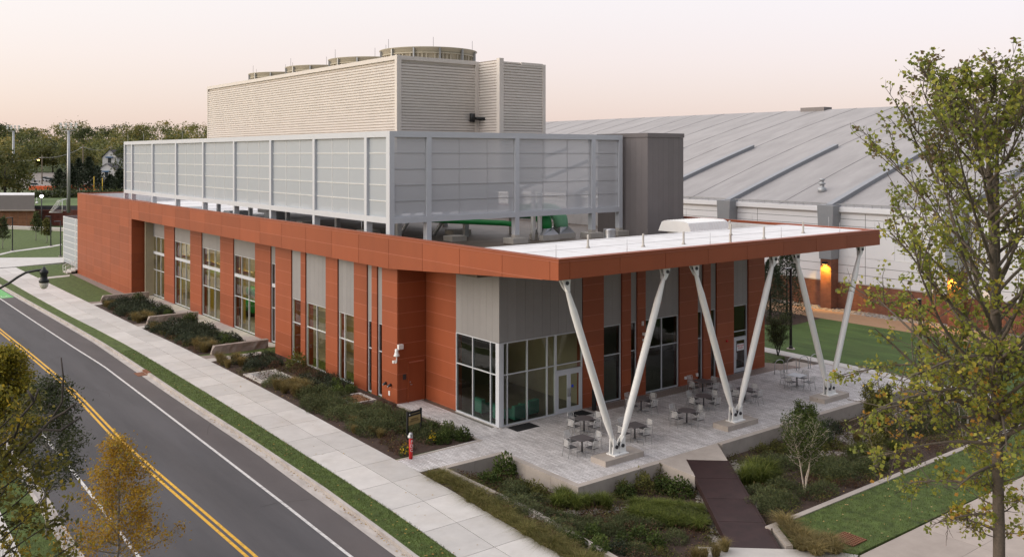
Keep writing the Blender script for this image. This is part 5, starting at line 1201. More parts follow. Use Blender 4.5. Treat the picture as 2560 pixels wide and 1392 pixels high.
# tan grasses at the drain in the lower lawn
for px, py in ((1985,1340),(2010,1350),(2040,1365),(2070,1360),(2005,1370),(2040,1382),(2085,1378),(1975,1325),(1960,1310)): x, y = G(px, py); plant('tan', x, y, -.02, (1.3,1.3,.62), 'tan grass clump beside the rusty drain grate', 'tan grasses beside the drain')
for px, py in ((1760,1388),(1790,1385),(1740,1392),(1812,1372)): x, y = G(px, py); plant('tan', x, y, -.08, .7, 'green grass clump at the foot of the bridge', 'grasses at the foot of the bridge')
# small trees of the garden
def multi(name, px, py, h, stems, spread, lab, leaf, bark, seed, nb, lpt, R, base, sz, z0=None):
    x, y, z = GZ(px, py) if z0 is None else (*G(px, py, z0), z0); r = random.Random(seed); MBs = MB(); LL = []
    for k in range(stems):
        a = 6.283*k/stems + r.uniform(-.4,.4); lean = (math.cos(a)*spread, math.sin(a)*spread)
        mb, L = leader_tree(seed*10+k, h*r.uniform(.82,1.05), R, base, lambda t: max(.15, math.sin(math.pi*min(1,.2+.75*t))), nb, .5, 1.0, .019, twigs=8, leafper=lpt, spread=.09, lean=lean)
        off = len(MBs.v); MBs.v += mb.v; MBs.f += [tuple(i+off for i in f) for f in mb.f]; MBs.m += mb.m; MBs.t += mb.t; MBs.smooth += mb.smooth
        if len(L): LL.append(L)
    L = np.concatenate(LL) if LL else None
    me = leaf_mesh('crown', L[:,:3], RNG.uniform(sz*.6, sz*1.2, len(L)), L[:,3], leaf, .45) if L is not None else None
    return tree_thing(name, (x, y, z-.02), lab, 'tree', MBs, bark, me)
multi('birch_tree', 2012, 1236, 3.3, 4, .2, 'young pale-stemmed birch with green crown beside the front kerb', 'leaf_green', 'birch_bark', 31, 18, 10, 1.05, .42, .10)
multi('birch_tree', 2188, 1175, 1.75, 3, .10, 'small pale-stemmed birch sapling near the far kerb', 'leaf_olive', 'birch_bark', 32, 10, 9, .5, .45, .10)
multi('willow_shrub', 2195, 1120, 3.1, 6, .17, 'tall bushy olive-green willow shrub in the sunken garden', 'leaf_olive', 'bark_grey', 33, 20, 20, .75, .08, .11)
multi('willow_shrub', 2015, 1120, 2.2, 5, .2, 'bushy green shrub growing against the long retaining wall', 'leaf_green', 'bark_grey', 34, 16, 16, .65, .06, .11)
multi('river_birch', 2335, 1075, 5.3, 4, .17, 'leafless pale-branched birch near the end of the terrace wall', 'leaf_yellow', 'bark_grey', 35, 16, 0, .95, .2, .09)
multi('river_birch', 2410, 1105, 4.4, 3, .22, 'thin bare birch partly hidden by the big trunk', 'leaf_yellow', 'bark_grey', 36, 13, 1, .9, .25, .09)
multi('willow_shrub', 2440, 1010, 3.3, 5, .16, 'dense green shrub behind the trunk of the big tree', 'leaf_green', 'bark_grey', 37, 16, 18, .8, .1, .12)
multi('lilac_shrub', 1945, 888, 3.0, 7, .26, 'vase-shaped dark shrub at the corner of the building', 'leaf_dark', 'bark_dark', 38, 14, 9, .75, .22, .09, z0=-.02)
for k, (px, py, h, R, lb) in enumerate(((1926,800,5.3,1.9,'dense dark spruce partly hidden by the building corner'),(1967,787,6.0,1.9,'dense dark spruce beside the black lamp post'))):
    x, y = G(px, py); r_ = np.random.default_rng(60+k); n = 5200; t = r_.random(n)**.8; a = r_.random(n)*6.283; q = (.55+.5*r_.random(n))*(1-t)**.65*R*(1+.15*np.sin(a*7+t*22))
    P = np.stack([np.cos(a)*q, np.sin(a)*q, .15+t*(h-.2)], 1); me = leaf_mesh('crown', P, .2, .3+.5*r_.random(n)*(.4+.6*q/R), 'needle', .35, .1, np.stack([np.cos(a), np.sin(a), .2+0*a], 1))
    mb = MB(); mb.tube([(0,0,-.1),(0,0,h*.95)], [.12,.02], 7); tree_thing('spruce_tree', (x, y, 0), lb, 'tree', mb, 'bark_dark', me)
# grass blades on the nearer lawns, fallen leaves, stones
def scatter(n, polyfn, z):
    pts = []
    while len(pts) < n:
        p = polyfn()
        pts.append((p[0], p[1], z))
    return np.array(pts)
def verge():
    y = 18 + 52*random.random()**1.5; a, b = interp(T_KB, y)+.02, interp(T_SWL, y)+.03; return (random.uniform(a, b), y)
def lowlawn(): return (random.uniform(29.4, 50), random.uniform(18.2, 21.55))
def oppo(): y = random.uniform(30, 50); x = interp(T_LB, y); return (random.uniform(x-1.3, x-.02), y)
P = np.concatenate([scatter(26000, verge, -.012), scatter(16000, lowlawn, -.02), scatter(5000, oppo, -.02)]); n = len(P)
me = blade_mesh('lawn_grass', P, RNG.uniform(.03,.08,n), RNG.normal(size=(n,2))*.5, .006, .5+.22*RNG.normal(size=n), 'lawn_blade')
obj('lawn_grass', me, None, label='short green grass blades of the verge and lower lawn', cat='grass', kind='stuff')
def gut(): y = 18 + 40*random.random()**1.3; return (interp(T_KB, y) - .2 - abs(random.gauss(0,.07)), y)
fl = [scatter(150, verge, .03), scatter(160, lowlawn, .03), scatter(260, gut, -.135), scatter(120, lambda: (random.uniform(22.4,23.4), random.uniform(38,62)), .01), scatter(50, lambda: (interp(T_KB, 1)+random.uniform(1.7,5), random.uniform(20,60)), .006), scatter(40, lambda: (random.uniform(57,70), random.uniform(20,46)), .01)]
gd = np.array([(x, y, soil_z(x, y)+.03) for x, y in [(random.uniform(23.5,45), random.uniform(21.8,29.2)) for _ in range(260)]])
P = np.concatenate(fl + [gd]); me = leaf_mesh('fallen_leaves', P, RNG.uniform(.05,.11,len(P)), RNG.random(len(P)), 'fallen', .8, 2.5)
obj('fallen_leaves', me, None, label='scattered yellow and brown leaves on lawn, mulch and gutter', cat='leaves', kind='stuff')
ST = MB()
def stone(x, y, z, s):
    i = len(ST.v); a = random.uniform(0, 6.28); sx, sy, sz = s*random.uniform(.7,1.4), s*random.uniform(.6,1.1), s*random.uniform(.45,.8); t = random.random()
    for p in ((1,0,0),(.5,.87,0),(-.5,.87,0),(-1,0,0),(-.5,-.87,0),(.5,-.87,0),(.55,0,.8),(-.28,.48,.8),(-.28,-.48,.8)):
        u, v = p[0]*sx, p[1]*sy; ST.v.append((x + u*math.cos(a) - v*math.sin(a), y + u*math.sin(a) + v*math.cos(a), z + p[2]*sz))
    for f in ((6,7,8),(0,1,6),(1,7,6),(1,2,7),(2,3,7),(3,8,7),(3,4,8),(4,5,8),(5,6,8),(5,0,6)): ST.addf([i+k for k in f], 0, t, True)
def stones(pxs, wpx, n, s=(.05,.12)):
    for _ in range(n):
        k = random.randrange(len(pxs)-1); q = random.random(); px = pxs[k][0]+(pxs[k+1][0]-pxs[k][0])*q + random.gauss(0,wpx); py = pxs[k][1]+(pxs[k+1][1]-pxs[k][1])*q + random.gauss(0,wpx*.45)
        x, y, z = GZ(px, py)
        if y < 29.25: stone(x, y, z-.01, random.uniform(*s))
stones([(1745,1215),(1765,1262),(1790,1330),(1805,1392)], 9, 420); stones([(1325,1288),(1420,1282),(1500,1276),(1580,1266)], 7, 300)
stones([(1830,1150),(1850,1190),(1856,1215)], 10, 190); stones([(1990,1062),(2050,1070),(2100,1090),(2145,1110)], 17, 520); stones([(2215,1010),(2262,1040),(2275,1080)], 14, 260)
stones([(1850,1160),(1990,1140),(2130,1128),(2180,1120)], 8, 240); stones([(1895,1290),(1880,1262)], 6, 60)
obj('river_stones', ST, 'river_stone', label='bands of rounded river stones in the sunken garden', cat='stones', kind='stuff')
ST = MB()
for _ in range(1500): stone(random.uniform(74.6, 76.3), random.uniform(30, 60), -.01, random.uniform(.06,.17))
obj('margin_stones', ST, 'river_stone', label='pale loose stones along the brick base of the hall', cat='stones', kind='stuff')

# low ground cover over the mulch, gathered in drifts
def cover(n, fn, zf, lo, hi, mat, name, lab, seed, sz=(.05,.11)):
    r = random.Random(seed); P = []; T = []
    while len(P) < n:
        x, y = fn(r); k = math.sin(x*1.9+seed)*math.cos(y*2.3-seed) + .6*math.sin(x*.7+y*1.1+seed*2)
        if r.random() > .25 + .6*k: continue
        t0 = r.gauss(.45,.2)
        for _ in range(r.randint(5,11)): P.append((x + r.gauss(0,.10), y + r.gauss(0,.10), zf(x, y) + r.uniform(lo, hi))); T.append(t0 + r.gauss(0,.15))
    P = np.array(P); me = leaf_mesh(name, P, RNG.uniform(sz[0], sz[1], len(P)), np.array(T), mat, .45, .25); obj(name, me, None, label=lab, cat='ground cover', kind='stuff')
def gl(r):
    while True:
        x, y = r.uniform(23.4, 33.5), r.uniform(21, 34.5)
        if (x < 26.2 or y < 29.1) and (x - 26.88)*7.3 - (y - 21.53)*6 < 0: return x, y
def gr(r):
    while True:
        x, y = r.uniform(28.5, 53), r.uniform(21.9, 29.1)
        if (x - 28.2)*7.25 - (y - 20.35)*6.1 > .5: return x, y
def ub(r): return r.uniform(22.5, 26.3), r.choice([r.uniform(38, 62), r.uniform(66, 78), r.uniform(81, 92.5)])
cover(8500, gl, soil_z, 0, .26, 'leaf_olive', 'ground_cover', 'olive green ground cover on the mulch left of the bridge', 1)
cover(9000, gl, soil_z, 0, .3, 'dry_brown', 'ground_cover', 'russet dried ground cover on the mulch left of the bridge', 2)
cover(16000, gr, soil_z, 0, .28, 'leaf_olive', 'ground_cover', 'olive green ground cover on the mulch right of the bridge', 3)
cover(9000, gr, soil_z, 0, .3, 'dry_brown', 'ground_cover', 'russet dried ground cover on the mulch right of the bridge', 4)
cover(16000, ub, lambda x, y: 0, 0, .3, 'leaf_olive', 'ground_cover', 'olive ground cover filling the beds along the building front', 5)
cover(11000, ub, lambda x, y: 0, 0, .38, 'dry_brown', 'ground_cover', 'brown dried ground cover in the beds along the building front', 6)
# ------------------------------------------------------------------ terrace furniture
def make_chair():
    t = thing('patio_chair', (0,0,0), '', 'chair', local=True)      # faces +y, towards its table
    for s in (-1, 1):
        mb = MB(); mb.tube([(s*.25,.21,0),(s*.245,.22,.43),(s*.245,.20,.63),(s*.245,.08,.655),(s*.245,-.20,.655)], .0125, 6); obj('front_leg', mb, 'steel', t)
        mb = MB(); mb.tube([(s*.25,-.30,0),(s*.245,-.22,.43),(s*.23,-.25,.66),(s*.22,-.30,.855)], .0125, 6); obj('rear_leg', mb, 'steel', t)
    mb = MB(); mb.xprism([(-.22,.43),(.22,.445),(.22,.462),(-.22,.447)], -.235, .235); mb.box(-.24,.24,.215,.235,.425,.45); obj('seat', mb, 'chair_seat', t)
    mb = MB()
    def bp(u, v): return (u, -.235 - .075*v, .50 + .345*v)          # u across, v up the back
    mb.tube([bp(-.22,0), bp(-.215,1), bp(.215,1), bp(.22,0), bp(-.22,0)], .012, 5)
    n = 9
    for k in range(n):                                              # diagonal slats clipped to the back
        c = -1 + 2.0*(k+.5)/n; w_ = .062
        def seg(c): 
            pts = []
            for v in (0, 1): pts.append((( c + (v-.5)*.75), v))
            return pts
        a, b = seg(c), seg(c + w_*2)
        q = [(max(-1, min(1, p[0])), p[1]) for p in (a[0], b[0], b[1], a[1])]
        if q[1][0]-q[0][0] < .01 and q[2][0]-q[3][0] < .01: continue
        mb.face([bp(p[0]*.205, p[1]) for p in q])
    obj('backrest', mb, 'chair_back', t)
    return t
M('chair_seat', (.10,.10,.105), .5, var=.1); M('chair_back', (.58,.58,.58), .4, var=.05); M('table_top', (.125,.115,.12), .45, var=.1, scale=6); M('table_lit', (.50,.53,.58), .3, var=.05)  # lit copy of the table top: brighter light put into its colour
def make_table(rnd, mat):
    t = thing('patio_table', (0,0,0), '', 'table', local=True)
    mb = MB()
    if rnd: mb.lathe((0,0,.715), [(.46,0),(.475,.01),(.475,.022),(.46,.028)], 32, sm=False)
    else: mb.box(-.44,.44,-.44,.44,.715,.743)
    obj('tabletop', mb, mat, t)
    mb = MB(); mb.tube([(0,0,.05),(0,0,.71)], [.045,.038], 10); obj('pedestal', mb, 'dark_steel', t)
    mb = MB()
    for k in range(4): a = math.pi/4 + k*math.pi/2; mb.tube([(0,0,.085),(math.cos(a)*.2,math.sin(a)*.2,.06),(math.cos(a)*.40,math.sin(a)*.40,.02)], [.03,.024,.018], 6)
    obj('base', mb, 'steel', t)
    return t
CH = make_chair(); TS = make_table(False, 'table_top'); TR_ = make_table(True, 'table_top'); TP = make_table(False, 'table_lit')
for rnd, px, py, lab, dd in ((TS,1455,1132,'square dark table nearest the terrace corner',.0),(TR_,1460,1079.6,'round dark table before the double door',.03),(TS,1587,1098,'square dark table behind the first V column',-.06),(TR_,1602.7,1027.8,'round dark table beside the red wall',.05),(TR_,1717,1059.7,'round dark table in the middle of the terrace',-.04),(TR_,1759,1021.5,'round dark table behind the middle one',.06),(TS,1757,982,'square dark table close to the building wall',-.05),(TR_,1862,1003,'round dark table behind the second V column',.08),(TP,1992,966.8,'pale square table by the bicycle racks',.1)):
    x, y = G(px, py)
    place(rnd, USED, (x, y, 0), dd, 1, lab[0].lower() + lab[1:] + ' on the terrace', 'table', 'terrace tables')
    for k, side in enumerate(('street', 'right', 'building', 'garden')):
        a = {'street': math.pi, 'right': 0, 'building': math.pi/2, 'garden': -math.pi/2}[side] + dd
        rr = .74 + random.uniform(-.05,.07); cx_, cy_ = x + math.cos(a)*rr, y + math.sin(a)*rr
        place(CH, USED, (cx_, cy_, 0), a + math.pi/2 + random.uniform(-.13,.13), 1, f'silver chair on the {dict(street="street", right="lawn", building="building", garden="garden")[side]} side of the {lab.replace(" the ", " ", 1) if len(lab.split()) > 8 else lab}', 'chair', 'terrace chairs')
for k, (x, y) in enumerate(((50.63,36.55),(51.75,36.4),(52.8,36.2),(53.93,36.1))):
    if k == 0: mb = MB(); r_ = .44; mb.tube([(-r_,0,0),(-r_*.93,0,.55)] + [(-r_*math.cos(q)*.93, 0, .62 + r_*.62*math.sin(q)) for q in np.linspace(.1, math.pi-.1, 9)] + [(r_*.93,0,.55),(r_,0,0)], .024, 8); RK = obj('bicycle_rack', mb, 'steel', loc=(0,0,0))
    place(RK, USED, (x, y, 0), -.15, 1, ['first','second','third','fourth'][k] + ' arched steel bicycle rack counting from the building corner', 'bicycle rack', 'bicycle racks')
def mat_(x0, x1, y0, y1, lab): mb = MB(); mb.box(x0, x1, y0, y1, .002, .014); obj('door_mat', mb, 'black_mat', label=lab, cat='mat')
mat_(29.25, 30.75, 37.15, 38.05, 'black doormat on the paving beside the glazed corner'); mat_(33.4, 34.6, 37.2, 38.05, 'black doormat before the double door')
mb = MB(); mb.box(35.02, 35.2, 37.55, 37.73, 0, 1.18); mb.box(35.03, 35.19, 37.545, 37.55, .82, 1.02, 1); obj('bollard', mb, ['black_paint', 'dark_steel'], label='square black door-opener bollard beside the red wall', cat='bollard')
# sign, fire connection
s0, s1 = Vector(G(1018.5, 1099)), Vector(G(1052, 1088)); t = thing('name_sign', (s0.x, s0.y, 0), 'black framed garden sign with a gold panel reading HIGHLAND ENERGY PLANT', 'sign')
ux = (s1 - s0).normalized(); uy = Vector((-ux.y, ux.x)); W_ = (s1 - s0).length
for p in (s0, s1): mb = MB(); mb.obox(p, ux, uy, .04, .04, -.1, 1.42); obj('post', mb, 'black_paint', t)
c = (s0 + s1)/2
mb = MB(); mb.obox(c, ux, uy, W_/2-.03, .025, 1.13, 1.36); obj('header', mb, 'black_paint', t)
mb = MB(); mb.obox(c, ux, uy, W_/2-.045, .022, .70, 1.128); obj('panel', mb, 'gold_sign', t)
rz = math.atan2(ux.y, ux.x); fr_ = -uy*.03
text('lettering', 'HIGHLAND\nENERGY PLANT', .10, 'letter_dark', t, (c.x+fr_.x, c.y+fr_.y, .925), (math.pi/2, 0, rz))
mb = MB(); mb.obox(c + ux*.06 + fr_, ux, uy, W_*.33, .003, 1.232, 1.252); obj('header_line', mb, 'gold_sign', t)
mb = MB(); e = c - ux*(W_/2-.13); mb.obox(e + fr_*1.0, ux, uy, .03, .004, 1.205, 1.28); obj('crest', mb, 'letter_white', t)
x, y = G(1027, 1146); t = thing('fire_connection', (x, y, 0), 'red fire department connection post lettered FDC with a steel cap', 'post')
mb = MB(); mb.tube([(x,y,-.1),(x,y,.98)], .088, 20); obj('pipe', mb, 'red_post', t)
mb = MB(); mb.lathe((x,y,.98), [(.095,0),(.105,.02),(.105,.18),(.08,.24),(.03,.26)], 18); mb.tube([(x,y,1.08),(x-.14,y-.09,1.10)], .055, 12); obj('cap', mb, 'steel', t)
mb = MB(); mb.tube([(x-.13,y-.085,1.10),(x-.17,y-.105,1.105)], .07, 12); obj('plug', mb, 'white_paint', t)
va = math.atan2(-x*.78-y*.62, 1)
for k, ch in enumerate('FDC'):
    a = math.atan2(-y, -x) + .45; nx, ny = math.cos(a), math.sin(a)
    text('lettering', ch, .21, 'letter_white', t, (x + nx*.092, y + ny*.092, .82 - k*.2), (math.pi/2, 0, a + math.pi/2))
# slabs and grates in the beds
t = thing('access_slab', (22.75, 54.8, 0), 'square concrete access slab with grey steel hatch in the long bed', 'hatch')
mb = MB(); mb.box(22.72, 24.95, 54.75, 57.7, -.1, .06); obj('slab', mb, 'concrete_light', t)
mb = MB(); mb.box(23.1, 24.45, 55.6, 56.45, .06, .085); mb.box(23.1, 24.45, 56.46, 57.35, .06, .085); obj('hatch', mb, 'galvanised', t)
t = thing('wooden_grate', (24.75, 46.7, 0), 'low wooden framed access grate on the mulch', 'grate')
mb = MB(); mb.box(24.8, 26.4, 46.75, 46.9, -.1, .12); mb.box(24.8, 26.4, 48.6, 48.75, -.1, .12); mb.box(24.8, 24.95, 46.9, 48.6, -.1, .12); mb.box(26.25, 26.4, 46.9, 48.6, -.1, .12); obj('frame', mb, 'concrete_light', t)
mb = MB()
for k in range(4): mb.box(24.96, 26.24, 46.93+k*.42, 46.93+k*.42+.38, 0, .06, 0, random.random())
obj('boards', mb, 'wood_board', t) if 'wood_board' in MATS else (M('wood_board', (.26,.13,.06), .8, var=.2, scale=4, tint=.3), obj('boards', mb, 'wood_board', t))
# drain grate in the lower lawn, kerb inlet, corten bridge
gx, gy = G(2122, 1347, 0); mb = MB()
for k in range(9): mb.box(gx-.45, gx+.45, gy-.45+k*.11, gy-.45+k*.11+.045, -.01, .03)
for k in range(9): mb.box(gx-.45+k*.11, gx-.45+k*.11+.045, gy-.46, gy+.47, -.012, .022)
obj('drain_grate', mb, 'rust', label='square rusty drain grate set in the lower lawn', cat='grate')
x, y = interp(T_KB, 62.6), 62.6; mb = MB(); mb.box(x-.75, x-.05, y-.55, y+.55, -.142, -.13); mb.box(x-.17, x+.05, y-.6, y+.6, -.1, .012); obj('storm_inlet', mb, 'rust', label='rusty iron storm inlet set into the kerb', cat='drain')
t = thing('foot_bridge', (32.86, 28.86, 0), 'dark red-brown steel plate foot bridge over the sunken garden', 'bridge')
A_, B_, C_, D_ = Vector((32.86,28.86,.0)), Vector((34.27,27.6,.0)), Vector((28.2,20.35,-.06)), Vector((26.88,21.53,-.06))
mb = MB(); n = 4
for k in range(n):
    a, b, c_, d_ = A_.lerp(D_, k/n+.0012), B_.lerp(C_, k/n+.0012), B_.lerp(C_, (k+1)/n-.0012), A_.lerp(D_, (k+1)/n-.0012)
    i = len(mb.v); mb.v += [tuple(p) for p in (a,b,c_,d_)] + [tuple(p - Vector((0,0,.06))) for p in (a,b,c_,d_)]
    for f in ((3,2,1,0),(4,5,6,7),(0,1,5,4),(1,2,6,5),(2,3,7,6),(3,0,4,7)): mb.addf([i+q for q in f])
obj('deck', mb, 'corten', t)
for P_, Q_ in ((A_, D_), (B_, C_)):
    mb = MB(); v = (Q_-P_); nrm = Vector((-v.y, v.x, 0)).normalized()*.035; pts = [P_-nrm, P_+nrm, Q_+nrm, Q_-nrm]; i = len(mb.v); mb.v += [tuple(p + Vector((0,0,.016))) for p in pts] + [tuple(p - Vector((0,0,.28))) for p in pts]
    for f in ((3,2,1,0),(4,5,6,7),(0,1,5,4),(1,2,6,5),(2,3,7,6),(3,0,4,7)): mb.addf([i+q for q in f])
    obj('edge_beam', mb, 'corten', t)
# stone blocks in the upper beds
def block(y, x0, x1, lab):
    r = random.Random(int(y)); mb = MB(); n = 14; m_ = 5; zt = .62
    def pt(i, j):
        x = x0 + (x1-x0)*i/n; cap_ = (.22 if i == 0 else (.05 if i == n else 0))
        q = [(0,-.05),(0,zt*.5),(0,zt),( .46,zt),(.46,-.05)][j]
        e = r.uniform(-.05,.05) if j in (0,1,4) else r.uniform(-.012,.012)
        return (x + (cap_ if j in (2,3) else 0) + (r.uniform(-.03,.03) if 0 < i < n else 0), y + q[0] + e, q[1] + (r.uniform(-.02,.0) if j in (2,3) else 0))
    for i in range(n+1):
        for j in range(m_): mb.v.append(pt(i, j))
    for i in range(n):
        for j in range(m_-1): mb.addf((i*m_+j, (i+1)*m_+j, (i+1)*m_+j+1, i*m_+j+1))
    mb.addf(range(m_)); mb.addf([n*m_+j for j in range(m_-1,-1,-1)])
    obj('stone_block', mb, 'stone_block', label=lab, cat='stone block')
block(94.4, 23.0, 27.5, 'long rough stone block at the edge of the front lawn'); block(79.8, 23.1, 27.4, 'long rough stone block between the two dark shrub beds'); block(64.7, 23.2, 27.4, 'long rough stone block nearest the access slab')
# railings and lamps
t = thing('stair_railing', (25.6, 119.6, 0), 'white pipe handrails at the stair by the far building end', 'railing')
for o_ in (0, 1.3):
    mb = MB(); y = 119.9 + o_; mb.tube([(25.1,y-.4,-.02),(25.1,y-.4,.95),(26.3,y+.6,1.25),(27.2,y+.7,1.25),(27.2,y+.7,.3)], .035, 6); mb.tube([(25.1,y-.4,.5),(26.3,y+.6,.8),(27.2,y+.7,.8)], .03, 6); mb.tube([(26.3,y+.6,.2),(26.3,y+.6,1.25)], .03, 6); obj('handrail', mb, 'white_paint', t)
mb = MB()
for k in range(3): mb.box(25.3+k*.45, 27.6, 119.55, 121.9, -.02, .15*(k+1))
obj('stair', mb, 'concrete_light', label='three concrete steps at the far end of the red building', cat='stair')
t = thing('enclosure_screen', (27.6, 119.6, 0), 'low pale perforated enclosure at the far end of the red building', 'screen')
mb = MB(); xx = 27.62; mb.face([(xx+.03,119.6,.1),(xx+.03,133.0,.1),(xx+.03,133.0,6.1),(xx+.03,119.6,6.1)], 0)
for y in (126.0, 132.6): mb.box(xx-.02, xx+.12, y-.1, y+.1, 0, 6.15, 1)
for z in np.linspace(.6, 6.1, 8): mb.box(xx, xx+.08, 119.6, 133, z-.025, z+.025, 1)
obj('panel', mb, ['perforated_grazing', 'white_paint'], t); mb = MB(); mb.box(xx+.1, 52, 132.9, 133.05, 0, 6.15); mb.box(xx+.14, xx+.24, 119.7, 132.9, 0, 6.0); obj('rear_panel', mb, 'galvanised', t)
def lamp_post(px, py, h, lab, arm=True, dirn=(-1,0), z=0.0, col='black_paint'):
    x, y = G(px, py, z); t = thing('lamp_post', (x, y, z), lab, 'lamp post')
    mb = MB(); mb.lathe((x,y,z), [(.3,-.1),(.3,.06)], 14); obj('footing', mb, 'concrete', t)
    mb = MB(); mb.box(x-.07, x+.07, y-.07, y+.07, z+.06, z+h); mb.lathe((x,y,z+.06), [(.16,0),(.15,.12),(.08,.2)], 10); obj('pole', mb, col, t)
    mb = MB(); mb.box(x+min(0,dirn[0]*.75)-.05, x+max(0,dirn[0]*.75)+.05, y+min(0,dirn[1]*.75)-.11, y+max(0,dirn[1]*.75)+.11, z+h, z+h+.08); obj('lamp_head', mb, 'dark_steel', t)
    mb = MB(); mb.box(x+min(0,dirn[0]*.7), x+max(0,dirn[0]*.7), y-.08, y+.08, z+h+.08, z+h+.09); obj('lamp_cover', mb, 'galvanised', t)
lamp_post(1977, 872, 5.9, 'black lamp post with flat head on the lawn beside the terrace'); lamp_post(2300, 938, 4.9, 'black lamp post half hidden by the bare birch')
lamp_post(31, 627, 4.9, 'slim dark lamp post at the left edge by the far path', dirn=(-1,.2), col='dark_steel'); lamp_post(127, 615, 4.6, 'slim dark lamp post by the young tree on the far path', dirn=(-1,.2), col='dark_steel'); lamp_post(151.5, 641, 4.9, 'slim dark lamp post next to the pale enclosure', dirn=(-1,.2), col='dark_steel')
# street lantern on a curved arm: its pole stands outside the frame
lx, ly = at(110, 30.0); zb = CAM_H - (706-CY)*30.0/F_PX
px_, py_ = at(-70, 30.6)
t = thing('street_lantern', (px_, py_, 0), 'black street lantern with clear globe hanging from a curved arm', 'street lamp')
mb = MB(); mb.lathe((px_,py_,0), [(.2,0),(.18,.5),(.1,.7),(.08,9.3),(.1,9.4),(.02,9.8)], 12); obj('pole', mb, 'black_paint', t)
def A3(px, py, d): x, y = at(px, d); return (x, y, CAM_H - (py-CY)*d/F_PX)
mb = MB(); mb.tube([(px_,py_,9.0)] + [A3(px,py,30.0) for px, py in ((-40,742),(0,720),(22,708),(45,692),(65,681),(90,676),(108,675))], .042, 8); mb.tube([A3(110,664,30),A3(110,683,30)], [.012,.05], 8); obj('arm', mb, 'black_paint', t)
mb = MB(); mb.lathe((lx,ly,zb), [(.15,0),(.16,.06),(.11,.12),(.10,.26),(.135,.30),(.135,.38),(.06,.44),(.05,.5)], 18); obj('lamp_hood', mb, 'black_paint', t)
mb = MB(); mb.lathe((lx,ly,zb-.21), [(.03,0),(.09,.03),(.125,.1),(.14,.17),(.13,.209)], 18); obj('globe', mb, 'lamp_glass', t)
# small devices on the walls
t = thing('security_camera', (27.0, 45.4, 2.9), 'white dome security camera on an arm at the corner of the red pier', 'camera')
mb = MB(); mb.box(27.03, 27.35, 45.3, 45.47, 3.15, 3.42); mb.box(26.72, 26.92, 45.35, 45.5, 2.4, 2.54); obj('bracket', mb, 'white_paint', t)
mb = MB(); mb.tube([(26.82,45.4,2.46),(26.8,45.2,2.44),(26.8,45.15,2.52),(26.8,45.15,2.85)], .03, 6); obj('arm', mb, 'white_paint', t)
mb = MB(); mb.lathe((26.8,45.15,2.82), [(.06,0),(.17,.02),(.18,.06),(.13,.14),(.1,.3),(.1,.42),(.04,.44)], 14); obj('dome', mb, 'white_paint', t)
for k, y in enumerate((46.75, 46.2)): mb = MB(); mb.tube([(26.85,y,.92),(27.04,y,.98)], [.07,.09], 10); mb.tube([(26.84,y,.86),(26.86,y,.92)], .05, 8, 1); obj('wall_hydrant', mb, ['dark_steel', 'steel'], label=['left dark wall pipe outlet on the pier with a pale tip','right dark wall pipe outlet on the pier with a pale tip'][k], cat='pipe outlet')
mb = MB(); mb.box(27.02, 27.048, 46.3, 46.46, .32, .58); obj('wall_socket', mb, 'paper_white', label='small white outlet plate low on the red pier', cat='outlet')
mb = MB(); mb.box(onY(1007.5,45.46), onY(1015,45.46), 45.44, 45.475, 1.35, 1.65); obj('door_plaque', mb, 'dark_steel', label='small dark plaque beside the red alcove door', cat='plaque')
mb = MB(); mb.box(27.5, 27.61, 120.6, 120.9, 3.3, 3.5); mb.lathe((27.3,120.7,3.18), [(.02,0),(.14,.06),(.15,.14),(.05,.2)], 12); obj('security_camera', mb, 'white_paint', label='white camera on the far corner of the red building', cat='camera')
def wallbox(px, py, sx, sz, mat, lab, cat): x = onY(px, 38.22); z = zY(px, py, 38.22); mb = MB(); mb.box(x-sx, x+sx, 38.14, 38.245, z-sz, z+sz); obj('wall_device', mb, mat, label=lab, cat=cat)
wallbox(1713, 944, .06, .08, 'paper_white', 'small white box low on the red pillar behind the terrace tables', 'box'); wallbox(1742, 936, .06, .09, 'paper_white', 'small white outlet plate near the dark slit window', 'outlet')
wallbox(1817, 852, .06, .06, 'red_post', 'tiny red alarm bell on the pillar left of the single door', 'alarm'); wallbox(1606, 808, .04, .13, 'paper_white', 'upper white device with a yellow tip on the thin red pillar', 'device'); wallbox(1608, 849, .05, .06, 'paper_white', 'lower white device on the thin red pillar', 'device')
x = onY(1612, 38.1); mb = MB(); mb.lathe((x,37.9,zY(1612,836,38.1)-.1), [(.03,0),(.12,.03),(.13,.1),(.06,.2)], 12); mb.box(x-.12,x+.02,37.95,38.2,zY(1612,836,38.1)-.05,zY(1612,836,38.1)+.12); obj('security_camera', mb, 'white_paint', label='white round camera on the thin red pillar between the windows', cat='camera')
# ------------------------------------------------------------------ the far side: field, car park, wooded hill
def hill_z(d): return 2.8 + max(0.0, min(d, 690) - 420)*.078
def polar(px, d, z=0): x, y = at(px, d); return (x, y, z)
mb = MB()
ds = [168, 200, 260, 330, 420, 480, 560, 650, 760, 1000]; pxs_ = list(range(-1400, 4401, 200))
def fz(px, d):
    if d < 195: return -.03
    return hill_z(d) if px < 1500 else 2.8 + max(0, min(d, 690)-420)*.05
ds2 = [197, 215, 260, 330, 420, 480, 560, 650, 760, 1000]
for a, b in zip(ds2, ds2[1:]):
    for p, q in zip(pxs_, pxs_[1:]):
        z = lambda u, w: fz(u, w)
        mb.face([polar(p,a,z(p,a)), polar(q,a,z(q,a)), polar(q,b,z(q,b)), polar(p,b,z(p,b))])
struct('hillside', mb, 'far_ground')
mb = MB(); mb.face([polar(p,198,2.83) for p in (60, 420)] + [polar(p,242,2.83) for p in (420, 60)]); struct('sports_field', mb, 'field')
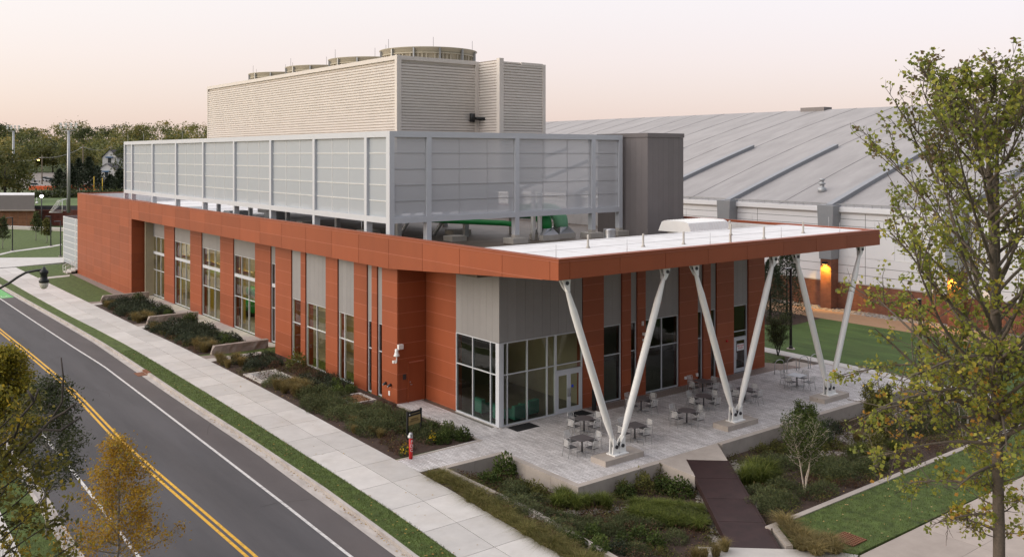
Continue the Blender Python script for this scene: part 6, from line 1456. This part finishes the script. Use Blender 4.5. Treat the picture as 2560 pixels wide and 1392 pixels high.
mb = MB(); mb.face([polar(p,262,2.84) for p in (0, 520)] + [polar(p,276,2.84) for p in (520, 0)]); struct('field_road', mb, 'asphalt')
mb = MB(); mb.face([polar(p,315,2.85) for p in (20, 400)] + [polar(p,455,2.86+35*.075) for p in (400, 20)]); 
park_z = lambda d: 2.85 + (d - 312)*.026
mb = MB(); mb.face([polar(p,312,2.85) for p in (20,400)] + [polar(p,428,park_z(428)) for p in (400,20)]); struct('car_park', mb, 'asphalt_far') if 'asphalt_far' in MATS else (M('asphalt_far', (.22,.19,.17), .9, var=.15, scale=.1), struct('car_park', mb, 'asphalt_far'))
mb = MB(); mb.prism([polar(18,178)[:2], polar(165,172.5)[:2], polar(165,171.0)[:2], polar(18,176.5)[:2]], -.2, .55); mb.prism([polar(-300,183)[:2], polar(18,179)[:2], polar(165,174)[:2], polar(165,176.5)[:2], polar(18,181)[:2], polar(-300,185)[:2]], -.2, .02, 1)
obj('road_parapet', mb, ['concrete_light', 'asphalt_far'], label='pale concrete road parapet in front of the far brick wall', cat='parapet')
mb = MB(); mb.prism([polar(-300,192)[:2], polar(160,188)[:2], polar(420,186)[:2], polar(420,187)[:2], polar(160,189)[:2], polar(-300,193)[:2]], -.3, 2.9); obj('field_wall', mb, 'brick_far', label='long dark brick retaining wall below the sports field', cat='wall')
mb = MB(); mb.prism([polar(86,190)[:2], polar(420,189.2)[:2], polar(420,189.4)[:2], polar(86,190.2)[:2]], 2.7, 3.75); obj('windscreen_fence', mb, 'seam_dark', label='low dark fence screen along the top of the brick wall', cat='fence')
t = thing('press_building', (*at(30,187), 0), 'low brick and grey metal building at the left edge by the field', 'building')
def pbox(p0, p1, d0, d1, z0, z1, mat, nm): mb = MB(); mb.prism([at(p0,d0), at(p1,d0), at(p1,d1), at(p0,d1)], z0, z1); obj(nm, mb, mat, t)
pbox(-200, 88.5, 185, 196, -.2, 3.1, 'brick_far2', 'wall') if 'brick_far2' in MATS else (brickmat('brick_far2', (.22,.10,.05), (.18,.08,.04), (.18,.11,.08), .6, .2, .02, ('XY','Z')), pbox(-200, 88.5, 185, 196, -.2, 3.1, 'brick_far2', 'wall'))
pbox(-200, 86.5, 184.6, 195, 3.1, 6.1, 'dark_grey_panel', 'upper_wall'); pbox(-200, 86, 184.8, 195, 6.1, 6.2, 'roof_white', 'roof'); pbox(-200, 87.5, 184.4, 184.7, 3.0, 3.2, 'concrete', 'ledge')
# flood-light masts, poles, goal
def mast(px, d, ytop, w, lab, n=4):
    x, y = at(px, d); zt = CAM_H - (ytop-CY)*d/F_PX; t = thing('floodlight_mast', (x, y, 2.8), lab, 'floodlight'); r = Vector((RT[0], RT[1], 0))
    mb = MB(); mb.tube([(x,y,2.5),(x,y,zt-1.3)], [.36,.26], 10); obj('pole', mb, 'galvanised', t)
    mb = MB(); o = Vector((x,y,0)); mb.tube([o - r*w/2 + Vector((0,0,zt-1.3)), o + r*w/2 + Vector((0,0,zt-1.3))], .06, 5)
    for k in range(n): q = o + r*w*(k/(n-1)-.5); mb.tube([q + Vector((0,0,zt-1.3)), q + Vector((0,0,zt))], .05, 4)
    obj('crossarm', mb, 'galvanised', t)
    for k in range(n):
        for zz in (zt-.55, zt+.05): mb = MB(); q = o + r*w*1.12*(k/(n-1)-.5); c_ = q + Vector((0,0,zz)); f_ = Vector((FW[0],FW[1],.35)); mb.tube([c_ - f_*.3, c_ + f_*.05, c_ + f_*.22], [.26,.22,.09], 10); obj('lamp', mb, 'white_paint', t)
mast(171.5, 186, 311, 2.8, 'tall floodlight mast with eight lamps beside the field'); mast(33.5, 240, 316, 2.7, 'tall floodlight mast further left against the trees')
def upole(px, d, ytop, lab, cross=True, z0=2.8):
    x, y = at(px, d); zt = CAM_H - (ytop-CY)*d/F_PX; t = thing('utility_pole', (x, y, z0), lab, 'utility pole'); r = Vector((RT[0], RT[1], 0)); o = Vector((x, y, 0))
    mb = MB(); mb.tube([(x,y,z0-.3),(x,y,zt)], [.22,.15], 7); obj('pole', mb, 'wood_pole', t)
    mb = MB(); mb.tube([o - r*1.1 + Vector((0,0,zt-.9)), o + r*1.1 + Vector((0,0,zt-.9))], .1, 4); obj('crossarm', mb, 'galvanised', t)
    return o + Vector((0,0,zt-.8))
w1 = upole(105, 330, 388, 'wooden utility pole above the parked cars'); w2 = upole(207.5, 300, 362, 'taller wooden utility pole right of the floodlight mast'); w3 = upole(278, 420, 364, 'utility pole behind the white house', z0=4)
w0 = Vector(polar(20, 350, 13.0))
mb = MB()
for a, b in ((w0, w1), (w1, w2), (w2, w3)):
    mb.tube([a.lerp(b, k/6) - Vector((0,0,1.2*(1-(2*k/6-1)**2))) for k in range(7)], .045, 3)
obj('power_line', mb, 'galvanised', label='power lines strung between the wooden poles', cat='wires')
x, y = at(96, 331); mb = MB(); z = CAM_H - (402-CY)*331/F_PX; mb.lathe((x,y,z), [(.1,0),(.42,.1),(.42,.3),(.1,.4)], 8); obj('area_light', mb, 'lamp_warm', label='small glowing amber area light by the wooden pole', cat='lamp')
x, y = at(104, 168); t = thing('globe_lamp', (x, y, 0), 'lit white globe lamp on a dark green post before the field', 'lamp post'); zt = CAM_H - (486-CY)*168/F_PX
mb = MB(); mb.tube([(x,y,0),(x,y,zt-.6)], [.13,.09], 8); obj('pole', mb, 'black_paint', t); mb = MB(); mb.lathe((x,y,zt-.6), [(.12,0),(.30,.18),(.30,.38),(.16,.5)], 14); obj('globe', mb, 'lamp_glow', t); mb = MB(); mb.lathe((x,y,zt-.1), [(.18,0),(.12,.25),(.14,.4),(.03,.7)], 10); obj('finial', mb, 'black_paint', t)
x, y = at(92, 180); mb = MB(); mb.lathe((x,y,4.6), [(.1,0),(.24,.15),(.24,.35),(.08,.5)], 10); mb.tube([(x,y,4.9),(x,y,5.9)], .05, 5); obj('security_camera', mb, 'white_paint', label='white dome camera hanging at the corner of the low building', cat='camera')
def goalpost(px, d, yt, lab): x, y = at(px, d); zt = CAM_H - (yt-CY)*d/F_PX; mb = MB(); mb.tube([(x,y,2.6),(x,y,zt)], .09, 6); obj('goal_upright', mb, 'yellow_paint', label=lab, cat='goal post')
goalpost(235, 250, 441, 'left yellow goal upright behind the roof edge'); goalpost(256, 250, 445, 'right yellow goal upright behind the roof edge')
x, y = G(143, 531, 2.83); t = thing('soccer_goal', (x, y, 2.83), 'white soccer goal with sagging net on the field', 'goal'); r = Vector((RT[0],RT[1],0)); f_ = Vector((FW[0],FW[1],0)); o = Vector((x,y,2.83))
u = (f_*.75 - r*.25).normalized(); bk = -r
a, b = o + r*1.0, o + r*1.0 + u*6
mb = MB(); mb.tube([a, a+Vector((0,0,2.4)), b+Vector((0,0,2.4)), b], .07, 6); mb.tube([a, a+bk*2.6], .05, 5); mb.tube([b, b+bk*2.6, a+bk*2.6], .05, 5); mb.tube([a+Vector((0,0,2.4)), a+Vector((0,0,2.4))+bk*.9, a+bk*2.6], .04, 5); mb.tube([b+Vector((0,0,2.4)), b+Vector((0,0,2.4))+bk*.9, b+bk*2.6], .04, 5); obj('frame', mb, 'white_paint', t)
mb = MB()
for k in range(15): q = a.lerp(b, k/14); mb.tube([q+Vector((0,0,2.4)), q+bk*.9+Vector((0,0,2.2)), q+bk*(1.7+.3*math.sin(k))+Vector((0,0,.9)), q+bk*2.6], .015, 3)
for k in range(7): s = k/6; mb.tube([a+bk*(.9+1.7*s)+Vector((0,0,2.3-2.3*s)), b+bk*(.9+1.7*s)+Vector((0,0,2.3-2.3*s))], .015, 3)
obj('net', mb, 'netting', t)
mb = MB(); mb.prism([at(72,300), at(142,300), at(142,300.3), at(72,300.3)], 2.7, 4.1); obj('barrier_fence', mb, 'orange_fence', label='orange construction barrier fence at the car park, left stretch', cat='fence')
mb = MB(); mb.prism([at(166,300), at(250,300), at(250,300.3), at(166,300.3)], 2.7, 4.3); obj('barrier_fence', mb, 'orange_fence', label='orange construction barrier fence behind the conifers, right stretch', cat='fence')
def car(px, py, mat, lab, suv=False, z=2.9, rz=.3):
    d = 350
    for _ in range(30): d = (CAM_H - park_z(d))*F_PX/(py - CY)
    z = park_z(d) + .02; x, y = at(px, d); t = thing('parked_car', (0,0,0), lab, 'car', local=True); h = 1.65 if suv else 1.42
    mb = MB(); p = [(-2.2,.35),(2.2,.35),(2.25,.75),(1.5,.92),(-1.9,.95),(-2.2,.8)]; mb.yprism(p, -.88, .88); obj('body', mb, mat, t)
    mb = MB(); mb.yprism([(-1.9,.95),(1.0,.92),(.35,h-.06),(-1.5 if suv else -1.2,h-.06)], -.80, .80); obj('cabin', mb, 'car_glass', t)
    mb = MB(); mb.yprism([(-1.55 if suv else -1.2,h-.058),(.36,h-.058),(.3,h),(-1.5 if suv else -1.15,h)], -.79, .79); obj('roof', mb, mat, t)
    for a in (-1.35, 1.4):
        for b in (-.8, .8): mb = MB(); mb.tube([(a,b-.11,.33),(a,b+.11,.33)], .33, 12); obj('wheel', mb, 'tyre', t)
    t.location = (x, y, z); t.rotation_euler = (0,0,rz + math.atan2(RT[1], RT[0]))
for px, py, m_, lb, s_ in ((91,445,'car_white','white pickup-like car parked highest under the trees',True),(117,452,'car_white','white car half hidden behind the wooden pole',True),(127,454.5,'car_white','white van-like car right of the wooden pole',True),(138,456,'car_dark','dark car parked beside the white ones',False),(78,456,'car_silver','grey-green car at the left of the parked row',False),(305,467,'car_white','white car at the corner of the grey screen',True),(283,469,'car_dark','dark car with a red neighbour behind the conifers',True),(291,466,'car_red','small red car between dark car and white car',False)): car(px, py, m_, lb, s_)
def house(px, d, z0, w, dp, h, rh, lab):
    x, y = at(px, d); t = thing('white_house', (x, y, z0), lab, 'house'); r = Vector((RT[0],RT[1])); f_ = Vector((FW[0],FW[1]))
    c_ = Vector((x,y)); mb = MB(); mb.prism([tuple(c_-r*w), tuple(c_+r*w), tuple(c_+r*w+f_*dp), tuple(c_-r*w+f_*dp)], z0-2, z0+h); obj('wall', mb, 'house_white', t)
    mb = MB(); P_ = lambda a, b, z: (c_.x + r.x*a + f_.x*b, c_.y + r.y*a + f_.y*b, z); e = .5
    mb.face([P_(-w-e,-e,z0+h-.2), P_(-w-e,dp+e,z0+h-.2), P_(0,dp+e,z0+h+rh), P_(0,-e,z0+h+rh)]); mb.face([P_(w+e,-e,z0+h-.2), P_(w+e,dp+e,z0+h-.2), P_(0,dp+e,z0+h+rh), P_(0,-e,z0+h+rh)]); obj('roof', mb, 'house_roof', t)
    mb = MB(); mb.face([P_(-w,0,z0+h), P_(w,0,z0+h), P_(0,0,z0+h+rh-.1)]); obj('gable', mb, 'house_white', t)
    mb = MB(); mb.prism([P_(-.7,-.06,0)[:2], P_(.7,-.06,0)[:2], P_(.7,-.01,0)[:2], P_(-.7,-.01,0)[:2]], z0+h-2.4, z0+h-.3); obj('window', mb, 'car_glass', t)
    mb = MB(); mb.prism([P_(-1.5,-.9,0)[:2], P_(1.5,-.9,0)[:2], P_(1.5,-.01,0)[:2], P_(-1.5,-.01,0)[:2]], z0+h-.2, z0+h+.25); obj('awning', mb, 'blue_machine', t)
house(274, 385, 9.0, 3.0, 9, 4.2, 3.3, 'white gabled house with a dark awning among the trees'); house(266, 372, 3.5, 4.5, 8, 4.0, 3.2, 'lower white house with dark roof below the gabled one')
# ---- trees: three crowns on the lawns, conifers, and the individually visible ones on the hill
for px, py, h, R, lf, lb, sd in ((7,622,4.6,1.15,'leaf_dark','small dark young tree at the left edge of the far lawn',41),(90,601,4.6,.95,'leaf_dark','small dark young tree before the brick wall',42),(117,607,3.9,.85,'leaf_olive','small yellow-green young tree beside the dark one on the far lawn',43)):
    street_tree('young_tree', px, py, h, R, .3, lambda t: max(.15, math.sin(math.pi*min(1,.3+.68*t))**.7), 26, lf, lb, sd, sz=(.16,.3), lpt=9, tw=6, spread=.12, asp=.6, tr=.06)
def far_conifer(seed, h, R):
    r_ = np.random.default_rng(seed); n = 1500; t = r_.random(n)**.85; a = r_.random(n)*6.283; lay = np.floor(t*9)/9
    q = (.25+.8*r_.random(n))*(1.02-t)**.8*R*(1+.3*np.sin(a*4+lay*50)); P = np.stack([np.cos(a)*q, np.sin(a)*q, h*.2+t*h*.8-.12*q], 1)
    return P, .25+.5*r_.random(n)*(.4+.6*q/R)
for k, (px, d, h, R) in enumerate(((148,262,7.2,3.0),(176,255,8.8,3.2),(197,262,10.2,3.4),(222,258,10.6,3.8),(243,268,8.0,3.2),(276,262,5.6,3.4),(299,258,7.4,3.4))):
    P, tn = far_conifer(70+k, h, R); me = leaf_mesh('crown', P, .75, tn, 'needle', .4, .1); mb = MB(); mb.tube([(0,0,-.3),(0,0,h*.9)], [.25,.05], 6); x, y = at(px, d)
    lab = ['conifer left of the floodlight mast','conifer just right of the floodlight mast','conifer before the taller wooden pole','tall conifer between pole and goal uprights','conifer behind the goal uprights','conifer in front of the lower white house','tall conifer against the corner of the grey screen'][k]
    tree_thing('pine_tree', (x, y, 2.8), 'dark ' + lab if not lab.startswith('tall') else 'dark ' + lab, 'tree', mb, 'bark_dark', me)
FT = {}
def far_tree(kind, px, d, z, s, lab, grp=None):
    if kind not in FT:
        sd, lf, rx, rz, cz, nc = {'round': (80,'wood_autumn',5.2,4.6,8.6,46), 'tall': (81,'wood_autumn',4.2,6.2,10.5,46), 'dark': (82,'leaf_dark',4.8,5.2,9,46), 'gold': (83,'leaf_olive',5.0,4.8,8.4,46), 'open': (84,'leaf_dark',5.6,2.6,12.0,22)}[kind]
        P, tn = crown_pts(nc, 46, rx, rz, cz, 1.15 if kind != 'open' else .9, .6, sd); me = leaf_mesh('crown', P, RNG.uniform(.45,.95,len(P)), tn, lf, .7, .4)
        mb = MB(); mb.tube([(0,0,-1),(0,0,cz)], [.4,.15], 7)
        rr = random.Random(sd)
        for q in range(7): a = q*2.4; mb.tube([(0,0,cz*.5+q*.3),(math.cos(a)*rx*.35,math.sin(a)*rx*.35,cz*.85),(math.cos(a)*rx*.8,math.sin(a)*rx*.8,cz+rz*.3)], [.16,.1,.03], 5)
        FT[kind] = tree_thing('broadleaf_tree', (0,0,-60), 'tree', 'tree', mb, 'bark_dark', me)
    x, y = at(px, d); return place(FT[kind], USED, (x, y, z), random.uniform(0,6), s, lab, 'tree', grp)
far_tree('round', 12, 218, 2.6, .92, 'large brownish broad tree at the left edge above the low building'); far_tree('round', 45, 228, 2.6, .75, 'smaller brownish tree beside the large one above the low building')
far_tree('open', 65, 560, 12, 1.25, 'tall open-crowned tree on the skyline near the left edge'); far_tree('dark', 8, 520, 12, 1.35, 'dark skyline tree at the very left edge'); far_tree('dark', 218, 545, 12, 1.25, 'round dark tree on the skyline right of the floodlight mast')
far_tree('open', 252, 600, 15, 1.2, 'flat-topped open tree on the skyline above the white house'); far_tree('tall', 350, 520, 11, 1.2, 'tall tree rising above the screen corner on the skyline'); far_tree('round', 440, 470, 7, 1.3, 'broad green tree just behind the screen left of the tower'); far_tree('gold', 205, 385, 2.9, .95, 'yellow-green tree behind the taller wooden pole')
far_tree('gold', 92, 455, 5, 1.05, 'golden tree above the parked cars'); far_tree('gold', 132, 450, 5, 1.0, 'golden-green tree left of the floodlight mast'); far_tree('dark', 322, 330, 3, 1.05, 'dark green tree standing against the grey screen corner'); far_tree('gold', 30, 420, 3, 1.15, 'bright yellow-green tree behind the left floodlight mast'); far_tree('tall', 168, 430, 4, 1.0, 'dark tall tree behind the floodlight mast'); far_tree('gold', 228, 400, 3, .7, 'small orange-green tree left of the white house')
far_tree('open', 2232, 420, 17.5, .95, 'small tree top showing above the ridge of the hall roof'); far_tree('open', 2188, 430, 16.0, .85, 'lower tree top left of the other above the hall ridge')
# the rest of the wood reads as one mass
PP, TT = [], []; rw = np.random.default_rng(99)
for d, n in ((425,26),(455,26),(490,28),(530,30),(575,32),(625,34),(680,36)):
    for k in range(n):
        px = -260 + 900*(k + rw.random())/n; dd = d + rw.normal()*9
        if 45 < px < 165 and dd < 448: continue
        x, y = at(px, dd); s = rw.uniform(.62,1.38)
        H = 13*s; P, tn = crown_pts(15, 22, 5.0*s, 4.4*s, 0, 1.35*s, .5, int(rw.integers(1e6))); hu = rw.normal()*.3
        hz = hill_z(dd); PP.append(P + np.array([x, y, hz + 8.2*s])); TT.append(tn + hu)
PP, TT = np.concatenate(PP), np.concatenate(TT)
me = leaf_mesh('woodland', PP, RNG.uniform(.7,1.5,len(PP)), TT, 'wood_autumn', .75, .5)
obj('woodland', me, None, label='wooded hillside in early autumn colour beyond the car park', cat='woodland', kind='stuff')
mb_ = crown_pts(60, 30, 16, 1.4, 4.2, .9, .2, 5)[0]
hp = []
for px in range(86, 330, 5): x, y = at(px, 246); hp.append(RNG.normal(size=(60,3))*np.array([1.2,1.2,.75]) + np.array([x,y,3.6]))
me = leaf_mesh('field_hedge', np.concatenate(hp), .6, RNG.random(60*len(hp)), 'leaf_dark', .7, .4); obj('field_hedge', me, None, label='dark low hedge along the far side of the field', cat='hedge', kind='stuff')
# ------------------------------------------------------------------ light, sky, camera
SUN_AZ = math.radians(float(300)); SUN_EL = math.radians(13)
w = bpy.data.worlds.new('World'); bpy.context.scene.world = w; w.use_nodes = True
nt = w.node_tree; L = nt.links; bg = nt.nodes['Background']
sky = node(nt, 'ShaderNodeTexSky', sky_type='NISHITA', sun_disc=False, sun_elevation=SUN_EL, sun_rotation=SUN_AZ, altitude=200, air_density=1.0, dust_density=2.0, ozone_density=1.5)
L.new(sky.outputs['Color'], bg.inputs['Color']); bg.inputs['Strength'].default_value = 0.05
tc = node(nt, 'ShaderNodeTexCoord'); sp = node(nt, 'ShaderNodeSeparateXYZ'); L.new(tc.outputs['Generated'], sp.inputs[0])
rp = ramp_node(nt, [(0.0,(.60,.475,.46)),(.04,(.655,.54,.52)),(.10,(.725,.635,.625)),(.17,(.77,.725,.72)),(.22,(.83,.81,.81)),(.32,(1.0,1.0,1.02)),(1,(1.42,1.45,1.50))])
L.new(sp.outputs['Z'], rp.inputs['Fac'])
# the glow side of the sky is warmer
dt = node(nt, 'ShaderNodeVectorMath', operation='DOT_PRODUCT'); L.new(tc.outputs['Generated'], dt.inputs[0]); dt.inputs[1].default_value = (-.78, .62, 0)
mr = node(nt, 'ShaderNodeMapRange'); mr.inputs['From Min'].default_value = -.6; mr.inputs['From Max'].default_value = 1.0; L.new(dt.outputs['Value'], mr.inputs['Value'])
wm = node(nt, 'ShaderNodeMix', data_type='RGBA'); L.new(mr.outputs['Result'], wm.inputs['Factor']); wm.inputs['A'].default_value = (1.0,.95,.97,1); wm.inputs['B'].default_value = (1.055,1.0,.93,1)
# behind the viewer the sky is dimmer
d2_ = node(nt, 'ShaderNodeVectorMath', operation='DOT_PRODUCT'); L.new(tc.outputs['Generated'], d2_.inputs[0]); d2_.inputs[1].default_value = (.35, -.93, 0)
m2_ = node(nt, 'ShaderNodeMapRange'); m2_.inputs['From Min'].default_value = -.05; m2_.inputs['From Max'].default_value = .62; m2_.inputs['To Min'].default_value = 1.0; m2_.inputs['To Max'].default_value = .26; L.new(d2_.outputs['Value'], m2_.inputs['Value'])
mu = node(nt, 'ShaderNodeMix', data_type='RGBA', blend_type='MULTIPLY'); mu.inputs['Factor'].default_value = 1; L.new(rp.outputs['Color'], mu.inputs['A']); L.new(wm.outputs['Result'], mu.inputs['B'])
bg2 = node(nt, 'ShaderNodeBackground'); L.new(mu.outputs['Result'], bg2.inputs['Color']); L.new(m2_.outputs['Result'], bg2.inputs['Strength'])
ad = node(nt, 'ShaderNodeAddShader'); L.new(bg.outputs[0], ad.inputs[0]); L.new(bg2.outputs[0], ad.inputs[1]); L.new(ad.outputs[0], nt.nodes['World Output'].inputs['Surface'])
sd = bpy.data.lights.new('sun', 'SUN'); sd.energy = 1.25; sd.angle = math.radians(50); sd.color = (1.0, .90, .80)
so = bpy.data.objects.new('sun', sd); C.objects.link(so)
# direction the light travels: from the street side (-X), slightly from the front
v = Vector((.93, -.30, -math.tan(math.radians(20)))); so.rotation_euler = v.to_track_quat('-Z', 'Y').to_euler()
cam = bpy.data.cameras.new('camera'); co = bpy.data.objects.new('camera', cam); C.objects.link(co)
co.location = (0, 0, CAM_H); co.rotation_euler = (math.pi/2, 0, -math.atan2(FW[0], FW[1]))
cam.sensor_width = 36; cam.lens = 36 * F_PX / 2560; cam.shift_y = -(696 - CY) / 2560; cam.clip_end = 4000; cam.clip_start = .3
sc = bpy.context.scene; sc.camera = co
sc.view_settings.view_transform = 'Standard'; sc.view_settings.look = 'None'; sc.view_settings.exposure = 0.13; sc.view_settings.gamma = 1
sc.render.resolution_x = 1024; sc.render.resolution_y = 556
cy = sc.cycles; cy.max_bounces = 8; cy.transparent_max_bounces = 24; cy.diffuse_bounces = 3; cy.glossy_bounces = 4; cy.transmission_bounces = 4
cy.caustics_reflective = False; cy.caustics_refractive = False; cy.sample_clamp_indirect = 5
cy.use_denoising = True
